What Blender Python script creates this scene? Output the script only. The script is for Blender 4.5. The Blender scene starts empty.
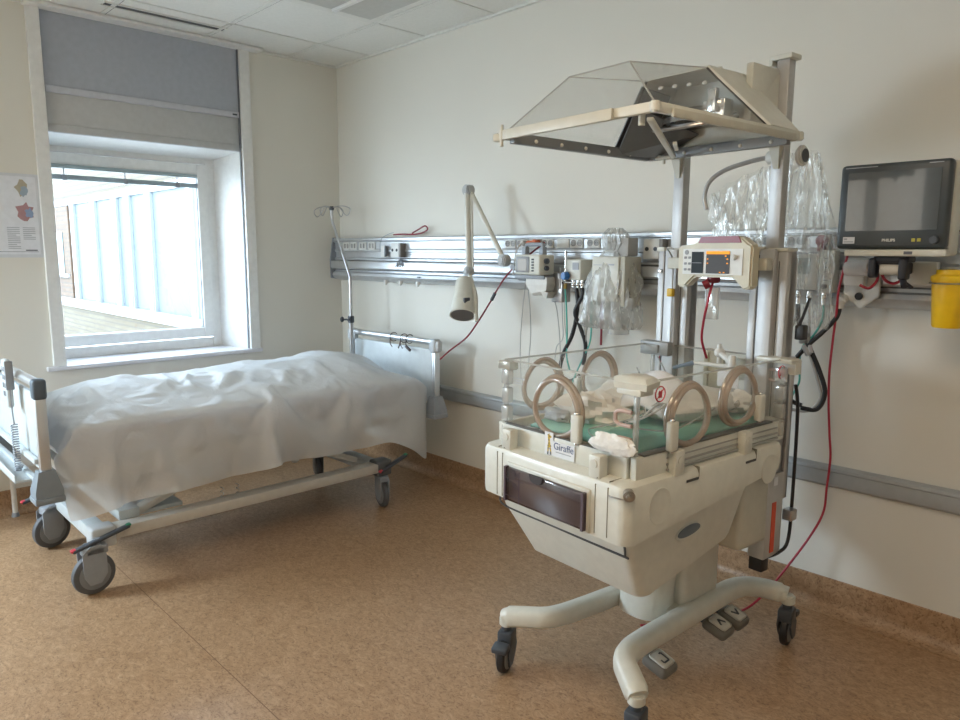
import bpy, bmesh, math, random
from mathutils import Vector, Matrix, noise
PI = math.pi
rnd = random.Random(7)
SC = bpy.context.scene
COL = SC.collection

# ------------------------------------------------------------------ camera
cam_d = bpy.data.cameras.new('camera')
cam_d.sensor_width = 36.0
cam_d.lens = 27.0
cam_d.clip_start = 0.05
cam = bpy.data.objects.new('camera', cam_d)
COL.objects.link(cam)
_F = Vector((-0.713710, 0.685049, -0.146032)); _R = Vector((0.691963, 0.721917, 0.004709)); _U = Vector((-0.108649, 0.097688, 0.989269))
cam.matrix_world = Matrix(((_R.x, _U.x, -_F.x, 4.5596), (_R.y, _U.y, -_F.y, -2.9555), (_R.z, _U.z, -_F.z, 1.44), (0, 0, 0, 1)))
SC.camera = cam

# ------------------------------------------------------------------ world, sun, lights, exposure
world = bpy.data.worlds.new('sky'); SC.world = world; world.use_nodes = True
wn = world.node_tree.nodes; wl = world.node_tree.links; wn.clear()
wo = wn.new('ShaderNodeOutputWorld'); wb = wn.new('ShaderNodeBackground'); sky = wn.new('ShaderNodeTexSky')
sky.sky_type = 'HOSEK_WILKIE'
sky.sun_direction = (0.45, -0.6, 0.66); sky.turbidity = 5.0; sky.ground_albedo = 0.5
wmix = wn.new('ShaderNodeMixRGB'); wmix.inputs[0].default_value = 0.6; wmix.inputs[2].default_value = (0.74, 0.90, 1.08, 1)
wl.new(sky.outputs[0], wmix.inputs[1]); wl.new(wmix.outputs[0], wb.inputs[0]); wl.new(wb.outputs[0], wo.inputs[0])
wb.inputs[1].default_value = 10.0
sun_d = bpy.data.lights.new('sun', 'SUN'); sun_d.energy = 1.0; sun_d.angle = 0.01; sun_d.color = (1, .95, .87)
sun = bpy.data.objects.new('sun', sun_d); COL.objects.link(sun)
sun.rotation_euler = Vector((0.45, -0.6, 0.66)).to_track_quat('Z', 'Y').to_euler()
port_d = bpy.data.lights.new('window_portal', 'AREA'); port_d.shape = 'RECTANGLE'; port_d.size = 1.1; port_d.size_y = 1.0
port_d.cycles.is_portal = True
port = bpy.data.objects.new('window_portal', port_d); COL.objects.link(port)
port.location = (-0.36, -1.35, 1.42); port.rotation_euler = (PI/2, 0, -PI/2)
# daylight from two assumed windows, front and left, and an added warm ceiling fill
def area(name, loc, target, sx, sy, e, c):
    d = bpy.data.lights.new(name, 'AREA'); d.shape = 'RECTANGLE'; d.size = sx; d.size_y = sy; d.energy = e; d.color = c
    o = bpy.data.objects.new(name, d); COL.objects.link(o); o.location = loc
    o.rotation_euler = (Vector(loc) - Vector(target)).to_track_quat('Z', 'Y').to_euler(); return o
area('assumed_front_window_light', (2.05, -4.56, 1.65), (2.05, 0, 1.65), 1.3, 1.3, 5, (1, .92, .80))  # assumed, unseen window behind the viewer that the monitor screen reflects
area('assumed_side_window_light', (0.07, -3.95, 1.45), (1.3, -3.5, 0), 1.1, 1.0, 80, (.68, .85, 1))  # assumed, unseen left wall window, added to brighten the floor on the left
area('added_warm_fill', (3.9, -2.4, 2.66), (3.9, -2.4, 0), 1.1, .5, 6.5, (1, .70, .40))  # warm fill added from overhead, no real lamp behind it
SC.view_settings.view_transform = 'Standard'
SC.view_settings.look = 'None'
SC.view_settings.gamma = 1.0
SC.view_settings.exposure = 1.22
SC.cycles.max_bounces = 10; SC.cycles.diffuse_bounces = 5; SC.cycles.transparent_max_bounces = 40
SC.cycles.transmission_bounces = 8; SC.cycles.glossy_bounces = 4
SC.cycles.sample_clamp_indirect = 6.0
SC.cycles.caustics_reflective = False; SC.cycles.caustics_refractive = False

# ------------------------------------------------------------------ materials
def mat(name, color, rough=.5, metal=0.0, spec=.5, bump=None, noise_mix=None, coat=0, trans=0, alpha=1, sub=0):
    m = bpy.data.materials.new(name); m.use_nodes = True
    nt = m.node_tree; b = nt.nodes['Principled BSDF']
    b.inputs['Base Color'].default_value = (*color, 1)
    b.inputs['Roughness'].default_value = rough; b.inputs['Metallic'].default_value = metal
    b.inputs['Specular IOR Level'].default_value = spec
    b.inputs['Coat Weight'].default_value = coat
    tc = nt.nodes.new('ShaderNodeTexCoord')
    nz = nt.nodes.new('ShaderNodeTexNoise'); nz.inputs['Scale'].default_value = (noise_mix or (30,))[0]
    nz.inputs['Detail'].default_value = 4
    nt.links.new(tc.outputs['Object'], nz.inputs['Vector'])
    rp = nt.nodes.new('ShaderNodeValToRGB')
    c2 = noise_mix[1] if noise_mix else tuple(c*.94 for c in color)
    rp.color_ramp.elements[0].position = .35; rp.color_ramp.elements[1].position = .65
    rp.color_ramp.elements[0].color = (*c2, 1); rp.color_ramp.elements[1].color = (*color, 1)
    nt.links.new(nz.outputs['Fac'], rp.inputs[0]); nt.links.new(rp.outputs[0], b.inputs['Base Color'])
    if bump:
        n2 = nt.nodes.new('ShaderNodeTexNoise'); n2.inputs['Scale'].default_value = bump[0]; n2.inputs['Detail'].default_value = 5
        nt.links.new(tc.outputs['Object'], n2.inputs['Vector'])
        bp = nt.nodes.new('ShaderNodeBump'); bp.inputs['Strength'].default_value = bump[1]; bp.inputs['Distance'].default_value = bump[2] if len(bump) > 2 else .01
        nt.links.new(n2.outputs['Fac'], bp.inputs['Height']); nt.links.new(bp.outputs[0], b.inputs['Normal'])
    if trans:
        b.inputs['Transmission Weight'].default_value = trans
    if sub:
        b.inputs['Subsurface Weight'].default_value = sub
    if alpha < 1:
        b.inputs['Alpha'].default_value = alpha
    return m

def clear_mat(name, tint=(.97, .98, .98), gloss=.08, rough=.03, haze=0.0, hazecol=(.9, .9, .88), edge=.35, streak=None):
    """see-through plastic or glass: straight transparency, fresnel reflection, a little haze"""
    m = bpy.data.materials.new(name); m.use_nodes = True; nt = m.node_tree; nt.nodes.clear()
    N = nt.nodes.new; Lk = nt.links.new
    out = N('ShaderNodeOutputMaterial'); tr = N('ShaderNodeBsdfTransparent'); tr.inputs[0].default_value = (*tint, 1)
    gl = N('ShaderNodeBsdfGlossy'); gl.inputs['Roughness'].default_value = rough
    lw = N('ShaderNodeLayerWeight'); lw.inputs[0].default_value = .3
    mr = N('ShaderNodeMapRange'); mr.inputs[3].default_value = gloss; mr.inputs[4].default_value = edge
    Lk(lw.outputs['Facing'], mr.inputs[0])
    m1 = N('ShaderNodeMixShader'); Lk(mr.outputs[0], m1.inputs[0]); Lk(tr.outputs[0], m1.inputs[1]); Lk(gl.outputs[0], m1.inputs[2])
    df = N('ShaderNodeBsdfDiffuse'); df.inputs[0].default_value = (*hazecol, 1)
    tl = N('ShaderNodeBsdfTranslucent'); tl.inputs[0].default_value = (*hazecol, 1)
    md = N('ShaderNodeMixShader'); md.inputs[0].default_value = .5; Lk(df.outputs[0], md.inputs[1]); Lk(tl.outputs[0], md.inputs[2])
    m2 = N('ShaderNodeMixShader'); Lk(m1.outputs[0], m2.inputs[1]); Lk(md.outputs[0], m2.inputs[2])
    if streak:
        tc = N('ShaderNodeTexCoord'); mp = N('ShaderNodeMapping'); mp.inputs['Scale'].default_value = streak[0]
        nz = N('ShaderNodeTexNoise'); nz.inputs['Scale'].default_value = streak[1]; nz.inputs['Detail'].default_value = 3; nz.inputs['Distortion'].default_value = 1.2
        Lk(tc.outputs['Object'], mp.inputs[0]); Lk(mp.outputs[0], nz.inputs['Vector'])
        r = N('ShaderNodeMapRange'); r.inputs[1].default_value = .55; r.inputs[2].default_value = .72; r.inputs[3].default_value = haze; r.inputs[4].default_value = streak[2]
        Lk(nz.outputs['Fac'], r.inputs[0]); Lk(r.outputs[0], m2.inputs[0])
        bp = N('ShaderNodeBump'); bp.inputs['Strength'].default_value = .8; bp.inputs['Distance'].default_value = .01
        Lk(nz.outputs['Fac'], bp.inputs['Height']); Lk(bp.outputs[0], gl.inputs['Normal'])
    else:
        m2.inputs[0].default_value = haze
    Lk(m2.outputs[0], out.inputs[0])
    return m

def emit_mat(name, color, strength, base=(.02, .02, .02)):
    m = mat(name, base, .6, spec=.15); b = m.node_tree.nodes['Principled BSDF']
    b.inputs['Emission Color'].default_value = (*color, 1); b.inputs['Emission Strength'].default_value = strength
    return m

WALL = mat('wall_paint', (.735, .715, .65), .62, bump=(220, .06, .002), noise_mix=(1.3, (.72, .70, .635)))
CEIL = mat('ceiling_tile', (.76, .76, .72), .85, bump=(400, .15, .002), noise_mix=(60, (.73, .73, .69)))
TBAR = mat('ceiling_grid', (.72, .72, .68), .5)
GAP = mat('dark_gap', (.08, .08, .08), .8)
WHITEP = mat('white_paint', (.78, .78, .76), .35)
SILLM = mat('sill_paint', (.72, .72, .76), .3)
BLINDM = mat('blackout_fabric', (.43, .46, .52), .75, bump=(500, .1, .001))
PANELM = mat('blind_panel', (.52, .53, .53), .6)
BARM = mat('blind_bar', (.55, .57, .62), .45)
GREYT = mat('grey_blind_slats', (.33, .40, .42), .4)
ALU = mat('brushed_aluminium', (.66, .68, .70), .34, .75, noise_mix=(8, (.62, .64, .66)))
ALUP = mat('anodised_rail', (.60, .62, .64), .38, .55)
CHROME = mat('chrome', (.72, .72, .72), .14, 1.0)
STEEL = mat('satin_steel', (.50, .50, .51), .3, 1.0)
CREAM = mat('cream_plastic', (.665, .665, .60), .38, coat=.15)
CREAMD = mat('cream_plastic_darker', (.55, .535, .46), .42)
POSTM = mat('post_grey', (.52, .525, .53), .4, .2)
WHITEPL = mat('white_plastic', (.72, .72, .69), .4)
GREYPL = mat('grey_plastic', (.30, .33, .37), .45)
BEDGREY = mat('bed_grey', (.52, .55, .57), .42)
BEDBEIGE = mat('bed_frame_lacquer', (.55, .53, .49), .4)
BEDWHITE = mat('bed_panel', (.56, .61, .63), .35)
DARKPL = mat('dark_plastic', (.06, .07, .085), .4)
BLACK = mat('black_rubber', (.018, .018, .02), .45)
RUBBER = mat('grey_rubber', (.10, .105, .115), .6)
RED = mat('red_cord', (.42, .02, .045), .4)
REDD = mat('dark_red_plastic', (.24, .015, .03), .35)
TEAL = mat('teal_hose', (.10, .50, .42), .35)
TEALCL = mat('teal_cloth', (.25, .56, .47), .8, bump=(120, .3, .004))
CLOTH = mat('white_cloth', (.80, .79, .76), .9, bump=(60, .5, .01))
BLUEK = mat('blue_knob', (.03, .15, .42), .3)
YELLOW = mat('yellow_plastic', (.85, .52, .01), .35)
GREYH = mat('grey_hose', (.48, .48, .47), .4)
SCREEN = mat('dark_screen', (.05, .062, .068), .12, coat=.8)
BEZEL = mat('monitor_bezel', (.045, .055, .06), .35)
PAPER = mat('paper', (.76, .78, .82), .7)
INK = mat('printed_ink', (.12, .13, .16), .7)
INKG = mat('grey_ink', (.42, .44, .48), .7)
CARD = mat('beige_card', (.62, .55, .40), .6)
REDS = mat('red_sign', (.6, .05, .07), .5)
ORANGE = mat('orange_plastic', (.62, .13, .03), .4)
ORLED = emit_mat('screen_amber', (1, .36, .03), .55)
LCD = emit_mat('screen_grey_lit', (.20, .21, .22), .16)
LCD2 = emit_mat('small_screen_lit', (.75, .78, .76), .25)
GLASS = clear_mat('window_glass', (.97, .985, .98), .03, .02, edge=.25)
ACRYL = clear_mat('clear_acrylic', (.975, .98, .975), .025, .04, .015, edge=.25)
ACRYLT = clear_mat('clear_acrylic_hood', (.985, .988, .985), .02, .05, .035, edge=.18)
ACEDGE = clear_mat('acrylic_edge', (.80, .80, .76), .10, .1, .45, (.75, .72, .66), edge=.5)
SMOKE = clear_mat('smoked_plastic', (.30, .24, .27), .06, .06, .12, (.16, .12, .14), edge=.4)
CUFF = clear_mat('port_ring_plastic', (.84, .76, .68), .10, .12, .42, (.74, .62, .53), edge=.5)
CLRTUBE = clear_mat('clear_tube', (.85, .85, .83), .12, .1, .35, edge=.5)
BAG = clear_mat('polythene_bag', (.95, .95, .94), .05, .16, .07, edge=.35, streak=((1.2, 1.2, .30), 30, .55))
BAGW = clear_mat('milky_polythene', (.90, .90, .89), .07, .2, .28, (.86, .86, .84), edge=.4, streak=((1.5, 1.5, .4), 30, .72))

def sheet_material():
    m = bpy.data.materials.new('thin_white_cover'); m.use_nodes = True; nt = m.node_tree; nt.nodes.clear()
    N = nt.nodes.new; Lk = nt.links.new
    out = N('ShaderNodeOutputMaterial'); df = N('ShaderNodeBsdfDiffuse'); tl = N('ShaderNodeBsdfTranslucent'); tr = N('ShaderNodeBsdfTransparent'); gl = N('ShaderNodeBsdfGlossy')
    df.inputs[0].default_value = (.80, .82, .84, 1); tl.inputs[0].default_value = (.80, .82, .84, 1); gl.inputs[1].default_value = .38
    a = N('ShaderNodeMixShader'); a.inputs[0].default_value = .30; Lk(df.outputs[0], a.inputs[1]); Lk(tl.outputs[0], a.inputs[2])
    b = N('ShaderNodeMixShader'); b.inputs[0].default_value = .32; Lk(a.outputs[0], b.inputs[1]); Lk(tr.outputs[0], b.inputs[2])
    c = N('ShaderNodeMixShader'); c.inputs[0].default_value = .05; Lk(b.outputs[0], c.inputs[1]); Lk(gl.outputs[0], c.inputs[2])
    Lk(c.outputs[0], out.inputs[0])
    tc = N('ShaderNodeTexCoord'); nz = N('ShaderNodeTexNoise'); nz.inputs['Scale'].default_value = 9; nz.inputs['Detail'].default_value = 6; nz.inputs['Distortion'].default_value = 1.0
    Lk(tc.outputs['Object'], nz.inputs['Vector']); bp = N('ShaderNodeBump'); bp.inputs['Strength'].default_value = .45; bp.inputs['Distance'].default_value = .025
    Lk(nz.outputs['Fac'], bp.inputs['Height'])
    mp = N('ShaderNodeMapping'); mp.inputs['Scale'].default_value = (1.0, .55, 1.0); mp.inputs['Rotation'].default_value = (0, 0, .5); Lk(tc.outputs['Object'], mp.inputs[0])
    n2 = N('ShaderNodeTexNoise'); n2.noise_type = 'RIDGED_MULTIFRACTAL'; n2.inputs['Scale'].default_value = 3.2; n2.inputs['Detail'].default_value = 2.5; n2.inputs['Distortion'].default_value = .8; Lk(mp.outputs[0], n2.inputs['Vector'])
    b2 = N('ShaderNodeBump'); b2.inputs['Strength'].default_value = .45; b2.inputs['Distance'].default_value = .02; Lk(n2.outputs['Fac'], b2.inputs['Height']); Lk(bp.outputs[0], b2.inputs['Normal'])
    for s in (df, tl, gl): Lk(b2.outputs[0], s.inputs['Normal'])
    return m
SHEET = sheet_material()

def floor_material():
    m = bpy.data.materials.new('marbled_linoleum'); m.use_nodes = True; nt = m.node_tree; b = nt.nodes['Principled BSDF']
    N = nt.nodes.new; Lk = nt.links.new
    tc = N('ShaderNodeTexCoord'); n1 = N('ShaderNodeTexNoise'); n1.inputs['Scale'].default_value = 3.0; n1.inputs['Detail'].default_value = 3
    mp = N('ShaderNodeMapping'); mp.inputs['Scale'].default_value = (1, 1.5, 1)
    Lk(tc.outputs['Object'], mp.inputs[0])
    n2 = N('ShaderNodeTexNoise'); n2.inputs['Scale'].default_value = 17; n2.inputs['Detail'].default_value = 9; n2.inputs['Roughness'].default_value = .72; n2.inputs['Distortion'].default_value = 2.4
    n3 = N('ShaderNodeTexNoise'); n3.inputs['Scale'].default_value = 55; n3.inputs['Detail'].default_value = 4; n3.inputs['Distortion'].default_value = 2
    for n in (n1, n2, n3): Lk(mp.outputs[0], n.inputs['Vector'])
    r = N('ShaderNodeValToRGB'); e = r.color_ramp.elements
    e[0].position = .30; e[0].color = (.25, .142, .073, 1); e[1].position = .70; e[1].color = (.50, .34, .21, 1)
    x = e.new(.5); x.color = (.39, .245, .138, 1)
    Lk(n2.outputs['Fac'], r.inputs[0])
    mx = N('ShaderNodeMixRGB'); mx.blend_type = 'MULTIPLY'; mx.inputs[0].default_value = .6
    r2 = N('ShaderNodeValToRGB'); r2.color_ramp.elements[0].position = .36; r2.color_ramp.elements[0].color = (.42, .36, .3, 1); r2.color_ramp.elements[1].position = .48; r2.color_ramp.elements[1].color = (1, 1, 1, 1)
    Lk(n3.outputs['Fac'], r2.inputs[0]); Lk(r.outputs[0], mx.inputs[1]); Lk(r2.outputs[0], mx.inputs[2])
    Lk(mx.outputs[0], b.inputs['Base Color'])
    b.inputs['Roughness'].default_value = .40; b.inputs['Specular IOR Level'].default_value = .5
    rr = N('ShaderNodeMapRange'); rr.inputs[3].default_value = .28; rr.inputs[4].default_value = .42; Lk(n1.outputs['Fac'], rr.inputs[0]); Lk(rr.outputs[0], b.inputs['Roughness'])
    bp = N('ShaderNodeBump'); bp.inputs['Strength'].default_value = .12; bp.inputs['Distance'].default_value = .003
    Lk(n2.outputs['Fac'], bp.inputs['Height']); Lk(bp.outputs[0], b.inputs['Normal'])
    return m
FLOOR = floor_material()

def brick_material(name, c1, c2, mortar, sx=1.0, axis='XZ'):
    m = bpy.data.materials.new(name); m.use_nodes = True; nt = m.node_tree; b = nt.nodes['Principled BSDF']
    N = nt.nodes.new; Lk = nt.links.new
    tc = N('ShaderNodeTexCoord'); sp = N('ShaderNodeSeparateXYZ'); cb = N('ShaderNodeCombineXYZ')
    Lk(tc.outputs['Object'], sp.inputs[0]); Lk(sp.outputs[0 if axis == 'XZ' else 1], cb.inputs[0]); Lk(sp.outputs[2], cb.inputs[1])
    br = N('ShaderNodeTexBrick'); br.inputs['Color1'].default_value = (*c1, 1); br.inputs['Color2'].default_value = (*c2, 1); br.inputs['Mortar'].default_value = (*mortar, 1)
    br.inputs['Scale'].default_value = sx; br.inputs['Mortar Size'].default_value = .012; br.inputs['Brick Width'].default_value = .45; br.inputs['Row Height'].default_value = .12
    Lk(cb.outputs[0], br.inputs['Vector']); Lk(br.outputs[0], b.inputs['Base Color']); b.inputs['Roughness'].default_value = .8
    return m
BRICK = brick_material('yellow_brick', (.075, .06, .034), (.065, .048, .025), (.035, .028, .02))
BRICKO = brick_material('orange_brick', (.07, .04, .02), (.06, .033, .016), (.035, .028, .02))
OUTW = mat('outside_white_cladding', (.20, .20, .21), .5)
OUTG = mat('outside_grey_joint', (.16, .18, .20), .5)
OUTT = mat('outside_teal_pane', (.03, .075, .09), .2)
OUTP = mat('outside_pale_pane', (.085, .105, .11), .5, spec=.15)

# ------------------------------------------------------------------ mesh helpers
def rotm(rx=0, ry=0, rz=0):
    return Matrix.Rotation(rz, 4, 'Z') @ Matrix.Rotation(ry, 4, 'Y') @ Matrix.Rotation(rx, 4, 'X')

class MB:
    def __init__(s): s.bm = bmesh.new()
    def add(s, t, M=None):
        if M is not None: bmesh.ops.transform(t, matrix=M, verts=t.verts[:])
        me = bpy.data.meshes.new('tmp'); t.to_mesh(me); t.free(); s.bm.from_mesh(me); bpy.data.meshes.remove(me); return s
    def box(s, x0, x1, y0, y1, z0, z1, bev=0, seg=2, M=None):
        t = bmesh.new(); bmesh.ops.create_cube(t, size=1)
        for v in t.verts:
            v.co = Vector(((v.co.x+.5)*(x1-x0)+x0, (v.co.y+.5)*(y1-y0)+y0, (v.co.z+.5)*(z1-z0)+z0))
        if bev: bmesh.ops.bevel(t, geom=t.edges[:], offset=bev, segments=seg, affect='EDGES', profile=.5)
        return s.add(t, M)
    def cbox(s, c, d, bev=0, R=None, seg=2):
        M = Matrix.Translation(c) @ (R if R is not None else Matrix())
        return s.box(-d[0]/2, d[0]/2, -d[1]/2, d[1]/2, -d[2]/2, d[2]/2, bev, seg, M)
    def beam(s, a, b, w, h, bev=0, up=(0, 0, 1)):
        a, b = Vector(a), Vector(b); z = (b-a).normalized(); u = Vector(up)
        x = u.cross(z)
        if x.length < 1e-4: x = Vector((1, 0, 0)).cross(z)
        x.normalize(); y = z.cross(x)
        M = Matrix(((x.x, y.x, z.x, a.x), (x.y, y.y, z.y, a.y), (x.z, y.z, z.z, a.z), (0, 0, 0, 1)))
        return s.box(-w/2, w/2, -h/2, h/2, 0, (b-a).length, bev, 2, M)
    def cyl(s, a, b, r, r2=None, seg=24, bev=0):
        a, b = Vector(a), Vector(b); d = b-a
        t = bmesh.new(); bmesh.ops.create_cone(t, cap_ends=True, segments=seg, radius1=r, radius2=r if r2 is None else r2, depth=d.length)
        if bev:
            es = [e for e in t.edges if len([f for f in e.link_faces if len(f.verts) > 4]) == 1]
            bmesh.ops.bevel(t, geom=es, offset=bev, segments=2, affect='EDGES')
        M = Matrix.Translation((a+b)/2) @ d.to_track_quat('Z', 'Y').to_matrix().to_4x4()
        return s.add(t, M)
    def sphere(s, c, r, sc=(1, 1, 1), seg=20, M=None):
        t = bmesh.new(); bmesh.ops.create_uvsphere(t, u_segments=seg, v_segments=max(8, seg//2), radius=r)
        return s.add(t, Matrix.Translation(c) @ (M if M is not None else Matrix()) @ Matrix.Diagonal((*sc, 1)))
    def sweep(s, pts, r, seg=10, closed=False, section=None, caps=True, taper=None):
        pts = [Vector(p) for p in pts]; n = len(pts)
        sec = section or [(math.cos(2*PI*k/seg)*r, math.sin(2*PI*k/seg)*r) for k in range(seg)]
        m = len(sec); t = bmesh.new(); rings = []
        def tan(i):
            if closed: return (pts[(i+1) % n]-pts[i-1]).normalized()
            return (pts[min(i+1, n-1)]-pts[max(i-1, 0)]).normalized()
        T = tan(0); ref = Vector((0, 0, 1)) if abs(T.z) < .9 else Vector((0, 1, 0))
        X = ref.cross(T).normalized()
        for i in range(n):
            T = tan(i); X = (X-T*X.dot(T)).normalized(); Y = T.cross(X)
            k = taper(i/(n-1)) if taper else 1
            rings.append([t.verts.new(pts[i]+X*a*k+Y*b*k) for a, b in sec])
        for i in range(n if closed else n-1):
            A, B = rings[i], rings[(i+1) % n]
            for k in range(m): t.faces.new((A[k], A[(k+1) % m], B[(k+1) % m], B[k]))
        if not closed and caps:
            t.faces.new(rings[0][::-1]); t.faces.new(rings[-1])
        bmesh.ops.recalc_face_normals(t, faces=t.faces[:])
        return s.add(t)
    def tube(s, pts, r, seg=8, sub=8, closed=False):
        return s.sweep(spline(pts, sub, closed), r, seg, closed)
    def prism(s, poly, z0, z1, M=None, bev=0):
        t = bmesh.new(); a = [t.verts.new((x, y, z0)) for x, y in poly]; b = [t.verts.new((x, y, z1)) for x, y in poly]
        n = len(poly)
        t.faces.new(a[::-1]); t.faces.new(b)
        for k in range(n): t.faces.new((a[k], a[(k+1) % n], b[(k+1) % n], b[k]))
        bmesh.ops.recalc_face_normals(t, faces=t.faces[:])
        if bev: bmesh.ops.bevel(t, geom=t.edges[:], offset=bev, segments=2, affect='EDGES')
        return s.add(t, M)
    def loft(s, rings, cap0=True, cap1=True, closed=True):
        t = bmesh.new(); R = [[t.verts.new(p) for p in r] for r in rings]; m = len(R[0])
        for A, B in zip(R, R[1:]):
            for k in range(m if closed else m-1): t.faces.new((A[k], A[(k+1) % m], B[(k+1) % m], B[k]))
        if closed and cap0: t.faces.new(R[0][::-1])
        if closed and cap1: t.faces.new(R[-1])
        bmesh.ops.recalc_face_normals(t, faces=t.faces[:])
        return s.add(t)
    def lathe(s, prof, seg=32, M=None):
        t = bmesh.new(); R = []
        for r, z in prof: R.append([t.verts.new((r*math.cos(2*PI*k/seg), r*math.sin(2*PI*k/seg), z)) for k in range(seg)])
        for A, B in zip(R, R[1:]):
            for k in range(seg): t.faces.new((A[k], A[(k+1) % seg], B[(k+1) % seg], B[k]))
        t.faces.new(R[0][::-1]); t.faces.new(R[-1])
        bmesh.ops.recalc_face_normals(t, faces=t.faces[:])
        return s.add(t, M)
    def slab(s, pts, th):
        """flat polygon in space given thickness th along its normal"""
        P = [Vector(p) for p in pts]; n = (P[1]-P[0]).cross(P[2]-P[0]).normalized()
        return s.loft([[p-n*th/2 for p in P], [p+n*th/2 for p in P]])
    def grid(s, f, nu, nv):
        t = bmesh.new(); G = [[t.verts.new(f(i/nu, j/nv)) for j in range(nv+1)] for i in range(nu+1)]
        for i in range(nu):
            for j in range(nv): t.faces.new((G[i][j], G[i+1][j], G[i+1][j+1], G[i][j+1]))
        return s.add(t)
    def build(s, name, material, parent=None, smooth=True, M=None):
        if M is not None: bmesh.ops.transform(s.bm, matrix=M, verts=s.bm.verts[:])
        me = bpy.data.meshes.new(name); s.bm.to_mesh(me); s.bm.free()
        me.materials.append(material)
        if smooth:
            me.polygons.foreach_set('use_smooth', [True]*len(me.polygons)); me.set_sharp_from_angle(angle=math.radians(38))
        o = bpy.data.objects.new(name, me); COL.objects.link(o)
        if parent is not None: o.parent = parent
        return o

def spline(pts, sub=8, closed=False):
    P = [Vector(p) for p in pts]; n = len(P); out = []
    for i in range(n if closed else n-1):
        if closed: a, b, c, d = P[i-1], P[i], P[(i+1) % n], P[(i+2) % n]
        else: a, b, c, d = P[max(i-1, 0)], P[i], P[i+1], P[min(i+2, n-1)]
        for k in range(sub):
            t = k/sub
            out.append(.5*((2*b)+(c-a)*t+(2*a-5*b+4*c-d)*t*t+(3*b-a-3*c+d)*t**3))
    if not closed: out.append(P[-1])
    return out

def rr(x0, x1, y0, y1, r, z, n=5):
    out = []
    for cx, cy, a0 in ((x1-r, y1-r, 0), (x0+r, y1-r, PI/2), (x0+r, y0+r, PI), (x1-r, y0+r, 1.5*PI)):
        for k in range(n+1):
            a = a0+PI/2*k/n; out.append((cx+r*math.cos(a), cy+r*math.sin(a), z))
    return out

def tag(o, label=None, cat=None, group=None, kind=None):
    if label: o['label'] = label
    if cat: o['category'] = cat
    if group: o['group'] = group
    if kind: o['kind'] = kind
    return o
def thing(name, label, cat, loc=(0, 0, 0), rz=0, group=None):
    o = bpy.data.objects.new(name, None); COL.objects.link(o); o.empty_display_size = .1
    o.location = loc; o.rotation_euler = (0, 0, rz); return tag(o, label, cat, group)
def struct(name, mb, m, smooth=True): return tag(mb.build(name, m, None, smooth), kind='structure')
def text(name, s, size, m, parent, M, ext=.0006, bold=0):
    cu = bpy.data.curves.new('t', 'FONT'); cu.body = s; cu.size = size; cu.extrude = ext; cu.align_x = 'CENTER'; cu.align_y = 'CENTER'; cu.offset = bold
    o = bpy.data.objects.new('t', cu); COL.objects.link(o); dg = bpy.context.evaluated_depsgraph_get(); dg.update()
    me = bpy.data.meshes.new_from_object(o.evaluated_get(dg)); bpy.data.objects.remove(o); bpy.data.curves.remove(cu)
    me.name = name; me.materials.clear(); me.materials.append(m); me.transform(M)
    o = bpy.data.objects.new(name, me); COL.objects.link(o)
    if parent is not None: o.parent = parent
    return o
FACE_Y = Matrix.Rotation(PI/2, 4, 'X')          # xy drawing -> upright, facing -y
def T(*a): return Matrix.Translation(a)
FACE_X = Matrix.Rotation(PI/2, 4, 'Z') @ Matrix.Rotation(PI/2, 4, 'X')   # upright, facing +x

# ================================================================== the room
H = 2.74; XR = 5.9; YF = -4.6
m = MB(); m.box(-.4, XR+.2, YF-.2, .2, -.12, 0); struct('floor', m, FLOOR, False)
m = MB(); m.box(-.4, XR+.2, 0, .2, 0, H+.1); struct('wall_back', m, WALL, False)
m = MB()
WO = (-1.85, -.735, .80)   # window opening
m.box(-.4, 0, YF-.2, WO[0], 0, H+.1); m.box(-.4, 0, WO[1], 0, 0, H+.1); m.box(-.4, 0, WO[0], WO[1], 0, WO[2]-.03); m.box(-.4, -.04, WO[0], WO[1], 2.10, H+.1)
struct('wall_left', m, WALL, False)
m = MB(); m.box(XR, XR+.2, YF-.2, 0, 0, H+.1); struct('wall_right', m, WALL, False)
m = MB(); m.box(0, XR, YF-.2, YF, 0, H+.1); struct('wall_front', m, WALL, False)
m = MB(); m.box(-.4, XR+.2, YF-.2, .2, H, H+.12); struct('ceiling', m, CEIL, False)
# ceiling grid bars, wall angle and shadow gaps
m = MB(); g = MB()
xs = [.412+.59*i for i in range(10)]; ys = [-.385-.585*i for i in range(8)]
for x in xs:
    m.box(x-.012, x+.012, YF, 0, H-.004, H+.001); g.box(x-.0165, x-.012, YF, 0, H-.0015, H+.001)
for y in ys:
    m.box(0, XR, y-.012, y+.012, H-.004, H+.001)
m.box(0, XR, -.022, 0, H-.012, H); m.box(0, .022, WO[1]+.07, 0, H-.012, H); m.box(0, .022, YF, WO[0]-.07, H-.012, H)
struct('trim_1', m, TBAR, False)
for y in ys:
    for a, b in zip([0]+xs, xs+[XR]): g.box(a+.016, b-.014, y+.012, y+.0175, H-.0015, H+.001)
struct('trim_2', g, GAP, False)
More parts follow.
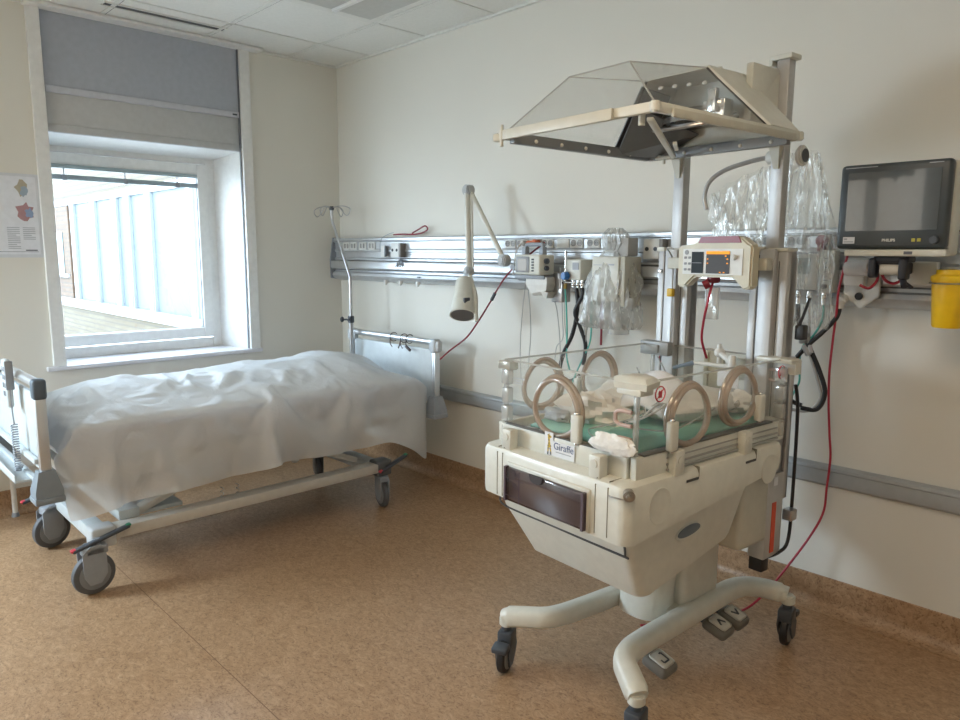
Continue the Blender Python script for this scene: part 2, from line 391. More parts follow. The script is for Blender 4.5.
# coved linoleum skirting
def cove(name, P0, P1, nrm):
    P0, P1, nrm = Vector(P0), Vector(P1), Vector(nrm); rings = []
    prof = [(.004, .138), (.007, .136), (.007, .06)]+[(.055-.048*math.cos(a), .05-.048*math.sin(a)) for a in [PI/2*k/8 for k in range(9)]]+[(.055, .0), (0, 0), (0, .138)]
    mb = MB(); mb.loft([[tuple(P+nrm*d+Vector((0, 0, z))) for d, z in prof] for P in (P0, P1)])
    return struct(name, mb, FLOOR)
cove('baseboard_back', (0, 0, 0), (XR, 0, 0), (0, -1, 0))
cove('baseboard_left', (0, YF, 0), (0, 0, 0), (1, 0, 0))
cove('baseboard_right', (XR, YF, 0), (XR, 0, 0), (-1, 0, 0))
cove('baseboard_front', (0, YF, 0), (XR, YF, 0), (0, 1, 0))
# weld seam in the floor covering
m = MB(); m.beam((.06, -1.98, .0006), (3.4, -1.98, .0006), .0022, .0012); tag(m.build('trim_3', mat('weld_seam', (.20, .11, .055), .5)), kind='structure')
# wall guard rail
def guard(name, x0, x1):
    prof = [(0, .585), (.012, .585), (.03, .60), (.034, .65), (.028, .668), (.028, .674), (.034, .68), (.030, .695), (.012, .708), (0, .708)]
    mb = MB(); mb.loft([[(x, -d*.8, (z-.585)*.72+.522) for d, z in prof] for x in (x0, x1)])
    return struct(name, mb, mat('wall_guard_grey', (.40, .42, .43), .38, .25))
guard('trim_4', 1.0, XR)

# ------------------------------------------------------------------ window_1
fr = MB()
def frame_rect(mb, x0, x1, y0, y1, z0, z1, w, bev=.004):
    mb.box(x0, x1, y0, y0+w, z0, z1, bev); mb.box(x0, x1, y1-w, y1, z0, z1, bev)
    mb.box(x0, x1, y0+w, y1-w, z0, z0+w, bev); mb.box(x0, x1, y0+w, y1-w, z1-w, z1, bev)
win = bpy.data.objects.new('window_1', None); COL.objects.link(win); tag(win, kind='structure')
frame_rect(fr, -.36, -.29, -1.90, -.79, .79, 2.09, .07); fr.build('window_frame', WHITEP, win, False)
sa = MB(); frame_rect(sa, -.335, -.275, -1.85, -.855, .87, 2.015, .066); sa.build('window_sash', WHITEP, win, False)
ga = MB(); frame_rect(ga, -.325, -.288, -1.79, -.917, .93, 1.955, .008, 0); ga.build('window_gasket', DARKPL, win, False)
gl = MB(); gl.box(-.312, -.308, -1.785, -.92, .935, 1.95); gl.build('window_pane', GLASS, win, False)
rv = MB()   # splayed reveals and head
rv.slab([(0, -.735, .79), (-.30, -.80, .79), (-.30, -.80, 2.11), (0, -.735, 2.11)], .006)
rv.slab([(0, -1.85, .79), (-.30, -1.85, .79), (-.30, -1.85, 2.11), (0, -1.85, 2.11)], .006)
rv.slab([(-.02, -1.86, 2.095), (-.02, -.73, 2.095), (-.31, -.79, 2.055), (-.31, -1.86, 2.055)], .006)
rv.build('window_reveal', WHITEP, win, False)
si = MB(); si.box(-.31, .002, -1.86, -.735, .775, .7995); si.box(.0, .032, -1.95, -.655, .775, .80, .006)
si.build('window_sill', SILLM, win, False)
ca = MB(); ca.box(0, .022, -1.915, -1.85, .80, H, .003); ca.box(0, .022, -.735, -.668, .80, H, .003)
ca.build('window_casing', WHITEP, win, False)
gd = MB(); gd.box(-.03, .0, -.742, -.733, .80, H); gd.build('blind_guide', mat('blind_guide_dark', (.16, .17, .19), .5), win, False)
hd = MB(); hd.box(-.03, .085, -1.93, -.60, H-.020, H-.003, .003); hd.build('blind_pelmet', WHITEP, win, False)
# blackout blind
bl = thing('blackout_blind', 'grey blackout roller blind pulled down over the top of the window', 'blind', (-.012, -1.29, 2.3))
m = MB(); m.box(-.002, .002, -.552, .552, .03, .42); m.build('blind_fabric', BLINDM, bl, False)
m = MB(); m.box(-.01, .01, -.552, .552, 0, .034, .003); m.build('bottom_bar', BARM, bl, False)
m = MB(); m.box(.010, .0115, .505, .535, .012, .022); m.build('maker_plate', DARKPL, bl, False)
m = MB(); m.box(-.035, -.02, -1.85, -.735, 2.135, 2.36, .002); m.box(-.038, -.016, -1.85, -.735, 2.09, 2.135, .004)
tag(m.build('blind_cassette_panel', PANELM), 'flat pale grey panel between blackout blind and window recess', 'panel')
# venetian blind, drawn up
vb = thing('venetian_blind', 'grey venetian blind drawn up to the top of the window glass', 'blind', (-.30, -1.355, 1.86))
m = MB(); m.box(.014, .034, -.43, .43, .065, .088, .003); m.build('head_rail', GREYT, vb)
m = MB()
for k in range(7): m.box(.012, .036, -.43, .43, .001+k*.0042, .0035+k*.0042)
m.build('slat_stack', GREYT, vb, False)
for y in (-.36, -.02, .30):
    m = MB(); m.box(.010, .038, y-.012, y+.012, -.004, .03, .003); m.cyl((.024, y, .02), (.024, y, .07), .0035); m.build('ladder_clip', GREYPL, vb)
# slot diffuser in the ceiling above the window
sd = thing('ceiling_slot_vent', 'long narrow dark slot vent in ceiling above window', 'vent', (.28, -1.28, H))
m = MB(); m.box(-.028, .020, -.32, .33, -.0035, .0005); m.build('slot', GAP, sd, False)
m = MB(); m.box(-.038, -.029, -.33, .34, -.007, .001); m.box(.021, .030, -.33, .34, -.007, .001); m.build('slot_frame', TBAR, sd, False)
# recessed ceiling fitting at the top of the picture
cf = thing('ceiling_light', 'square recessed ceiling light, switched off, nearest the back wall', 'light fitting', (1.29, -.69, H))
m = MB(); frame_rect(m, -.001, .001, -.28, .28, -.28, .28, .035, 0)
m.build('light_frame', TBAR, cf, False, Matrix.Translation((0, 0, -.004)) @ Matrix.Rotation(PI/2, 4, 'Y'))
m = MB(); m.box(-.245, .245, -.245, -.01, -.0045, -.001); m.box(-.245, .245, .02, .245, -.0045, -.001); m.build('diffuser', mat('diffuser_grey', (.50, .50, .47), .35), cf, False)
m = MB(); m.box(-.245, .245, -.008, .018, -.016, -.001, .002); m.build('light_rib', WHITEP, cf)
# made-up ceiling fitting behind the viewer, added as warm fill
lf = thing('ceiling_light', 'rectangular ceiling panel added as warm fill over the near end of the room', 'light fitting', (3.9, -2.4, H))
m = MB(); m.box(-.58, .58, -.28, .28, -.04, -.001, .006); m.build('housing', WHITEP, lf)
m = MB(); m.box(-.55, .55, -.25, .25, -.048, -.041); m.build('diffuser', emit_mat('fill_diffuser', (1, .9, .76), 1.5, (.8, .8, .8)), lf, False)

# ------------------------------------------------------------------ outside
gw = thing('office_building', 'white framed glazed building wing seen through the window', 'building', (-13, 2.6, 0))
m = MB(); m.box(-8, 9.5, 0, 3, 2.66, 2.82); m.box(-8, 9.5, -.05, 3, -.02, .20); m.box(-8, 9.5, .06, 3, .2, 2.7); m.build('cladding', OUTW, gw, False)
m = MB()
mull = [-16.5, -14.75, -13.17, -12.32, -11.06, -8.9]
for x in mull: m.box(x+13-.20, x+13-.03, -.04, .06, .2, 2.68)
m.build('mullion', OUTW, gw, False)
m = MB()
for x in mull: m.box(x+13-.03, x+13+.02, -.01, .06, .2, 2.66)
m.box(-8, 9.5, -.012, 0, .185, .2); m.box(-8, 9.5, -.052, -.048, .06, .075)
m.build('joint', OUTG, gw, False)
for a, b in zip(mull[:-1], mull[1:]):
    m = MB(); m.box(a+13.02, b+12.8, .05, .058, .2, 2.66); m.build('glass_panel', OUTP, gw, False)
m = MB(); m.box(5.3, 7.2, .04, .055, .95, 1.75); m.build('pane', OUTT, gw, False)
m = MB(); m.box(-8, 9.5, .02, 3, 2.83, 4.1); m.build('upper_wall', BRICK, gw, False)
m = MB(); m.box(-8, 9.5, .02, 3, -3, -.02); m.build('lower_wall', BRICK, gw, False)
m = MB(); m.box(-8, -3.95, -.03, .05, .2, 2.64); m.build('end_wall', BRICKO, gw, False)
m = MB(); m.box(-7, -4.55, -.05, -.03, .85, 1.97); m.build('end_window', OUTT, gw, False)
m = MB(); m.box(-7, -4.1, -.09, -.03, .76, .85); m.build('end_sill', OUTW, gw, False)
m = MB(); m.box(-40, -.5, -25, 25, -1.6, -1.5); tag(m.build('flat_roof', mat('roof_gravel', (.52, .52, .50), .9, noise_mix=(9, (.44, .44, .43)))), kind='structure')

# ------------------------------------------------------------------ wall poster
ps = thing('wall_poster', 'white information poster with two small coloured figures left of window', 'poster', (.004, -2.075, 1.63))
m = MB(); m.box(0, .003, -.15, .145, -.205, .207); m.build('poster_sheet', PAPER, ps, False)
m = MB(); m.box(-.003, -.0001, -.155, .16, -.222, .222); m.build('backing', mat('laminate_edge', (.66, .68, .71), .3), ps, False)
def blob(cy, cz, r, seed, mt, nm, up=0):
    m = MB(); q = random.Random(seed); pts = []
    for k in range(14):
        a = 2*PI*k/14; rad = 1.3*r*(.6+.5*q.random()); pts.append((cy+rad*math.cos(a)*.75, cz+rad*math.sin(a)))
    m.prism(pts, .0032+up, .0042+up, Matrix(((0, 0, 1, 0), (1, 0, 0, 0), (0, 1, 0, 0), (0, 0, 0, 1)))); m.build(nm, mt, ps, False)
blob(.078, .15, .036, 3, mat('figure_sand', (.45, .40, .30), .7), 'upper_figure')
blob(.088, .128, .022, 5, mat('figure_blue', (.34, .42, .50), .7), 'upper_figure', .0012)
blob(.085, .02, .045, 8, mat('figure_rose', (.42, .24, .25), .7), 'lower_figure')
blob(.105, .015, .024, 9, mat('figure_navy', (.26, .34, .50), .7), 'lower_figure', .0012)
for c, n in ((.025, 12), (.098, 7)):
    m = MB()
    for k in range(n): m.box(.0032, .0038, c-.03, c+.028-(.018 if k % 5 == 4 else 0), -.065-k*.010, -.061-k*.010)
    m.build('text_column', INKG, ps, False)
m = MB(); m.box(.0032, .0038, -.14, .135, -.192, -.190); m.box(.0032, .0038, .075, .13, -.186, -.180); m.build('foot_line', INK, ps, False)

# ------------------------------------------------------------------ little table behind the footboard
wt = thing('side_table', 'low white table against window wall behind foot of bed', 'table', (.13, -2.37, 0))
m = MB(); m.box(-.15, .12, -.28, .22, .40, .425, .004); m.build('table_top', WHITEPL, wt)
for x in (-.07,):
    for y in (-.25, .20):
        m = MB(); m.cyl((x, y, .02), (x, y, .40), .013); l = m.build('leg', WHITEPL, wt)
        m = MB(); m.cyl((x, y, .0), (x, y, .022), .02, .016); m.build('rubber_foot', GREYPL, l)

# frames of two assumed, unseen windows, added round their lights
w2 = bpy.data.objects.new('assumed_window_2', None); COL.objects.link(w2); tag(w2, kind='structure')
f2 = MB(); frame_rect(f2, .0, .06, -.72, .72, -.72, .72, .07); f2.box(.0, .055, -.30, -.20, -.66, .66); f2.build('window_frame', WHITEP, w2, False, T(2.05, -4.60, 1.65) @ Matrix.Rotation(PI/2, 4, 'Z'))
w3 = bpy.data.objects.new('assumed_window_3', None); COL.objects.link(w3); tag(w3, kind='structure')  # assumed left wall window, frame only, no opening behind it
f3 = MB(); frame_rect(f3, .0, .06, -4.55, -3.35, .82, 2.08, .06); f3.build('window_frame', WHITEP, w3, False)

# ================================================================== hospital bed
bed = thing('hospital_bed', 'height-adjustable hospital bed on castors along the window wall', 'bed', (.90, -1.25, 0))
B = T(-.90, 1.25, 0)
def bb(mb, name, m_, parent=bed, smooth=True): return mb.build(name, m_, parent, smooth, B)
XA, XB = .535, 1.29
for x in (XA, XB-.005):
    m = MB(); m.beam((x, -2.03, .235), (x, -.60, .235), .085, .05, .004); bb(m, 'base_rail', BEDBEIGE)
m = MB(); m.box(XA, XB, -2.11, -2.04, .19, .25, .005); bb(m, 'cross_member', BEDWHITE)
m = MB(); m.box(XA, XB, -.66, -.58, .20, .26, .005); bb(m, 'cross_member', BEDWHITE)
for x in (XA+.06, XB-.09):
    m = MB(); m.beam((x, -1.95, .255), (x, -1.30, .50), .03, .06, .004, (1, 0, 0)); bb(m, 'lift_arm', BEDBEIGE)
    m = MB(); m.beam((x, -.72, .28), (x, -1.25, .50), .03, .06, .004, (1, 0, 0)); bb(m, 'lift_arm', BEDBEIGE)
m = MB(); m.box(XA+.02, XB-.05, -1.99, -1.90, .255, .30, .006); m.box(1.00, 1.22, -1.93, -1.70, .255, .275, .004); bb(m, 'pivot_plate', BEDWHITE)
m = MB(); m.cyl((.9, -1.85, .30), (.9, -1.35, .40), .03); m.box(.84, .96, -1.40, -1.2, .36, .46, .01); bb(m, 'actuator', GREYPL)
m = MB()
for x in (.52, 1.30): m.box(x-.02, x+.02, -2.18, -.32, .48, .54, .004)
for y in (-2.16, -1.7, -1.25, -.8, -.36): m.box(.50, 1.31, y-.02, y+.02, .485, .53, .004)
bb(m, 'mattress_frame', BEDBEIGE)
m = MB(); m.box(1.315, 1.325, -1.75, -.75, .40, .48, .004); m.box(1.318, 1.33, -1.62, -1.35, .42, .46, .003); bb(m, 'side_panel', GREYPL)
m = MB(); m.box(.51, 1.305, -2.16, -.35, .545, .705, .035, 3); bb(m, 'mattress', mat('mattress_cover', (.62, .66, .74), .6))
# small grey bumper hanging below frame, spring
m = MB(); m.cyl((.78, -.86, .20), (.78, -.86, .31), .024, bev=.008); m.cyl((.78, -.86, .31), (.78, -.86, .48), .015); bb(m, 'frame_buffer', BEDGREY)
for yy in (-1.52, -1.44):
    m = MB(); m.tube([(1.25+.008*math.cos(k*1.2), yy+.008*math.sin(k*1.2), .20+.0045*k) for k in range(26)], .0016, 5, 2); bb(m, 'coil_spring', STEEL)

def castor(x, y, ang, pedal, off=(0, 0), big=1.0, hm=None):
    wy = .05
    c, s_ = math.cos(ang), math.sin(ang)
    M = B @ T(x+off[0], y+off[1], 0) @ Matrix.Rotation(ang, 4, 'Z') @ Matrix.Scale(big, 4)
    h_ = MB(); h_.box(-.045, .045, -.05, .05, .185, .275, .012, 3); hs = h_.build('corner_housing', hm or BEDGREY, bed, True, B @ T(x, y, 0))
    f = MB(); poly = [(-.052, .0), (-.055, .10), (-.02, .128), (.03, .125), (.05, .08), (.05, .0), (.02, -.035), (-.03, -.035)]
    for sx in (-.027, .022):
        f.prism([(a*.8-.02, b*.9+.075) for a, b in poly], sx, sx+.005, Matrix(((0, 0, 1, 0), (1, 0, 0, 0), (0, 1, 0, 0), (0, 0, 0, 1))))
    f.box(-.027, .027, -.055, .03, .15, .185, .008); f.cyl((0, 0, .16), (0, 0, .21), .014)
    fo = f.build('castor_fork', GREYPL, bed, True, M)
    w = MB(); w.lathe([(.045, -.016), (.066, -.016), (.0745, -.011), (.0765, 0), (.0745, .011), (.066, .016), (.045, .016)], 36, T(0, -.02, .0765) @ Matrix.Rotation(PI/2, 4, 'Y'))
    w.build('castor_wheel', RUBBER, fo, True, M)
    d = MB(); d.lathe([(.001, -.020), (.04, -.0195), (.056, -.017), (.056, .017), (.04, .0195), (.001, .020)], 36, T(0, -.02, .0765) @ Matrix.Rotation(PI/2, 4, 'Y'))
    d.build('wheel_disc', mat('wheel_disc_grey', (.22, .24, .26), .4), fo, True, M)
    if pedal:
        (ax, ay, az), (bx, by, bz) = pedal
        p_ = MB(); p_.beam((x+ax, y+ay, az), (x+bx, y+by, bz), .03, .016, .006); pe = p_.build('brake_pedal', DARKPL, bed, True, B)
        v = Vector((bx-ax, by-ay, bz-az)).normalized()*.028
        e = MB(); e.beam((x+ax-v.x*.2, y+ay-v.y*.2, az+.004-v.z*.2), (x+ax+v.x*.6, y+ay+v.y*.6, az+.004+v.z*.6), .027, .013, .006); e.build('pedal_tip', REDS, pe, True, B)
        e = MB(); e.beam((x+bx-v.x*.6, y+by-v.y*.6, bz+.004-v.z*.6), (x+bx+v.x*.2, y+by+v.y*.2, bz+.004+v.z*.2), .027, .013, .006); e.build('pedal_tip', mat('green_tip', (.02, .22, .12), .5), pe, True, B)
castor(1.29, -2.08, .12, ((.055, -.13, .205), (.055, .10, .265)), (.045, -.03), 1.15)
castor(.60, -2.08, .25, ((.03, -.16, .24), (.03, .0, .285)), (.06, -.03), 1.15)
castor(1.285, -.60, 1.35, ((.08, -.06, .225), (.10, .11, .30)), hm=mat('corner_shade_grey', (.12, .13, .14), .45))  # head corner housing coloured darker to paint the shade on it
castor(.60, -.60, 1.2, None)

# boards at both ends
def board(y, x0, x1, zt, kind):
    sgn = 1 if kind == 'foot' else -1
    root = bb(rail_mb := MB().cyl((x0+.02, y, zt-.022), (x1-.02, y, zt-.022), .019, seg=20), kind+'_rail', ALU)
    for x in (x0, x1):
        m = MB(); m.box(x-.030 if x == x1 else x-.022, x+.022 if x == x1 else x+.030, y-.026, y+.026, zt-.085, zt, .014, 3)
        m.box(x-.045, x+.045, y-.018, y+.018, zt-.075, zt-.01, .012, 3) if kind == 'head' else None
        bb(m, 'corner_cap', BEDGREY if kind == 'head' else mat('corner_cap_blue', (.09, .125, .165), .45), root)
        p_ = MB(); 
        for dx in (-.016, .002):
            p_.box(x+dx, x+dx+.015, y-.02, y+.02, .50 if kind == 'foot' else .53, zt-.08, .005)
        p_.box(x-.008, x+.008, y-.012, y+.012, .50, zt-.08); bb(p_, 'board_post', ALU, root)
        f_ = MB(); z0 = .46 if kind == 'foot' else .49
        f_.loft([[(x-.045, y-.05, z0), (x+.045, y-.05, z0), (x+.045, y+.05, z0), (x-.045, y+.05, z0)], [(x-.045, y-.05, z0+.03), (x+.045, y-.05, z0+.03), (x+.045, y+.05, z0+.03), (x-.045, y+.05, z0+.03)],
                 [(x-.026, y-.03, z0+.11), (x+.026, y-.03, z0+.11), (x+.026, y+.03, z0+.11), (x-.026, y+.03, z0+.11)]])
        f_.box(x-.052, x+.052, y-.055, y+.055, z0-.022, z0+.006, .008)
        bb(f_, 'board_foot', mat('foot_blue_grey', (.22, .26, .30), .45) if kind == 'foot' else GREYPL, root)
    p_ = MB(); p_.box(x0+.03, x1-.03, y-.008, y+.008, .56, zt-.065, .004); bb(p_, kind+'_panel', BEDWHITE, root)
    s_ = MB()
    for z in (.60, .515):
        s_.beam((x0+.02, y-sgn*.02, z), (x1-.03, y-sgn*.02, z), .022, .022, .004)
    bb(s_, 'lower_bar', BEDWHITE, root)
    return root
fb = board(-2.275, .475, 1.325, .942, 'foot')
board(-.225, .475, 1.335, .942, 'head')
m = MB(); m.box(.60, 1.22, -2.36, -2.29, .505, .515, .002); m.box(.60, 1.22, -2.365, -2.36, .505, .54, .002); bb(m, 'linen_shelf', BEDWHITE, fb)

# hand control hung on the footboard
hc = thing('bed_hand_control', 'pale hand control with coiled cord hooked on footboard of bed', 'remote control', (1.035, -2.325, .865))
m = MB(); m.box(-.035, .035, -.012, .012, -.075, .13, .01, 3, T(0, 0, 0) @ rotm(ry=-.05)); m.build('control_body', BEDWHITE, hc)
m = MB(); m.box(.026, .038, -.013, .018, -.0, .122, .004, M=rotm(ry=-.05)); m.build('hook', GREYPL, hc)
m = MB()
for r_ in range(4):
    for c_ in (-.015, .012): m.box(c_-.008, c_+.008, -.0145, -.011, .08-r_*.035, .10-r_*.035, .003)
m.build('buttons', GREYPL, hc)
m = MB(); m.tube([(.034, .0, .005), (.036, .0, -.05), (.045, 0, -.10), (.055, 0, -.14)], .003)
N_ = 22; pts = []
for k in range(N_*8+1):
    t_ = k/(N_*8); z = -.14-.20*min(t_*1.15, 1)-(.0 if t_ < .87 else 0); x = .052+(.0 if t_ < .87 else (t_-.87)/.13*.06); z += 0 if t_ < .87 else .0+.04*((t_-.87)/.13)
    a = 2*PI*k/8; pts.append((x+.012*math.cos(a), .012*math.sin(a), z))
m.sweep(pts, .0026, 5); m.build('coiled_cord', GREYPL, hc)

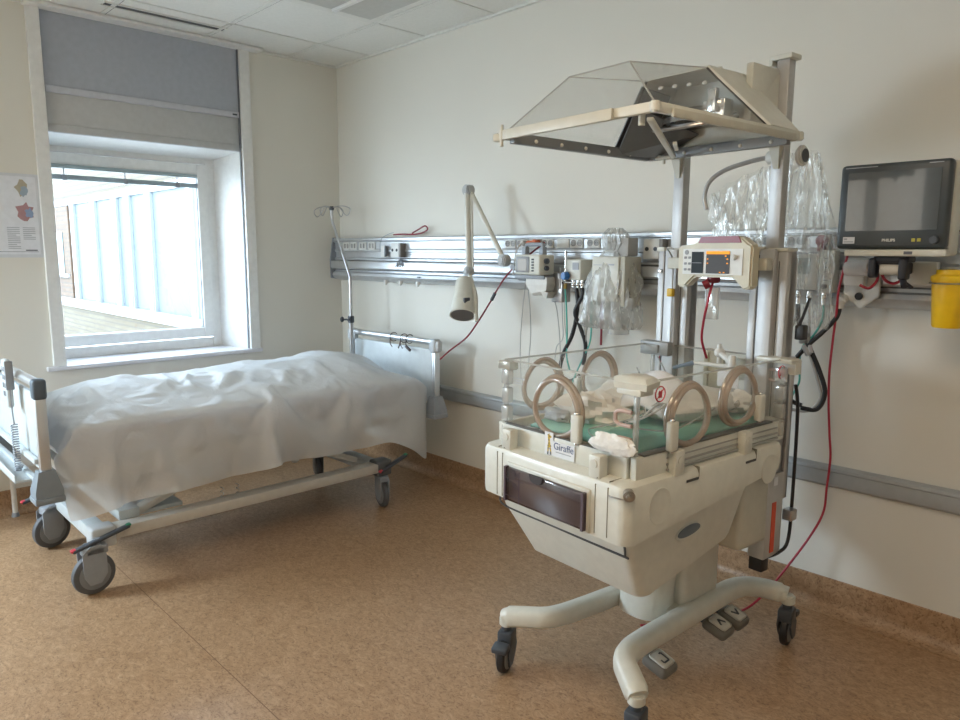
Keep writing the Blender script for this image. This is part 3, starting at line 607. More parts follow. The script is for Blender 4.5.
# cover over the bed (simulated cloth, stored as a mesh)
STEPS = [[463,-1,-4,-4,-5,-4,-3,-3,-6,-13,-21,-23,-21,1,20,25,21,17,9,6,7,1,-5,-6,-3,-1,0,1,1,2,1,1,1,1,1,0,1,0,-1,-1,
-1,-2,-2,-1,0,1,1,0,0,-1,-1,-1,-1,0,1,3,-4,-2,7,10,-1,-16,-15,-15,-16,-9,7,14,15,11,9,5,5,3,-1,-12,-14,-6,5,34,
-2,-5,-5,-5,-5,-2,-1,-1,-11,-19,-22,-21,4,20,22,19,14,9,4,4,0,-8,-7,-3,2,3,4,2,2,2,1,1,1,-3,-2,-2,3,2,2,-11,
-9,-5,-1,2,8,10,2,1,0,-2,-2,-3,-5,0,1,0,0,5,8,1,-16,-14,-13,-14,-7,8,13,13,12,8,4,2,2,-1,-14,-11,-3,10,26,-3,
-5,-5,-5,-2,3,-2,-5,-9,-14,-23,-21,7,20,20,14,12,8,1,4,0,-9,-6,-1,5,6,2,1,0,-1,-2,-2,7,-1,-4,-6,6,5,-3,0,-16,
-9,-4,2,8,14,3,3,-2,-3,-4,-2,0,-1,-1,2,2,3,5,3,-9,-13,-14,-14,-5,7,12,13,12,4,7,0,0,-2,-13,-8,-1,8,22,-3,-4,
-6,-4,3,2,-3,-8,-8,-8,-20,-23,9,20,16,11,11,6,0,3,-1,-7,-4,2,8,1,-2,-2,-2,-3,-2,5,2,-7,3,-6,8,7,-3,3,-14,-12,
-5,1,6,11,12,-1,-3,-5,-5,-2,-1,-1,1,3,3,4,3,3,-4,-10,-13,-14,-4,6,10,12,9,10,0,-1,1,-1,-11,-7,2,7,16,-2,-4,-5,
-2,4,3,-10,-10,-9,-6,-7,-23,10,19,9,8,12,7,-1,0,1,-5,0,5,-1,-5,-3,-2,-2,-2,-1,0,5,-8,0,1,8,9,1,0,-5,-14,-5,
0,4,9,11,0,-2,0,-3,-11,-4,-2,1,5,2,2,4,4,-1,-7,-11,-13,-2,5,7,10,10,6,0,0,0,0,-10,-4,2,6,11,-1,-4,-3,0,
2,0,1,-13,-8,3,-14,-21,12,13,0,10,12,8,0,1,-2,-1,2,-4,-5,-1,-1,-1,-1,-2,-2,-2,-2,0,2,2,4,7,6,0,-2,-11,-3,-1,
3,5,9,1,0,2,0,-13,-9,-4,0,3,5,0,0,7,2,-3,-11,-11,0,6,8,3,9,4,2,0,0,-2,-7,0,5,8,-3,-2,-1,0,1,1,
1,2,-11,-7,7,-19,-18,10,9,-3,9,10,12,1,3,-5,-2,-1,-2,6,2,0,-1,-2,-3,-2,1,0,0,0,0,-2,1,4,3,-2,-7,-1,1,1,
2,4,3,3,2,3,-8,-15,-7,-3,2,2,2,7,-5,7,0,-9,-9,7,2,8,-1,6,1,2,2,0,-4,-2,6,10,10,-21,0,1,1,0,0,3,
3,-8,-8,9,-14,-20,7,1,9,-3,7,9,13,-3,-7,-1,1,6,5,3,0,-1,-1,-2,-1,-1,-1,0,-1,0,-1,-1,-1,1,0,-2,0,1,0,0,
2,1,3,3,3,1,-12,-15,-4,0,2,2,9,1,-8,6,-7,-6,11,7,0,-5,3,1,2,1,0,-1,2,10,11,9,-34,2,3,2,0,-2,2,5,
-2,-10,8,-7,-21,0,8,10,-7,2,7,13,-5,-9,4,3,3,8,3,1,-1,-1,-1,-2,-1,-2,-1,-1,-2,-3,1,1,0,1,-1,1,0,-2,0,3,
-2,1,3,4,4,0,-18,-9,-1,1,2,9,7,-5,-10,3,-6,10,12,-9,-2,0,1,1,2,2,-3,10,12,10,7,-35,-4,2,4,1,-4,1,1,6,
-10,3,4,-20,7,-1,12,-10,1,1,12,-10,7,-4,2,2,9,0,-4,-1,0,0,1,0,0,-2,-2,-2,3,-4,0,6,-3,-3,0,4,-4,-1,5,-5,
1,1,2,3,6,-2,-18,-2,0,2,5,12,0,-11,-5,13,6,0,-3,-10,-3,5,5,-1,0,-1,5,17,14,1,-22,-15,-1,2,3,-1,-4,-1,9,-5,
0,9,-17,12,-4,9,-8,6,-9,0,10,-1,-3,4,-5,1,0,0,1,1,0,0,0,0,0,-2,0,4,-6,1,5,-4,5,0,-5,1,5,-5,5,-4,
0,-1,6,-5,-1,5,-14,0,1,3,16,4,-6,-8,12,-10,-1,5,-8,8,-4,2,5,-3,-1,-2,8,23,-4,-12,-5,-14,5,-3,0,1,5,-4,3,10,
1,-14,15,-5,7,-9,1,4,-5,8,0,-6,1,0,1,1,0,0,-2,0,0,-1,1,0,4,-4,-1,4,-4,0,5,-1,3,-6,7,0,-5,5,-4,3,
-5,-1,0,3,7,-13,-5,1,2,6,14,0,-10,10,-11,0,-4,10,2,-5,0,0,3,-2,-3,16,-1,6,-25,0,0,-2,2,2,2,5,0,8,1,-12,
3,14,-7,4,-5,7,1,-6,6,-4,1,3,0,0,0,-1,-1,0,1,-2,3,0,-3,0,0,3,-3,2,-1,3,-4,1,4,-4,-1,0,5,-5,0,1,
3,-4,1,9,-9,-9,-1,3,9,2,9,-9,9,-12,-3,4,9,1,-5,-2,-1,0,1,3,5,6,0,-14,0,-1,0,0,1,2,0,2,8,-7,3,-3,
13,-6,-2,5,4,1,-5,0,3,1,1,0,0,0,-2,2,0,0,-3,4,-1,-3,3,0,1,-2,0,-1,2,-4,6,-3,2,-1,-5,3,-3,2,4,1,
-5,-2,9,-4,-10,-2,2,6,9,3,-8,7,-10,-1,8,5,0,-5,-1,0,2,2,4,4,3,3,-13,0,0,-1,0,0,0,1,3,0,1,3,-3,1,
7,-4,3,0,4,-3,1,2,0,0,0,0,-1,1,0,1,0,-3,3,-1,-2,3,0,0,0,-1,-2,-1,3,2,-4,3,-1,-2,-5,0,4,4,1,-5,
-1,1,4,-9,-2,1,5,9,-4,-2,4,-7,3,7,3,-3,-2,1,3,1,3,4,4,3,3,-13,0,0,0,0,-1,0,0,0,5,0,2,-3,0,5,
-3,2,2,0,1,0,1,0,0,0,-1,1,0,0,1,-2,2,-2,-1,3,-2,1,0,1,-1,-3,2,1,-3,0,3,-2,1,-5,2,0,5,0,-5,1,
3,1,-8,-1,0,4,7,-1,-2,-3,1,5,2,3,-4,2,3,1,3,3,4,4,3,3,-12,-1,0,0,0,-1,0,0,0,0,5,-1,0,-1,3,-2,
2,1,1,1,0,0,0,0,0,0,0,0,0,-1,2,0,0,-2,3,-1,-2,-1,3,-1,-3,2,0,-4,1,3,-3,3,-5,3,-1,4,-5,0,4,2,
-1,-6,2,-1,0,5,1,-2,-1,1,4,2,-1,2,3,1,3,3,3,4,4,3,3,-12,-1,0,0,0,0,-1,0,0,0,0,3,-1,0,0,1,1,
1,1,1,1,0,-1,0,0,0,0,0,0,0,1,0,1,-2,2,-1,-3,-1,3,-1,-3,2,-3,1,1,-2,2,0,-4,5,-2,0,1,0,-1,4,-3,
-1,2,0,-1,0,1,1,-1,2,1,2,2,3,2,2,3,3,3,4,4,3,3,-12,0,-1,0,0,0,0,-1,0,0,0,1,0,0,0,1,1,1,
1,1,1,0,0,-1,1,0,0,0,0,-1,0,2,-1,-2,1,1,-3,0,-2,2,-3,2,-3,2,-3,3,-3,-2,2,4,-1,1,0,0,0,0,0,1,
0,0,-1,1,0,0,0,2,2,2,3,2,2,2,3,3,4,3,4,3,3,-12,0,-1,0,0,0,0,0,0,0,0,0,0,1,0,0,1,2,1,
1,0,0,0,-1,-1,2,0,0,0,-1,0,-1,2,-2,-1,0,0,-1,-1,0,-1,0,-1,-1,-1,-1,0,0,2,2,1,0,1,0,0,0,0,1,-1,
0,0,0,-1,2,0,2,2,3,2,2,2,2,3,3,4,3,4,3,3,-12,0,-1,0,0,0,1,0,0,0,-1,0,0,0,1,0,2,2,1,-2,
2,0,0,-1,-1,0,2,0,0,0,-1,-1,1,-1,-1,0,0,-1,0,-1,-1,0,-1,-1,-1,-1,-1,2,1,1,2,0,1,0,0,0,0,1,-1,0,
0,-1,0,2,1,2,2,2,2,2,2,2,3,3,4,3,3,4,3,-13,0,0,0,1,0,0,1,0,-2,1,0,-1,1,0,0,2,1,0,0,2,
0,0,-1,0,-1,0,2,0,0,-1,0,-1,0,-1,0,0,0,-1,0,-1,-1,-1,-1,-1,-1,0,1,2,1,1,1,0,0,0,0,0,1,0,-1,-1,
0,0,2,1,2,2,2,2,2,2,2,3,3,3,4,3,3,4,-15,1,1,1,0,0,1,-1,-1,2,1,0,-2,0,0,0,0,1,1,1,2,1,
-1,-1,0,-1,0,1,1,1,0,-1,-1,-1,-1,0,1,-1,0,-1,-1,-1,-1,-1,0,-1,0,1,2,1,1,0,0,0,0,0,0,0,1,-1,-1,1,
0,1,1,2,2,2,2,2,2,1,4,3,3,4,3,3,4,-15,1,1,1,0,0,0,-1,0,3,2,-1,-3,1,-1,0,0,1,1,1,2,1,-1,
0,-1,-1,0,0,2,2,-2,1,-1,-1,-1,0,0,-1,0,-1,-1,-1,0,-1,-1,0,1,1,2,0,0,0,0,0,0,0,0,0,1,-1,0,0,0,
1,2,1,2,2,2,2,2,-1,6,3,3,4,3,4,3,-16,2,1,1,0,0,-1,0,0,4,2,-4,0,0,0,-1,0,1,1,0,3,1,0,-1,
-1,-1,-2,2,0,4,-1,-1,-1,-1,0,0,0,0,-1,-1,-1,0,-1,-1,0,0,1,1,2,0,0,-1,0,0,0,0,0,0,0,0,0,0,1,1,
1,1,1,3,2,2,2,-5,9,4,3,4,3,4,3,-16,2,1,1,1,0,-2,1,-1,-1,5,-2,0,1,-1,0,-1,-1,-1,4,2,3,-1,0,-1,
-2,-2,2,0,0,4,-4,1,-1,-1,0,1,0,0,-1,-1,-1,-1,0,0,0,0,0,0,0,1,0,1,0,0,0,0,0,1,0,0,0,0,1,1,
1,0,4,2,0,-2,-3,5,9,6,4,3,3,4,-16,2,1,2,0,0,-1,-2,1,-4,5,1,1,0,-2,1,0,-3,0,1,5,1,2,-1,-1,-1,
-3,0,2,1,0,0,-1,0,-1,1,1,0,-1,-1,-1,-1,-1,0,0,0,0,0,0,0,1,0,1,0,0,0,0,1,0,0,0,0,1,0,0,0,
1,-1,-1,0,1,0,2,4,7,10,5,5,3,-15,2,1,1,2,1,-2,-2,-1,-3,5,1,0,-2,1,1,0,-2,-1,0,4,2,3,-1,-1,-1,-3,
0,2,1,-6,4,0,1,-1,2,1,0,-1,-2,-1,-1,-1,0,0,0,0,-1,-1,1,1,1,0,0,1,0,0,1,0,0,0,0,1,0,0,0,-4,
-2,4,1,1,1,0,2,1,-3,-1,-2,0,23,2,1,1,2,1,0,-2,-1,-3,0,4,0,-3,1,1,0,-2,0,-1,1,5,2,1,-2,0,-4,1,
2,-7,0,1,1,2,3,1,2,-1,-1,-1,-2,-3,1,0,0,1,0,-1,0,0,1,-1,0,1,0,1,1,0,-1,0,0,0,2,-1,1,-2,-1,-3,
-4,-3,5,5,-4,-7,7,4,1,1,-1,24,0,2,1,2,2,1,-2,-3,-1,-1,3,0,-3,0,2,-1,-1,-1,0,-1,5,4,0,-1,-1,-3,0,-3,
-2,1,1,2,2,2,2,1,0,-4,-5,0,1,1,0,1,1,0,1,-1,0,0,-1,-2,0,2,1,1,0,-1,-2,1,0,2,0,-1,0,-3,-1,-3,
-4,-4,7,-11,-4,-4,-4,-3,-4,1,61,1,1,1,2,2,1,-1,-2,-2,-1,2,0,-3,0,1,-1,-1,-1,0,0,1,3,5,-1,-1,-4,-2,-2,0,
-2,4,1,3,2,2,1,-3,-6,-2,2,1,0,1,1,1,2,1,-1,0,-1,-3,-1,-1,3,2,1,0,-2,-2,1,0,1,1,-1,-2,0,-4,0,-5,
-3,0,-5,-5,-3,-4,-4,-3,-4,66,2,1,1,1,2,-1,0,0,-2,-1,1,0,-3,0,1,-2,-1,0,-1,0,2,3,3,-6,1,1,-3,-3,2,-2,
2,4,2,3,1,-3,-3,-5,1,2,0,0,2,1,1,3,1,0,-1,-2,-4,0,-1,3,2,1,-1,-4,0,1,0,1,2,0,-3,-2,-1,-4,-1,-4,
-2,-4,-4,-3,-4,-4,-3,-4,67,1,2,-1,2,1,0,-1,0,0,-1,-1,0,-2,0,-1,0,-1,-1,0,1,0,0,4,-5,3,1,-2,-4,-1,2,2,
3,2,2,-3,-6,-1,1,1,2,0,0,1,2,1,4,1,-1,-1,-6,0,0,-1,3,1,1,-1,-4,0,0,2,-1,3,1,-3,-2,-3,-1,-3,-3,-3,
-3,-4,-3,-4,-3,-4,-3,67,1,1,0,1,1,0,-1,0,-1,0,-1,-1,-1,-1,0,-1,0,-1,0,0,-2,0,5,-3,-1,6,-3,-2,-1,1,2,2,
2,-2,-6,-1,1,1,2,0,0,0,2,-1,4,3,2,-4,-5,1,-1,-1,0,3,-1,2,0,-4,0,1,1,0,1,3,-2,-3,-3,-2,-2,-4,-2,-3,
-4,-3,-4,-4,-3,-4,68,1,0,1,0,2,0,-1,0,-1,-1,-1,0,-1,-1,0,-1,0,-1,0,0,-2,-1,1,2,-3,1,3,0,0,0,1,2,-2,
-3,-1,0,1,0,1,1,-1,1,0,1,3,4,-5,2,-5,1,0,-1,0,2,-2,2,0,-2,0,0,1,0,1,3,-1,-3,-3,-4,-2,-2,-3,-3,-3,
-3,-4,-4,-3,-4,68,1,0,1,0,1,1,-1,0,-1,-1,0,-2,-1,-1,-1,-1,-2,-1,-1,0,0,1,1,0,0,0,1,1,1,1,1,-1,-1,-1,
0,0,0,1,0,1,0,-1,0,1,4,1,-7,-2,3,2,-1,-1,0,2,-2,1,0,-1,0,0,0,2,0,3,0,-3,-4,-3,-3,-1,-3,-3,-3,-3,
-4,-4,-3,-4,68,1,1,0,1,1,0,0,-1,-1,0,-2,-1,-1,-1,-1,-1,-2,0,-1,0,0,0,1,0,1,0,1,0,1,0,1,0,0,0,0,
-1,-2,2,1,0,0,0,-1,1,3,-5,-3,1,4,-2,0,0,1,-1,0,1,0,0,-1,1,0,-2,4,2,-1,-2,-3,-4,-3,0,-3,-3,-3,-3,-4,
-3,-4,-3,66,2,1,1,0,1,0,0,-1,-1,-2,-1,0,-1,-2,-1,-1,-2,0,0,0,0,0,0,0,0,0,1,0,2,1,1,0,1,0,-1,-3,
-2,3,2,0,0,-1,-1,2,-4,3,-4,1,3,-2,0,1,-1,0,0,1,0,0,0,-1,0,0,0,3,0,-1,-4,-3,-2,-1,-2,-3,-3,-2,-4,-3,
-3,-4,64,0,2,3,0,1,0,0,-1,-3,-1,0,0,-1,-2,-1,-1,-1,0,0,0,-1,0,-1,0,0,1,1,0,1,2,1,0,0,0,1,-4,-3,
4,2,1,-1,-5,4,0,-4,0,0,2,-1,0,1,-1,0,1,1,0,0,-1,0,1,-2,1,-2,2,1,-1,-3,-3,-2,0,-2,-3,-3,-2,-3,-3,-3,
-3,62,1,2,1,2,0,1,-1,-3,-2,0,-2,2,-1,-3,0,-2,0,0,1,-1,-1,-1,0,-1,1,0,0,1,2,2,1,1,-1,0,-2,-1,-4,-1,
7,0,0,-7,0,3,1,-2,0,1,0,1,-1,1,1,-2,3,-2,2,-2,1,-1,1,-2,0,-1,1,-1,-1,-2,-2,-1,-2,-2,-3,-2,-2,-3,-3,-3,
50,8,4,4,1,0,1,-2,-3,-1,0,-3,1,0,-3,0,-1,-1,0,1,-1,-1,0,-1,0,0,1,0,2,2,2,1,0,0,-2,-2,-1,-4,-3,9,
-1,-1,-7,-1,1,2,1,1,1,0,0,1,1,-3,1,3,-4,4,-2,2,-1,-2,1,-2,0,-1,0,0,-2,-2,-2,-1,-2,-2,-2,-2,-2,-4,-2,43,
5,5,6,8,0,-2,-1,-1,-2,-1,-2,0,-4,2,-2,0,-1,0,1,0,-1,0,-1,0,0,1,2,1,3,-4,5,1,-1,-1,-3,-4,-1,-4,9,-2,
0,-9,1,2,2,1,0,1,1,1,0,-2,-3,2,2,-3,5,-2,2,-4,1,-3,3,-1,-1,0,-1,0,-1,-2,-2,-2,-2,-1,-2,-5,0,-3,13,13,
1,18,-6,0,5,0,0,-1,1,0,0,3,0,-1,0,0,0,-1,0,-1,0,0,-1,0,0,-3,5,-5,9,2,2,1,0,-2,-3,-3,-4,10,-1,0,
-10,3,1,1,1,2,0,0,-2,-7,5,1,2,1,-6,9,0,1,-3,-5,-2,2,-6,3,-4,3,1,0,-1,-1,-1,0,0,-1,-13,5,-2,-29,25,21,
1,-5,-1,2,3,0,0,-2,-2,-2,0,0,0,1,1,2,3,-4,-2,-1,0,0,2,3,8,0,-13,0,0,2,3,6,8,-14,-6,19,7,5,-1,-1,
-21,-1,3,1,-4,9,2,2,1,-1,-2,-5,-5,22,3,2,1,-1,-1,-3,-5,-8,-16,9,-2,-5,3,1,-2,-5,-1,0,1,5,-6,-14,-15,25,10,2,
-2,-1,1,1,3,2,-2,-3,-2,-2,1,0,-1,0,3,-2,-1,-1,2,5,-1,-4,3,9,4,-6,-13,9,4,-3,10,-13,-7,19,13,6,1,6,-1,-19,
-18,2,-6,7,-5,-1,1,2,7,-5,-5,10,21,-1,11,2,-1,-4,-13,-4,-12,-12,8,-5,-1,1,3,-7,0,4,-3,3,7,-4,-8,-26,20,11,4,0,
-2,0,4,7,1,-4,-7,-2,0,1,1,-1,-2,0,0,-1,1,8,4,-2,-8,0,9,9,-11,-8,-2,2,11,0,-15,20,3,19,7,3,3,-2,-8,-20,
-20,-6,0,0,3,10,-9,-3,-1,8,15,17,-3,11,5,-1,-9,-16,-6,-14,-7,8,-3,4,-1,-7,-1,2,6,-2,2,6,-5,-14,-21,18,12,7,1,-3,
-1,7,10,0,-12,-5,-2,1,2,1,0,-1,-1,-2,0,9,6,2,-4,-9,-3,6,9,4,-5,-12,-7,-2,0,20,5,6,22,6,3,2,-2,-5,-11,-21,
-18,-7,0,9,2,-1,-9,2,13,18,9,-3,8,9,-3,-12,-18,-8,-12,-4,2,5,-4,-3,0,3,2,8,-1,3,2,-8,-18,-16,17,15,8,0,0,-3,
9,12,-3,-16,-4,-1,1,2,3,-2,2,-2,-4,6,7,4,0,-3,-7,-7,4,7,4,-1,-2,-5,-10,0,15,3,16,22,0,-4,7,3,-3,-8,-13,-19,
-14,-8,-2,-1,0,1,10,16,14,1,2,10,6,-5,-15,-18,-12,-6,-3,-1,0,1,3,3,6,-3,8,1,0,0,-11,-21,-7,19,14,6,-2,-2,4,13,
8,-7,-18,1,2,0,1,-4,0,6,0,-5,-1,5,5,-1,-3,-6,-1,0,5,5,-1,-5,-5,-2,2,6,13,19,19,-10,-2,5,6,0,-5,-8,-12,-14,
-10,-6,-3,-1,2,9,16,9,-5,11,8,2,-6,-18,-17,-8,0,4,-5,4,2,1,0,-6,4,5,3,-2,-3,-13,-22,1,18,14,6,-3,0,7,12,6,
-10,-20,-1,3,1,-2,-2,1,10,4,-6,-3,1,3,0,-3,-4,-2,1,3,3,3,-3,-1,5,1,-1,16,20,14,-11,-7,2,7,1,-3,-5,-7,-9,-9,
-7,-4,-4,3,12,10,3,-5,11,6,0,-6,-18,-17,3,3,2,1,-1,-2,-4,-7,3,8,7,0,-5,-6,-15,-23,6,18,13,7,-2,2,9,11,3,-13,
-20,-3,2,1,-3,0,3,13,7,-4,-7,-1,2,2,-4,-6,-2,1,2,2,4,3,1,0,-1,7,17,20,11,-13,-11,-2,5,2,-2,-4,-3,-4,-5,-6,
-5,-4,8,6,3,-1,-2,9,4,-1,-5,-14,-16,-5,1,2,4,1,-4,-6,3,9,11,3,-3,-7,-10,-17,-22,9,17,14,8,0,3,10,11,0,-16,-20,
-5,2,-2,0,0,10,7,13,-1,-8,-6,2,4,-6,-6,-4,0,-1,1,7,4,2,1,4,10,19,19,6,-15,-14,-5,2,1,-2,-2,-1,0,-1,-2,-2,
-5,5,2,-2,0,-1,6,1,-2,-3,-10,-13,-7,-2,0,2,2,-4,2,10,13,7,-1,-6,-9,-12,-18,-21,11,17,14,9,1,6,11,10,-4,-19,-20,-6,
0,0,0,3,13,9,9,2,-12,-3,0,4,-3,-9,-5,-2,-4,1,9,6,2,3,7,15,20,17,3,-17,-18,-8,-1,-1,-2,-2,1,4,2,1,0,1,
0,-2,-4,-2,0,1,-1,-1,-4,-3,-9,-9,-2,-1,0,0,2,12,11,8,2,-4,-7,-10,-13,-18,-20,13,17,15,9,3,8,12,9,-8,-21,-20,-7,0,
1,2,3,7,8,11,10,-15,0,0,0,-4,-5,-7,-5,-7,0,10,9,3,6,11,18,20,16,-1,-19,-21,-12,-4,-2,-4,0,4,7,2,5,-2,-2,-1,
-2,-1,-6,2,-1,-1,-1,-2,-5,-5,-3,-2,0,1,1,2,10,10,3,-1,-4,-7,-10,-12,-18,-19,16,16,16,9,7,9,11,7,-11,-22,-20,-8,3,3,
4,5,6,8,10,8,-15,-7,-2,-2,-4,-4,-6,-7,-5,0,11,10,7,9,14,20,21,14,-4,-22,-23,-16,-7,-4,-3,1,7,8,5,7,-3,-2,-2,0,
-5,-10,6,-5,0,0,-1,-1,-1,-1,-1,0,0,1,3,4,3,0,-2,-4,-6,-8,-9,-17,-19],
[-2190,25,25,25,25,25,25,25,23,20,10,3,12,26,19,13,17,20,23,25,27,29,29,28,26,24,25,25,24,25,25,26,27,27,26,25,25,25,26,26,
27,26,25,25,25,27,28,30,29,27,25,24,25,26,26,25,25,25,24,24,26,21,20,20,19,23,24,22,23,24,23,24,25,26,28,25,23,24,24,-1873,
24,25,25,26,25,25,24,24,22,14,4,11,26,17,14,18,21,23,25,28,30,28,27,25,25,24,25,25,25,25,27,26,27,25,25,24,26,27,28,24,
24,25,25,25,26,28,31,29,27,25,24,25,26,26,25,25,24,25,24,26,20,21,21,20,24,24,22,23,23,24,24,26,27,28,23,24,24,23,-1881,25,
25,25,25,26,25,24,23,23,19,6,10,25,15,16,20,22,23,26,28,29,27,26,25,24,25,25,26,25,26,27,26,25,25,24,25,27,28,27,26,21,
24,24,25,27,27,31,29,26,25,24,26,26,26,25,24,25,25,24,25,24,21,21,20,24,24,23,23,22,24,24,27,27,28,23,24,24,25,-1892,25,26,
25,25,25,25,24,23,23,23,14,4,24,14,19,22,21,24,27,28,28,26,25,25,24,26,25,26,26,26,26,25,25,24,24,26,27,28,27,26,22,22,
24,26,26,28,29,29,25,25,24,27,26,26,25,24,25,25,24,25,25,22,21,21,24,24,24,22,23,23,25,27,27,27,23,24,25,26,-1901,25,25,25,
26,25,25,21,22,23,25,23,1,23,15,23,23,21,24,26,28,26,26,25,24,26,26,25,26,26,25,26,25,25,23,25,27,27,26,27,26,24,21,24,
26,27,27,28,28,25,25,26,24,27,26,25,24,25,25,25,24,25,24,21,21,25,24,24,23,22,24,26,26,27,27,23,24,26,27,-1911,25,25,26,25,
25,25,24,20,24,27,19,5,21,21,24,23,22,23,26,26,26,25,25,24,27,26,26,25,25,25,25,25,25,24,26,26,28,26,26,25,24,23,24,26,
26,28,27,27,25,25,26,24,26,26,24,25,25,26,25,24,24,25,22,22,25,23,24,24,23,24,26,27,26,26,24,24,25,27,-1917,25,25,26,25,24,
25,24,22,25,26,13,14,22,23,24,24,23,22,26,25,25,24,25,26,26,26,26,25,25,25,24,25,24,25,26,27,26,27,25,25,24,24,25,26,26,
27,27,26,24,25,27,26,23,25,25,25,25,25,25,25,25,25,23,23,23,25,23,24,24,26,26,26,26,25,24,25,23,26,-1921,25,25,25,25,25,24,
24,24,25,27,20,7,24,25,24,25,25,24,21,25,24,24,26,25,27,26,25,25,25,25,24,25,25,25,25,27,26,26,25,25,25,25,25,26,26,26,
26,25,25,25,27,28,24,21,24,25,25,26,24,27,25,25,24,24,22,23,25,24,26,26,26,27,25,25,24,23,24,25,-1926,26,25,24,25,24,24,25,
25,25,27,24,6,25,24,24,26,26,24,21,25,23,24,26,26,27,25,25,25,25,24,25,25,25,25,26,26,26,25,25,25,25,26,26,26,26,25,25,
25,25,25,26,28,28,17,24,24,25,26,25,26,28,24,26,25,22,21,23,26,27,28,26,26,25,24,23,22,25,26,-1931,25,25,24,24,24,25,25,26,
25,29,25,6,23,26,25,25,27,25,21,23,23,25,26,27,25,26,25,24,25,25,25,25,24,26,26,25,26,25,25,24,26,27,27,26,25,25,25,24,
25,25,26,27,27,27,14,25,25,25,26,25,30,25,26,18,24,25,26,25,29,27,27,25,25,25,25,19,23,26,-1926,15,24,25,24,24,24,26,25,27,
29,24,12,18,27,26,26,26,23,25,20,25,25,25,27,27,25,25,25,25,24,25,25,25,25,26,26,25,25,24,25,26,28,28,25,26,24,24,24,24,
26,26,26,26,27,26,13,25,25,27,25,30,29,25,19,21,25,26,28,28,28,27,25,25,25,26,25,14,26,-1900,2,6,24,24,25,25,25,25,28,27,
25,19,13,26,28,27,26,24,23,21,26,24,25,27,27,25,25,25,25,24,25,25,25,26,25,26,25,24,24,26,27,28,28,25,24,25,24,24,25,25,
25,26,27,26,25,15,24,25,27,29,27,31,23,21,20,25,26,26,32,28,27,25,24,25,27,12,25,25,-1872,2,1,-3,25,24,25,25,27,27,28,19,
24,15,25,29,28,24,25,23,23,24,25,25,27,27,25,25,25,25,24,25,25,25,25,26,26,24,24,25,26,28,27,28,25,23,25,26,24,25,25,26,
25,25,26,23,23,18,25,27,27,32,28,24,23,19,25,27,26,32,28,27,25,25,25,25,26,4,25,-1876,2,-1,15,16,24,25,25,26,26,25,25,21,
19,26,28,26,25,26,23,25,24,24,26,26,27,26,25,24,25,24,25,24,25,25,26,26,25,24,25,26,28,28,26,25,25,25,24,26,25,25,25,25,
25,25,24,26,15,25,27,29,29,29,25,23,20,26,24,29,32,28,26,25,24,19,24,25,23,9,-1877,1,7,11,18,22,24,24,26,25,28,25,21,25,
23,24,27,26,25,25,25,24,25,25,26,27,26,24,25,25,24,25,24,25,26,25,25,25,25,25,26,28,27,28,24,25,25,25,24,26,25,24,26,24,
26,25,24,17,24,28,29,28,27,26,24,23,25,25,30,29,29,25,23,18,22,26,26,21,13,-1880,2,7,12,19,23,21,23,25,26,26,26,23,24,23,
25,26,26,26,25,25,25,25,25,26,27,25,25,25,25,24,25,24,26,24,26,25,25,25,24,26,27,29,26,26,24,25,26,24,25,25,25,25,24,26,
25,25,17,26,27,30,28,27,25,24,24,24,28,29,29,27,22,17,21,24,26,27,19,14,-1878,2,9,10,21,23,22,21,23,25,26,26,24,23,25,25,
26,26,26,26,25,25,25,25,26,27,26,25,24,25,24,26,25,25,24,26,24,25,24,25,25,27,28,27,27,24,24,26,24,25,25,25,24,26,25,25,
24,22,26,27,28,28,26,25,25,25,26,27,28,27,23,18,20,23,25,26,26,19,14,-1876,1,10,11,21,23,22,23,23,22,24,26,25,24,24,26,26,
27,26,26,25,25,25,25,27,26,26,25,24,25,25,25,26,24,25,25,24,25,24,24,25,27,27,28,27,25,23,26,25,24,24,26,25,26,24,25,23,
25,27,28,27,28,25,25,25,26,27,27,26,22,20,22,22,23,25,25,26,17,15,-1874,1,11,11,21,23,22,23,23,23,24,23,25,25,25,25,27,27,
27,25,25,25,25,26,26,27,25,25,25,25,25,25,25,25,25,25,24,24,24,25,24,26,28,27,26,25,24,25,26,24,25,25,26,26,26,23,24,25,
27,28,27,27,25,25,26,27,27,25,24,22,22,21,22,23,24,26,24,14,18,-1871,1,8,17,17,24,23,22,23,23,24,24,24,24,25,26,28,27,27,
25,25,24,26,26,27,26,25,25,24,25,25,26,25,26,24,25,24,24,24,24,24,26,27,26,27,25,25,25,25,25,25,26,25,26,25,25,23,25,27,
28,28,26,25,25,27,27,26,25,23,22,22,21,22,22,24,24,25,14,18,-1866,-1,12,11,20,23,24,23,23,23,21,24,25,23,26,27,28,28,27,25,
22,25,26,28,27,26,24,24,25,25,25,26,24,26,25,24,24,25,24,24,25,25,27,26,26,25,24,25,26,26,25,25,25,26,25,25,23,26,28,29,
27,26,22,25,28,27,26,24,23,21,22,21,21,23,23,24,25,16,16,-1855,0,-1,15,21,24,23,24,22,19,24,25,22,24,27,27,29,29,26,25,20,
26,27,28,28,26,24,23,24,25,25,26,26,24,25,25,24,24,25,24,25,26,26,26,25,24,25,25,26,26,25,25,25,26,25,25,22,27,28,28,27,
26,22,26,27,27,26,24,21,22,21,22,23,20,23,23,25,17,16,-1864,4,11,12,21,24,23,20,20,25,25,23,19,25,28,28,29,29,27,25,19,25,
28,28,29,23,26,25,23,23,25,25,26,26,25,25,25,24,25,25,25,25,26,26,25,24,24,26,26,26,25,25,25,25,25,24,23,27,27,28,27,25,
23,26,27,27,26,23,21,23,21,24,19,19,23,23,24,21,13,-1858,5,7,14,19,23,21,19,28,25,24,20,16,27,29,30,28,29,27,25,19,24,28,
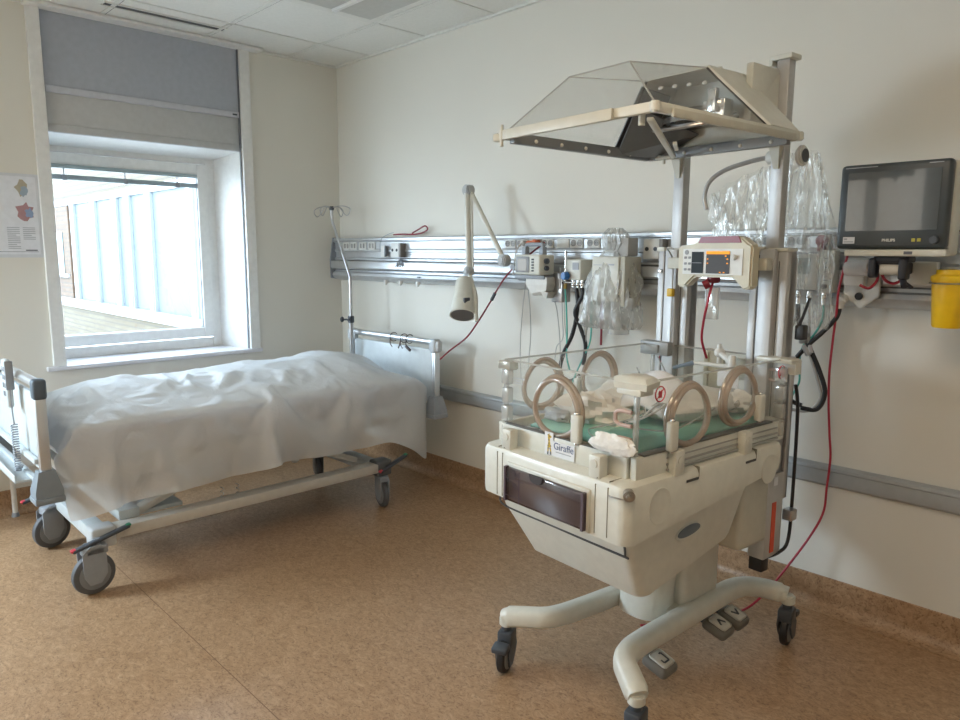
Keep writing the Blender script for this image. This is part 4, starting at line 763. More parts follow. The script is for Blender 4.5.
28,29,23,26,23,24,25,24,24,27,26,26,25,25,25,25,25,25,25,26,25,25,24,25,26,26,25,25,25,25,24,25,25,24,26,27,27,26,26,24,
26,26,27,26,21,23,21,24,16,24,17,23,23,24,22,13,-1846,3,1,14,17,22,20,25,27,24,22,13,22,26,30,32,28,30,27,25,20,22,27,29,
29,22,25,27,24,23,24,23,27,27,26,26,26,24,25,25,26,25,25,25,25,25,25,26,26,25,24,25,24,25,25,25,25,25,26,27,26,26,24,26,
26,27,23,25,20,22,23,24,12,20,23,23,23,23,14,-1840,0,0,14,16,20,21,28,30,12,25,15,24,26,30,32,30,29,28,23,25,18,26,29,29,
24,24,27,27,24,19,24,26,28,28,25,26,25,25,25,25,26,25,25,24,25,25,26,25,25,25,24,25,25,25,25,24,26,25,27,26,26,24,25,26,
27,26,21,24,24,24,25,17,14,18,21,21,24,14,-1837,-2,2,14,13,20,19,32,31,23,6,23,24,26,29,32,31,28,29,26,21,22,23,28,30,26,
23,29,26,22,24,18,28,29,28,25,26,25,24,25,25,26,25,25,25,24,25,26,25,24,25,25,25,24,25,25,25,25,26,26,26,26,25,25,25,26,
27,26,25,24,24,23,22,19,16,14,19,19,19,-1844,1,7,4,18,18,19,32,27,29,11,21,24,23,28,31,32,30,29,27,22,23,21,27,30,28,22,
30,22,25,18,25,29,29,29,22,27,25,24,25,24,26,26,24,25,25,24,26,25,24,25,25,24,25,25,25,25,25,25,26,27,25,25,25,26,25,24,
26,26,25,25,24,24,23,22,20,19,19,19,-1864,4,4,2,14,18,22,31,29,30,22,14,24,23,28,28,32,30,29,28,26,18,26,25,29,30,20,29,
23,18,24,27,29,30,30,21,26,24,25,24,26,24,25,25,25,25,24,25,25,25,24,25,25,25,26,25,24,25,25,26,27,26,25,25,24,25,27,22,
24,25,25,24,21,18,23,24,22,23,23,-1870,1,3,5,13,17,24,30,31,28,26,16,24,23,26,28,30,30,30,28,26,21,22,28,31,29,19,22,26,
23,25,25,30,30,24,25,26,25,23,22,26,25,27,26,25,24,24,24,25,24,25,26,25,26,25,24,24,25,25,27,27,27,25,24,25,25,24,27,21,
23,23,23,15,20,22,23,23,23,22,-1861,1,3,6,12,18,24,27,31,30,26,20,24,23,25,27,30,30,30,28,26,24,24,25,30,29,22,26,23,17,
25,27,29,30,23,26,26,24,19,26,25,27,26,27,26,25,21,24,25,24,26,24,27,27,23,25,24,25,25,26,27,28,26,24,25,24,25,24,26,24,
23,15,24,18,23,23,24,21,13,-1857,1,4,8,13,18,24,26,28,29,27,24,23,24,25,27,29,30,29,28,23,24,25,29,24,30,29,19,24,25,18,
29,29,27,24,27,24,23,22,26,25,26,28,27,26,26,19,24,24,25,26,24,27,28,22,25,24,25,22,28,29,28,27,23,24,23,25,26,23,26,24,
23,15,22,23,23,24,21,12,-1861,7,-1,14,8,18,25,25,27,27,29,26,23,25,24,28,29,29,28,28,22,24,26,27,25,28,28,23,21,23,24,28,
28,24,27,25,22,23,26,25,25,27,27,28,26,26,20,23,24,24,22,27,29,28,21,26,24,25,23,28,29,28,27,23,24,21,25,25,26,24,25,23,
22,19,23,24,24,19,12,-1863,9,-2,7,19,13,25,25,26,28,28,27,24,25,25,27,29,29,27,25,25,23,26,26,26,28,24,26,25,21,25,27,25,
25,26,23,25,24,25,25,25,27,28,27,28,22,25,21,20,22,26,28,29,28,23,26,23,25,24,28,29,28,27,25,22,23,21,25,26,27,24,24,21,
22,23,24,24,18,12,-1866,12,4,-1,11,21,25,24,27,28,28,27,26,24,25,27,29,27,27,25,25,25,24,26,26,26,26,24,25,25,23,26,24,26,
24,25,25,25,24,25,25,26,28,29,28,23,20,22,25,21,26,28,27,28,24,26,24,25,24,28,28,28,28,25,21,25,20,24,26,27,26,23,23,23,
23,24,24,13,16,-1871,12,6,-1,10,25,22,25,27,28,29,27,25,25,25,27,28,27,26,25,25,24,25,25,25,26,26,25,25,25,24,25,25,25,25,
24,25,25,24,25,25,25,28,29,29,19,25,21,24,26,25,27,26,27,25,25,25,25,25,27,28,28,26,26,23,24,24,21,27,26,27,24,23,24,23,
23,23,15,13,-1875,12,9,-1,10,24,24,25,26,29,30,27,25,24,26,27,27,26,25,25,25,25,25,24,25,25,26,25,25,25,25,25,25,25,24,25,
25,26,24,24,25,26,26,28,29,21,24,23,26,24,26,26,27,25,26,25,25,25,25,26,28,27,28,24,25,24,25,24,23,27,28,24,23,24,24,24,
22,13,13,-1882,12,12,2,10,24,24,25,27,30,30,27,24,24,26,26,27,26,24,25,25,25,25,25,25,24,25,25,26,25,26,25,25,24,25,25,25,
26,23,25,25,25,28,27,26,26,24,22,26,25,26,26,26,25,25,25,25,25,25,25,27,28,27,27,24,24,25,23,26,27,28,25,22,24,25,24,20,
13,12,-1892,11,13,14,7,24,24,25,28,31,31,25,25,24,25,26,26,26,24,25,25,25,25,25,25,25,24,25,26,25,26,26,25,25,24,25,25,27,
22,24,25,25,25,29,28,24,25,24,25,26,27,25,26,25,23,26,25,24,25,25,27,27,27,27,25,25,25,24,26,28,27,27,22,24,24,25,16,17,
10,-1886,5,7,10,16,25,21,26,29,31,29,28,25,24,24,26,26,25,25,24,25,25,25,26,25,25,24,25,26,25,26,27,25,24,25,25,26,27,27,
17,25,26,22,28,28,27,24,25,26,26,26,26,26,23,25,25,24,25,23,26,26,27,28,27,26,25,25,25,25,28,28,26,25,23,24,25,19,11,11,
-1864,-1,1,3,13,25,21,27,28,31,30,28,25,24,24,25,25,25,25,25,24,26,25,26,25,25,24,25,26,26,27,25,25,25,24,26,26,28,29,13,
25,25,21,28,28,27,26,24,26,26,27,26,25,25,25,25,23,24,23,25,26,27,27,28,27,26,25,25,25,27,28,27,26,25,24,26,18,13,6,-1847,
2,1,0,-4,24,25,26,28,30,29,28,25,24,25,24,25,25,25,25,25,25,26,25,25,24,25,26,26,26,26,26,25,24,25,26,27,29,30,10,25,
24,18,28,28,28,26,25,25,26,26,27,26,26,25,25,24,21,23,25,25,28,27,28,28,27,25,24,26,27,28,27,27,26,25,26,9,22,0,-1872,3,
0,6,24,24,24,25,27,29,28,26,26,25,24,25,24,25,25,25,26,25,26,25,25,25,25,26,26,26,24,26,25,25,25,26,29,30,30,5,25,25,
15,26,30,29,27,25,25,25,26,26,26,27,27,26,22,20,24,25,26,26,28,28,28,27,25,24,25,27,28,29,28,27,26,25,21,1,4,-1888,-6,15,
24,24,25,24,25,26,26,27,26,25,25,25,24,25,25,25,25,26,25,26,25,25,25,26,26,27,24,26,26,24,25,24,26,25,30,10,27,26,24,26,
12,30,30,28,26,23,25,25,27,28,28,28,26,14,25,25,25,26,27,29,28,29,24,25,24,25,27,28,30,28,28,26,25,23,25,3,-1935,12,24,24,
24,24,25,24,25,25,26,25,24,25,25,25,24,25,25,26,26,26,26,24,25,25,27,26,28,26,23,23,25,24,24,23,27,14,26,28,26,24,26,17,
22,31,29,25,25,24,26,26,28,28,29,25,17,26,22,25,26,28,25,29,28,27,25,24,25,27,29,30,29,28,26,25,23,26,25,-1959,19,22,24,24,
25,24,24,24,24,25,23,25,25,25,24,25,25,25,26,27,26,24,24,25,26,28,27,26,25,24,25,24,22,26,22,16,29,21,27,26,25,25,25,19,
23,30,28,25,24,23,25,28,30,28,24,21,26,23,24,26,28,24,29,27,28,25,24,26,28,29,31,29,28,25,25,24,26,23,-1953,19,22,23,25,24,
25,23,22,24,22,24,25,24,25,25,25,25,25,26,27,25,25,24,25,26,28,28,27,26,24,22,23,25,25,16,26,27,16,27,26,25,24,26,27,20,
25,27,25,23,25,26,27,29,28,21,27,26,23,24,26,27,24,28,28,28,25,24,26,29,31,30,30,26,25,25,25,26,21,-1947,19,20,23,26,25,24,
22,21,25,19,24,25,24,25,25,24,25,26,26,26,25,25,25,25,27,28,28,27,25,25,24,25,23,25,19,26,21,15,27,25,24,25,26,27,27,22,
24,24,24,25,26,27,28,25,25,27,26,23,24,28,25,25,27,28,27,25,25,28,30,31,30,29,25,25,25,27,26,18,-1943,18,20,24,25,25,24,21,
23,23,17,25,24,25,25,24,25,24,26,26,27,25,25,25,25,28,29,28,26,24,25,25,24,25,25,24,21,16,18,25,25,25,24,25,27,28,26,23,
23,25,24,26,27,27,25,27,27,23,23,26,28,24,26,28,29,25,24,26,28,32,31,29,28,25,25,25,28,25,17,-1940,18,20,24,25,26,23,21,23,
23,15,25,24,25,25,25,24,23,26,26,27,26,25,25,25,28,29,28,26,25,25,25,25,25,25,25,19,14,20,24,24,25,23,26,26,28,27,25,24,
23,25,25,27,26,27,27,26,22,24,26,29,24,25,29,27,25,25,27,30,32,30,30,26,23,25,26,28,25,16,-1937,19,20,24,25,25,23,21,24,21,
15,24,25,24,25,25,25,21,25,28,26,27,25,24,26,28,29,29,26,25,24,25,26,26,25,24,18,14,23,21,23,24,24,26,26,27,27,26,24,24,
25,25,26,27,28,26,25,23,25,27,28,27,24,27,27,24,25,28,31,32,31,28,23,25,25,26,28,24,16,-1933,19,20,23,25,25,22,22,25,18,15,
24,25,25,25,24,22,25,23,29,27,26,25,24,25,29,29,29,27,25,24,25,26,27,26,23,17,15,23,20,20,24,26,26,26,27,26,25,25,25,25,
26,27,27,26,26,25,24,26,27,28,27,24,26,25,25,26,29,31,32,30,25,24,25,25,27,27,23,17,-1930,20,20,23,25,24,22,23,24,17,14,24,
25,25,25,24,21,24,26,29,25,27,25,24,26,28,30,30,26,26,23,24,27,27,27,22,16,17,24,18,18,24,26,27,27,26,25,25,24,26,26,28,
27,26,26,24,25,26,26,28,27,27,25,24,25,25,26,29,32,30,28,26,25,25,25,27,27,23,17,-1926,20,20,23,24,24,22,23,25,13,16,24,25,
24,25,24,24,25,26,27,23,26,25,25,27,29,30,29,27,25,22,25,27,28,27,22,15,18,24,16,16,24,28,27,27,26,24,24,25,26,28,28,27,
26,25,24,25,27,27,27,27,26,24,25,25,25,27,28,31,29,28,27,25,25,25,27,27,22,18,-1922,20,20,23,23,23,23,25,23,13,14,24,25,24,
24,25,24,26,26,28,23,24,25,25,28,29,31,29,26,25,23,25,27,28,27,21,16,18,25,14,14,24,29,27,27,25,24,23,26,27,29,28,27,26,
24,23,26,28,28,27,26,25,24,25,25,25,27,28,29,29,29,27,24,25,26,27,28,22,17],
[366,5,5,6,5,6,5,5,6,7,8,9,9,3,-5,-8,-7,-6,-4,-1,-1,1,0,0,0,-1,-1,-2,-1,0,0,0,2,2,2,0,0,-1,-1,0,
0,2,2,1,-1,-1,1,1,1,1,1,1,2,3,3,3,2,2,0,1,0,0,0,2,2,1,-2,-3,-3,-2,-3,-3,-2,-3,-2,-1,-1,-2,-3,-19,
5,5,6,5,5,6,5,5,6,9,10,10,1,-7,-7,-6,-5,-4,-1,0,1,0,0,-1,-1,-1,-2,0,0,0,1,2,2,1,0,-1,-1,0,0,1,
0,0,1,0,1,0,0,1,1,1,2,2,4,3,3,1,2,0,1,0,0,1,2,2,1,-3,-3,-3,-3,-2,-3,-2,-2,-2,-2,-1,-2,-4,-19,5,
6,5,6,5,4,6,5,7,8,11,10,-1,-7,-7,-5,-4,-3,-1,0,0,0,0,-1,-1,-2,0,0,1,1,1,1,2,0,-1,-1,-1,0,0,0,1,
0,0,1,0,1,0,1,1,1,2,3,5,3,2,1,1,0,1,1,-1,1,2,2,1,-3,-3,-3,-3,-2,-3,-2,-2,-2,-2,-1,-2,-3,-20,5,5,
6,5,5,4,6,6,7,7,10,11,-2,-8,-5,-4,-4,-2,-1,0,0,0,-1,-1,-2,0,1,0,1,1,0,2,1,-3,1,-1,-1,0,0,0,1,1,
0,0,0,1,0,1,1,1,3,4,4,3,3,0,0,1,0,1,0,1,2,2,-1,-2,-3,-3,-3,-3,-2,-2,-2,-2,-2,-1,-3,-2,-21,6,5,5,
6,4,4,6,6,7,8,8,11,-2,-8,-3,-4,-3,-2,-1,0,-1,0,-2,-1,0,1,0,1,0,1,0,0,1,-2,-1,0,0,1,-1,0,0,1,1,
0,0,1,0,1,1,1,2,6,4,4,2,0,0,0,0,1,0,1,2,2,-1,-2,-3,-3,-3,-3,-2,-2,-2,-2,-2,-2,-1,-2,-22,6,5,5,5,
5,4,4,7,7,4,11,11,-4,-5,-2,-3,-3,-2,-1,-1,-1,-1,-1,0,0,1,1,0,0,0,0,0,0,-1,0,0,0,0,-1,0,0,1,0,1,
1,0,1,0,1,0,1,7,6,4,2,1,-1,-1,0,1,1,1,2,1,-1,-3,-4,-1,-3,-3,-2,-2,-2,-2,-2,-2,-3,-2,-20,6,5,5,5,4,
4,4,7,7,3,12,11,-4,-4,-2,-2,-3,-2,-1,-2,-1,-1,0,0,-2,-1,0,0,0,0,0,-1,-1,-1,1,1,3,1,-1,0,0,1,0,0,1,
2,0,0,0,0,1,4,9,5,3,1,-1,-1,-1,1,1,1,2,2,-4,-2,-4,-1,-3,-2,-2,-2,-2,-2,-2,-4,-5,-4,-13,5,5,5,4,4,4,
4,7,7,2,10,12,-3,-2,-6,2,-2,-2,-3,-1,-1,-1,0,-2,-2,-1,0,-1,0,0,-1,0,-1,1,1,1,2,1,1,0,0,0,1,0,1,1,
1,0,0,0,1,1,6,10,3,2,0,-1,-3,-1,4,1,2,2,-6,-5,-1,0,-2,-2,-2,-2,-3,-2,-3,-5,-6,-3,-9,5,4,4,4,5,4,4,
5,8,3,6,13,-1,-5,-6,5,-1,-2,-3,-1,0,-2,-1,-1,-2,-1,-1,-1,0,0,0,-1,1,0,1,2,2,1,0,0,0,1,0,1,1,1,-1,
1,0,0,1,1,1,11,6,2,1,-1,-3,-4,2,7,1,1,-5,-7,2,-1,-2,-2,-2,-2,-3,-2,-6,-6,-5,-3,-7,7,3,4,3,5,4,5,4,
8,4,3,12,-7,2,-7,6,0,0,-3,0,-6,2,-1,-1,-2,0,-1,-1,0,0,0,0,0,1,1,1,0,2,1,-2,1,2,1,1,1,0,-1,1,
0,1,0,1,1,1,13,3,2,0,-3,-5,-1,7,4,-12,1,0,-1,2,-1,-3,-3,-2,-2,-3,-5,-6,-6,-1,-16,15,4,3,3,5,5,4,4,7,
6,0,12,-13,6,-5,4,-4,7,0,-9,0,2,-2,1,-1,0,-1,-1,0,0,0,0,0,0,2,1,-1,3,0,-2,2,-2,1,5,0,-4,3,-3,3,
1,1,-1,4,1,-3,17,1,1,-2,-7,-4,3,7,-12,8,0,-3,1,-8,5,-2,-4,-2,-3,-2,-8,-5,0,-43,25,20,2,5,4,4,1,9,5,-4,
9,9,-14,6,-4,5,-1,-6,8,-7,-1,4,-1,-1,-1,-2,0,-1,2,0,0,1,0,0,-3,4,2,-5,4,2,-4,3,-1,6,-6,1,3,-4,3,-2,
5,3,1,-1,-5,16,6,0,-1,-4,-7,-2,9,-10,8,-1,2,-13,-1,6,0,-2,-5,-2,-1,-20,11,-2,-70,25,25,24,4,2,3,1,6,-3,7,14,
1,-14,8,-2,3,-9,-1,8,-4,2,-3,-4,0,0,0,1,1,-1,-2,2,-3,0,5,0,1,-5,5,-2,3,-3,7,1,-7,7,1,0,-4,4,0,0,
-4,8,1,-8,8,14,3,-2,-8,3,-9,9,-9,9,1,-6,-12,0,8,1,-1,-3,-4,-11,-11,-27,-7,-46,24,25,20,20,5,4,6,3,-3,13,-5,12,
-11,7,3,-9,-4,0,7,2,-6,-3,-1,0,-1,0,2,-3,-1,0,4,-5,0,5,-3,0,-1,3,1,4,0,4,-7,4,-2,1,7,-1,3,-2,-6,1,
7,4,-7,1,16,4,0,-6,-8,2,8,-8,9,-2,-12,-6,2,7,0,-3,-7,-17,-14,-13,-14,-23,-36,25,24,22,17,12,9,5,-1,11,4,-7,12,4,
-11,10,-7,1,-4,4,0,-4,-1,0,0,-1,2,-3,-1,-1,0,4,-5,2,3,-5,1,1,2,1,5,3,-6,1,5,-4,1,2,10,-1,-4,-6,1,8,
2,1,-8,16,4,2,-4,-8,7,3,-4,5,-7,-10,-4,6,2,-3,-10,-17,-16,-10,-11,-17,-21,-37,24,24,22,16,10,13,11,7,-3,8,-3,11,6,-7,
8,-2,-4,3,-3,-1,-1,0,0,0,0,-1,-1,-1,-1,3,-5,4,2,-6,4,-1,2,-2,2,7,-3,-1,6,1,-5,4,-3,10,-5,3,-6,0,9,-1,
-4,-1,15,3,3,-2,-6,2,3,5,-4,-10,-3,-3,6,-5,-12,-18,-15,-12,-10,-9,-18,-21,-38,25,23,23,14,9,11,14,12,9,-4,6,5,9,-3,6,
-3,-1,-2,0,-1,-1,0,1,-1,0,-1,0,0,0,-3,-1,-1,5,-5,1,7,0,-3,2,6,-4,2,7,0,-4,4,-5,9,-8,6,-5,7,3,-6,-3,
3,11,-5,6,8,-5,0,2,1,-2,-7,-3,2,-6,-14,-17,-14,-12,-11,-10,-10,-19,-21,-37,24,23,22,15,10,10,11,12,13,11,-1,6,7,3,0,-1,
-2,-1,0,-1,-1,0,0,0,0,-1,0,0,0,-4,0,-1,6,-4,1,7,2,-4,1,7,-4,7,-4,0,6,-6,2,7,-10,7,1,-7,1,8,-6,8,
0,-4,6,9,4,-1,-1,0,-2,-3,-3,-8,-15,-16,-12,-11,-12,-11,-11,-10,-21,-20,-38,25,22,23,14,11,11,11,11,11,11,10,4,5,3,1,0,-1,
-1,-2,-1,-1,1,1,-2,-1,0,-1,-1,2,1,-5,4,4,-3,-1,7,-2,6,-3,7,-4,7,-6,6,-4,5,5,-3,-9,5,-6,1,-2,0,11,1,-7,
3,7,9,0,2,1,-1,-2,-4,-8,-12,-13,-13,-11,-12,-12,-13,-10,-12,-23,-18,-38,24,24,18,19,10,12,12,11,11,10,9,7,6,3,2,-1,0,-4,
-2,3,-4,0,2,3,-6,-2,-1,-1,-1,4,4,-4,3,7,-1,-5,5,-1,8,-4,7,-6,9,3,2,1,-3,-10,6,-7,3,-5,0,0,2,9,-7,7,
8,6,4,3,-5,1,-3,-6,-11,-11,-11,-13,-12,-13,-12,-12,-13,-11,-22,-18,-40,25,22,22,16,11,12,12,11,11,14,7,6,6,3,2,0,-1,0,4,
-10,1,-3,0,1,7,-7,-5,-2,0,-1,3,9,3,2,-6,-2,5,-1,7,-5,7,-4,5,7,0,-6,4,-5,-4,4,-5,2,-3,0,4,9,-7,3,4,
4,5,12,-6,1,-3,-6,-10,-11,-13,-12,-13,-12,-13,-12,-11,-11,-20,-21,-41,25,24,20,14,12,12,13,14,16,8,3,12,4,2,6,0,1,4,-1,-14,
-3,0,-2,-1,7,6,-9,-7,-3,0,1,2,8,4,1,-5,2,0,5,-3,5,-3,5,6,-6,3,-5,1,-1,2,-3,1,-2,0,4,10,-4,0,7,6,
0,11,-5,0,-2,-8,-7,-13,-12,-13,-11,-10,-16,-12,-12,-10,-19,-21,-44,24,22,23,14,13,14,18,18,6,1,10,16,1,-1,9,7,2,1,-3,-15,-6,
-1,-1,-2,12,3,-4,-7,-10,0,0,2,1,3,4,3,-1,1,1,1,1,0,3,5,-6,0,4,-2,0,0,0,0,-1,0,7,7,0,-3,5,7,0,
9,-4,1,-3,-5,-10,-13,-10,-14,-5,-15,-17,-12,-12,-11,-15,-22,-50,24,24,21,17,14,20,20,-2,7,9,14,19,-4,-1,6,13,3,2,-3,-16,-9,-1,
-1,-2,14,2,-13,-5,-3,6,-5,0,1,1,1,3,2,1,0,1,1,1,2,1,0,2,2,0,0,-1,0,0,0,1,1,8,3,-2,4,6,2,5,
-1,0,-4,-2,-15,-10,-13,-6,-18,-5,-18,-12,-12,-11,-14,-21,-57,25,25,20,19,18,21,15,-7,13,12,20,13,-8,3,0,17,2,2,1,-15,-13,-1,-2,
-1,15,-11,-2,7,-10,-4,10,1,-2,-2,-4,3,1,1,0,1,1,1,1,1,1,0,0,1,1,1,2,1,1,0,2,2,4,3,2,4,4,2,1,
1,-1,-12,-6,-14,-12,-10,-1,-20,-14,-13,-12,-11,-12,-21,-63,25,25,21,20,19,21,13,-5,25,7,20,7,-8,5,-4,14,-7,0,11,-3,-17,-4,-2,-2,
15,-15,7,0,8,-16,-5,7,-5,-1,9,-1,0,1,-3,1,1,2,1,2,3,4,4,3,1,0,-1,0,0,0,0,1,2,3,3,3,3,2,2,-1,
-4,1,-15,-9,-7,-5,-2,-17,-19,-18,-15,-13,-10,-21,-69,26,25,20,22,18,23,0,7,17,25,10,7,-4,-6,4,11,-10,-2,6,12,-10,-14,-2,0,12,
-17,0,8,12,-5,-19,0,2,-2,14,-2,-1,3,-4,-5,1,3,2,2,3,4,4,3,1,-1,0,0,1,0,1,1,3,2,3,3,3,2,3,3,1,
-2,-5,-6,-7,-7,-9,-12,-17,-18,-19,-17,-17,-16,-80,27,25,25,17,19,22,-1,18,2,23,15,5,-11,7,8,0,-6,-1,-2,11,8,-15,-8,1,10,-19,
1,15,2,-17,7,-2,-2,-6,17,-3,0,5,-4,-9,3,-3,5,0,3,1,1,0,1,2,1,1,1,1,2,3,3,2,2,3,4,2,3,-1,2,-12,
-6,1,-2,-3,-6,-8,-11,-12,-16,-17,-17,-17,-103,28,27,25,20,18,18,-3,15,3,16,21,5,-10,5,9,0,-5,-2,-2,4,15,1,-13,5,0,-24,7,
15,-15,-9,0,0,0,7,19,-5,6,2,-6,-7,-9,9,-2,1,5,-3,1,1,0,0,1,0,3,2,4,4,2,-3,4,0,4,6,-1,3,-6,1,-15,
-10,-5,1,-1,-13,-16,-8,-11,-11,-11,-11,-109,29,28,26,21,18,14,4,0,13,7,21,7,-8,4,10,-1,-5,-2,1,-2,13,12,-2,-3,-8,-24,20,-8,
-8,6,-11,3,-3,19,13,1,1,-10,-13,-5,9,1,-3,2,7,4,-8,0,0,2,2,-5,1,6,9,5,1,-7,-2,5,3,6,3,-5,2,-9,0,-16,
-11,-11,3,-17,-15,-13,-11,-10,-10,-11,-89,29,29,26,23,17,10,9,0,5,9,19,9,-7,5,9,-3,-4,-1,-2,0,7,9,12,-7,-8,-22,13,12,-18,
-7,7,-8,4,19,9,1,-7,-14,-8,6,6,-4,0,3,2,13,-6,-4,4,1,-9,-1,1,14,7,4,0,-7,-7,6,1,6,6,-3,-7,1,-12,0,-10,
-10,-20,-3,-16,-11,-10,-8,-13,-21,-79,28,29,27,23,17,3,10,11,0,9,14,10,-5,8,4,-4,-2,-1,-2,11,6,4,4,-16,-5,-6,21,-8,-1,-18,
0,0,11,16,3,-5,-9,-12,2,8,0,-4,2,1,3,15,4,-9,-2,2,-11,4,-4,16,7,4,-3,-13,1,3,2,3,10,-1,-11,-3,-1,-12,-2,-10,
-8,-19,-12,-10,-9,-7,-14,-22,-79,26,28,26,26,18,3,6,9,12,2,10,10,-1,7,-1,0,-1,-1,0,13,0,-3,7,-13,8,-7,15,-13,-8,-8,0,
4,15,7,-6,-10,-6,1,6,3,-3,-2,2,7,-2,15,10,-4,-8,-13,6,-3,-5,16,5,4,-3,-13,1,2,6,-1,11,4,-13,-7,-5,-1,-12,-4,-10,
-10,-16,-10,-8,-7,-16,-23,-78,25,28,28,22,22,3,4,8,9,10,6,7,2,3,2,0,0,0,7,4,-8,-1,7,-9,1,13,0,-2,-12,-3,-5,11,
8,-5,-10,-2,0,5,5,-1,-3,-2,6,-4,15,5,12,-15,-12,5,-2,-3,-1,13,0,6,-2,-11,2,2,7,-3,7,11,-8,-14,-6,-5,-1,-11,-7,-11,
-12,-9,-9,-7,-19,-21,-77,23,27,30,27,17,4,4,7,8,8,6,5,4,3,4,3,2,1,1,0,-4,-7,1,3,-7,4,7,0,-2,-8,2,8,-4,
-7,-1,3,3,4,2,-3,-4,-2,2,0,13,16,-9,-1,-15,5,4,-8,0,11,-2,5,-1,-8,2,2,6,-2,5,12,-3,-14,-10,-7,-3,-2,-10,-8,-10,
-10,-9,-9,-21,-20,-74,23,27,29,28,12,10,3,6,8,8,6,2,3,3,2,-1,0,0,-1,-1,0,0,1,-2,-1,0,0,2,2,-2,4,-2,-4,2,
4,4,3,0,0,1,-5,-7,0,1,18,5,-12,-6,-1,11,-3,-6,0,7,-2,4,0,-4,1,1,2,9,-1,11,-2,-7,-15,-5,-9,1,-8,-8,-7,-9,
-11,-9,-20,-22,-69,22,26,30,27,12,7,6,8,8,7,-2,5,3,0,2,3,1,0,-1,-2,-1,-2,0,0,0,1,0,0,-1,0,1,0,2,2,2,
0,0,7,1,2,1,-9,-10,2,17,-7,-7,0,10,-5,-3,-1,5,-2,1,3,0,-1,1,3,4,-2,10,5,-2,-5,-9,-13,-6,3,-8,-9,-4,-6,-10,
-12,-22,-21,-64,24,24,29,26,12,7,7,7,7,-4,3,10,0,-2,1,0,0,0,-1,0,-1,0,-1,-2,-1,0,0,0,2,2,0,0,3,3,-2,-1,
0,13,4,0,4,0,-9,-13,3,8,-11,2,6,-6,0,3,-2,0,4,3,1,-2,0,1,2,3,0,9,0,-4,-11,-8,-5,3,-5,-10,-6,-2,-6,-16,
-21,-22,-56,25,24,25,27,10,5,8,7,-5,1,12,4,-1,-6,2,0,0,-1,0,0,-1,-1,0,0,-2,3,0,-3,1,5,-1,-4,0,1,6,-3,-2,
15,9,2,1,-10,3,-2,-13,-1,-3,5,-4,1,3,-2,0,9,1,3,-4,-4,1,3,-1,4,-2,5,2,-3,-8,-7,-4,3,-2,-10,-8,-1,-2,-19,-19,
-23,-55,27,27,27,23,3,13,7,-5,-3,11,-1,7,1,-7,1,0,0,1,0,-3,0,0,-1,0,0,0,-1,0,4,6,-4,-2,-4,1,1,5,-5,7,
19,-1,-1,-13,-1,1,-1,-7,0,0,0,2,-2,1,9,-3,6,-4,2,-7,2,0,4,-1,2,-1,2,-1,-4,-6,-1,0,-2,-4,-9,-4,1,-16,-22,-23,
-57,28,27,28,24,4,12,0,-6,2,8,-3,7,2,-7,1,-1,0,0,2,-3,0,0,0,0,0,0,1,2,4,5,-7,-1,0,-5,-1,6,-3,1,22,
-1,-2,-16,-3,0,0,0,1,0,0,0,1,8,-6,4,5,-8,6,-8,4,0,-2,6,-3,1,0,0,-2,-3,-3,-3,-1,-2,-4,-4,3,-16,-21,-24,-60,
29,27,26,26,6,2,2,1,2,1,1,2,-5,3,-1,-1,0,1,1,1,0,0,-1,1,2,2,3,1,2,-10,2,0,0,-1,-1,-5,4,0,23,-6,
-1,-16,-1,7,-1,-2,-2,1,1,2,2,-1,-7,4,6,-9,8,-8,4,-5,2,0,6,2,0,0,-3,-1,-1,-2,-2,-2,-4,-1,1,-22,-12,-25,-55,26,
27,17,6,6,4,2,2,2,2,2,1,2,1,-1,1,0,0,1,0,0,0,0,1,1,1,-1,3,-2,-1,0,1,1,2,0,0,-1,0,23,-3,-1,
-19,10,-2,-1,-2,-1,-1,-1,-1,-4,4,3,3,2,-12,12,-1,-1,-3,-7,0,6,-3,4,-4,0,1,0,0,0,1,1,1,0,-7,-24,-26,-38,14,7,
6,6,4,4,3,3,2,2,2,1,1,1,1,0,0,0,0,0,0,0,0,1,1,2,1,1,-4,3,1,0,1,0,1,0,-2,22,3,1,-1,-2,
-13,-2,-1,-2,-1,-1,-1,0,1,1,1,2,2,6,2,0,-1,-1,0,-2,-3,-4,-2,-2,-1,0,0,0,0,1,0,1,0,2,0,-22,-62,4,5,6,
4,5,4,3,4,2,2,1,1,2,1,0,1,0,0,0,-1,0,0,2,1,0,2,1,1,0,-2,3,2,-2,2,2,-3,18,6,2,-1,2,-1,-11,
-9,-1,-1,-2,1,0,-1,1,-2,3,2,2,6,1,1,1,-1,-2,-3,-3,-4,-2,-2,-1,-1,1,0,1,0,0,0,1,2,1,-1,-84,4,6,4,4,
4,4,4,5,3,2,0,1,1,1,1,1,0,0,-1,0,-1,2,1,1,0,2,1,1,-1,0,3,1,-2,1,3,11,5,7,2,1,0,-2,-3,-11,
-8,-1,0,-1,-1,1,-1,1,1,2,3,5,1,1,1,-1,-2,-3,-4,-3,-3,-2,0,0,0,1,-1,0,1,0,1,2,0,-1,-82,4,5,4,4,3,
4,5,6,3,0,1,0,1,2,1,0,1,-1,0,-1,2,1,1,0,0,1,2,1,2,2,-2,0,3,2,4,6,5,8,2,0,0,-2,-2,-4,-11,
-6,-1,-1,0,-1,0,1,1,3,5,2,0,2,1,-1,-3,-3,-3,-3,-3,-1,-1,0,0,0,0,0,1,1,1,1,0,-1,-82,5,4,5,3,4,3,
6,6,2,0,1,0,1,1,2,0,1,0,-1,0,1,1,1,0,1,0,2,1,2,1,1,1,0,2,5,5,6,8,1,0,0,-1,-2,-3,-5,-8,
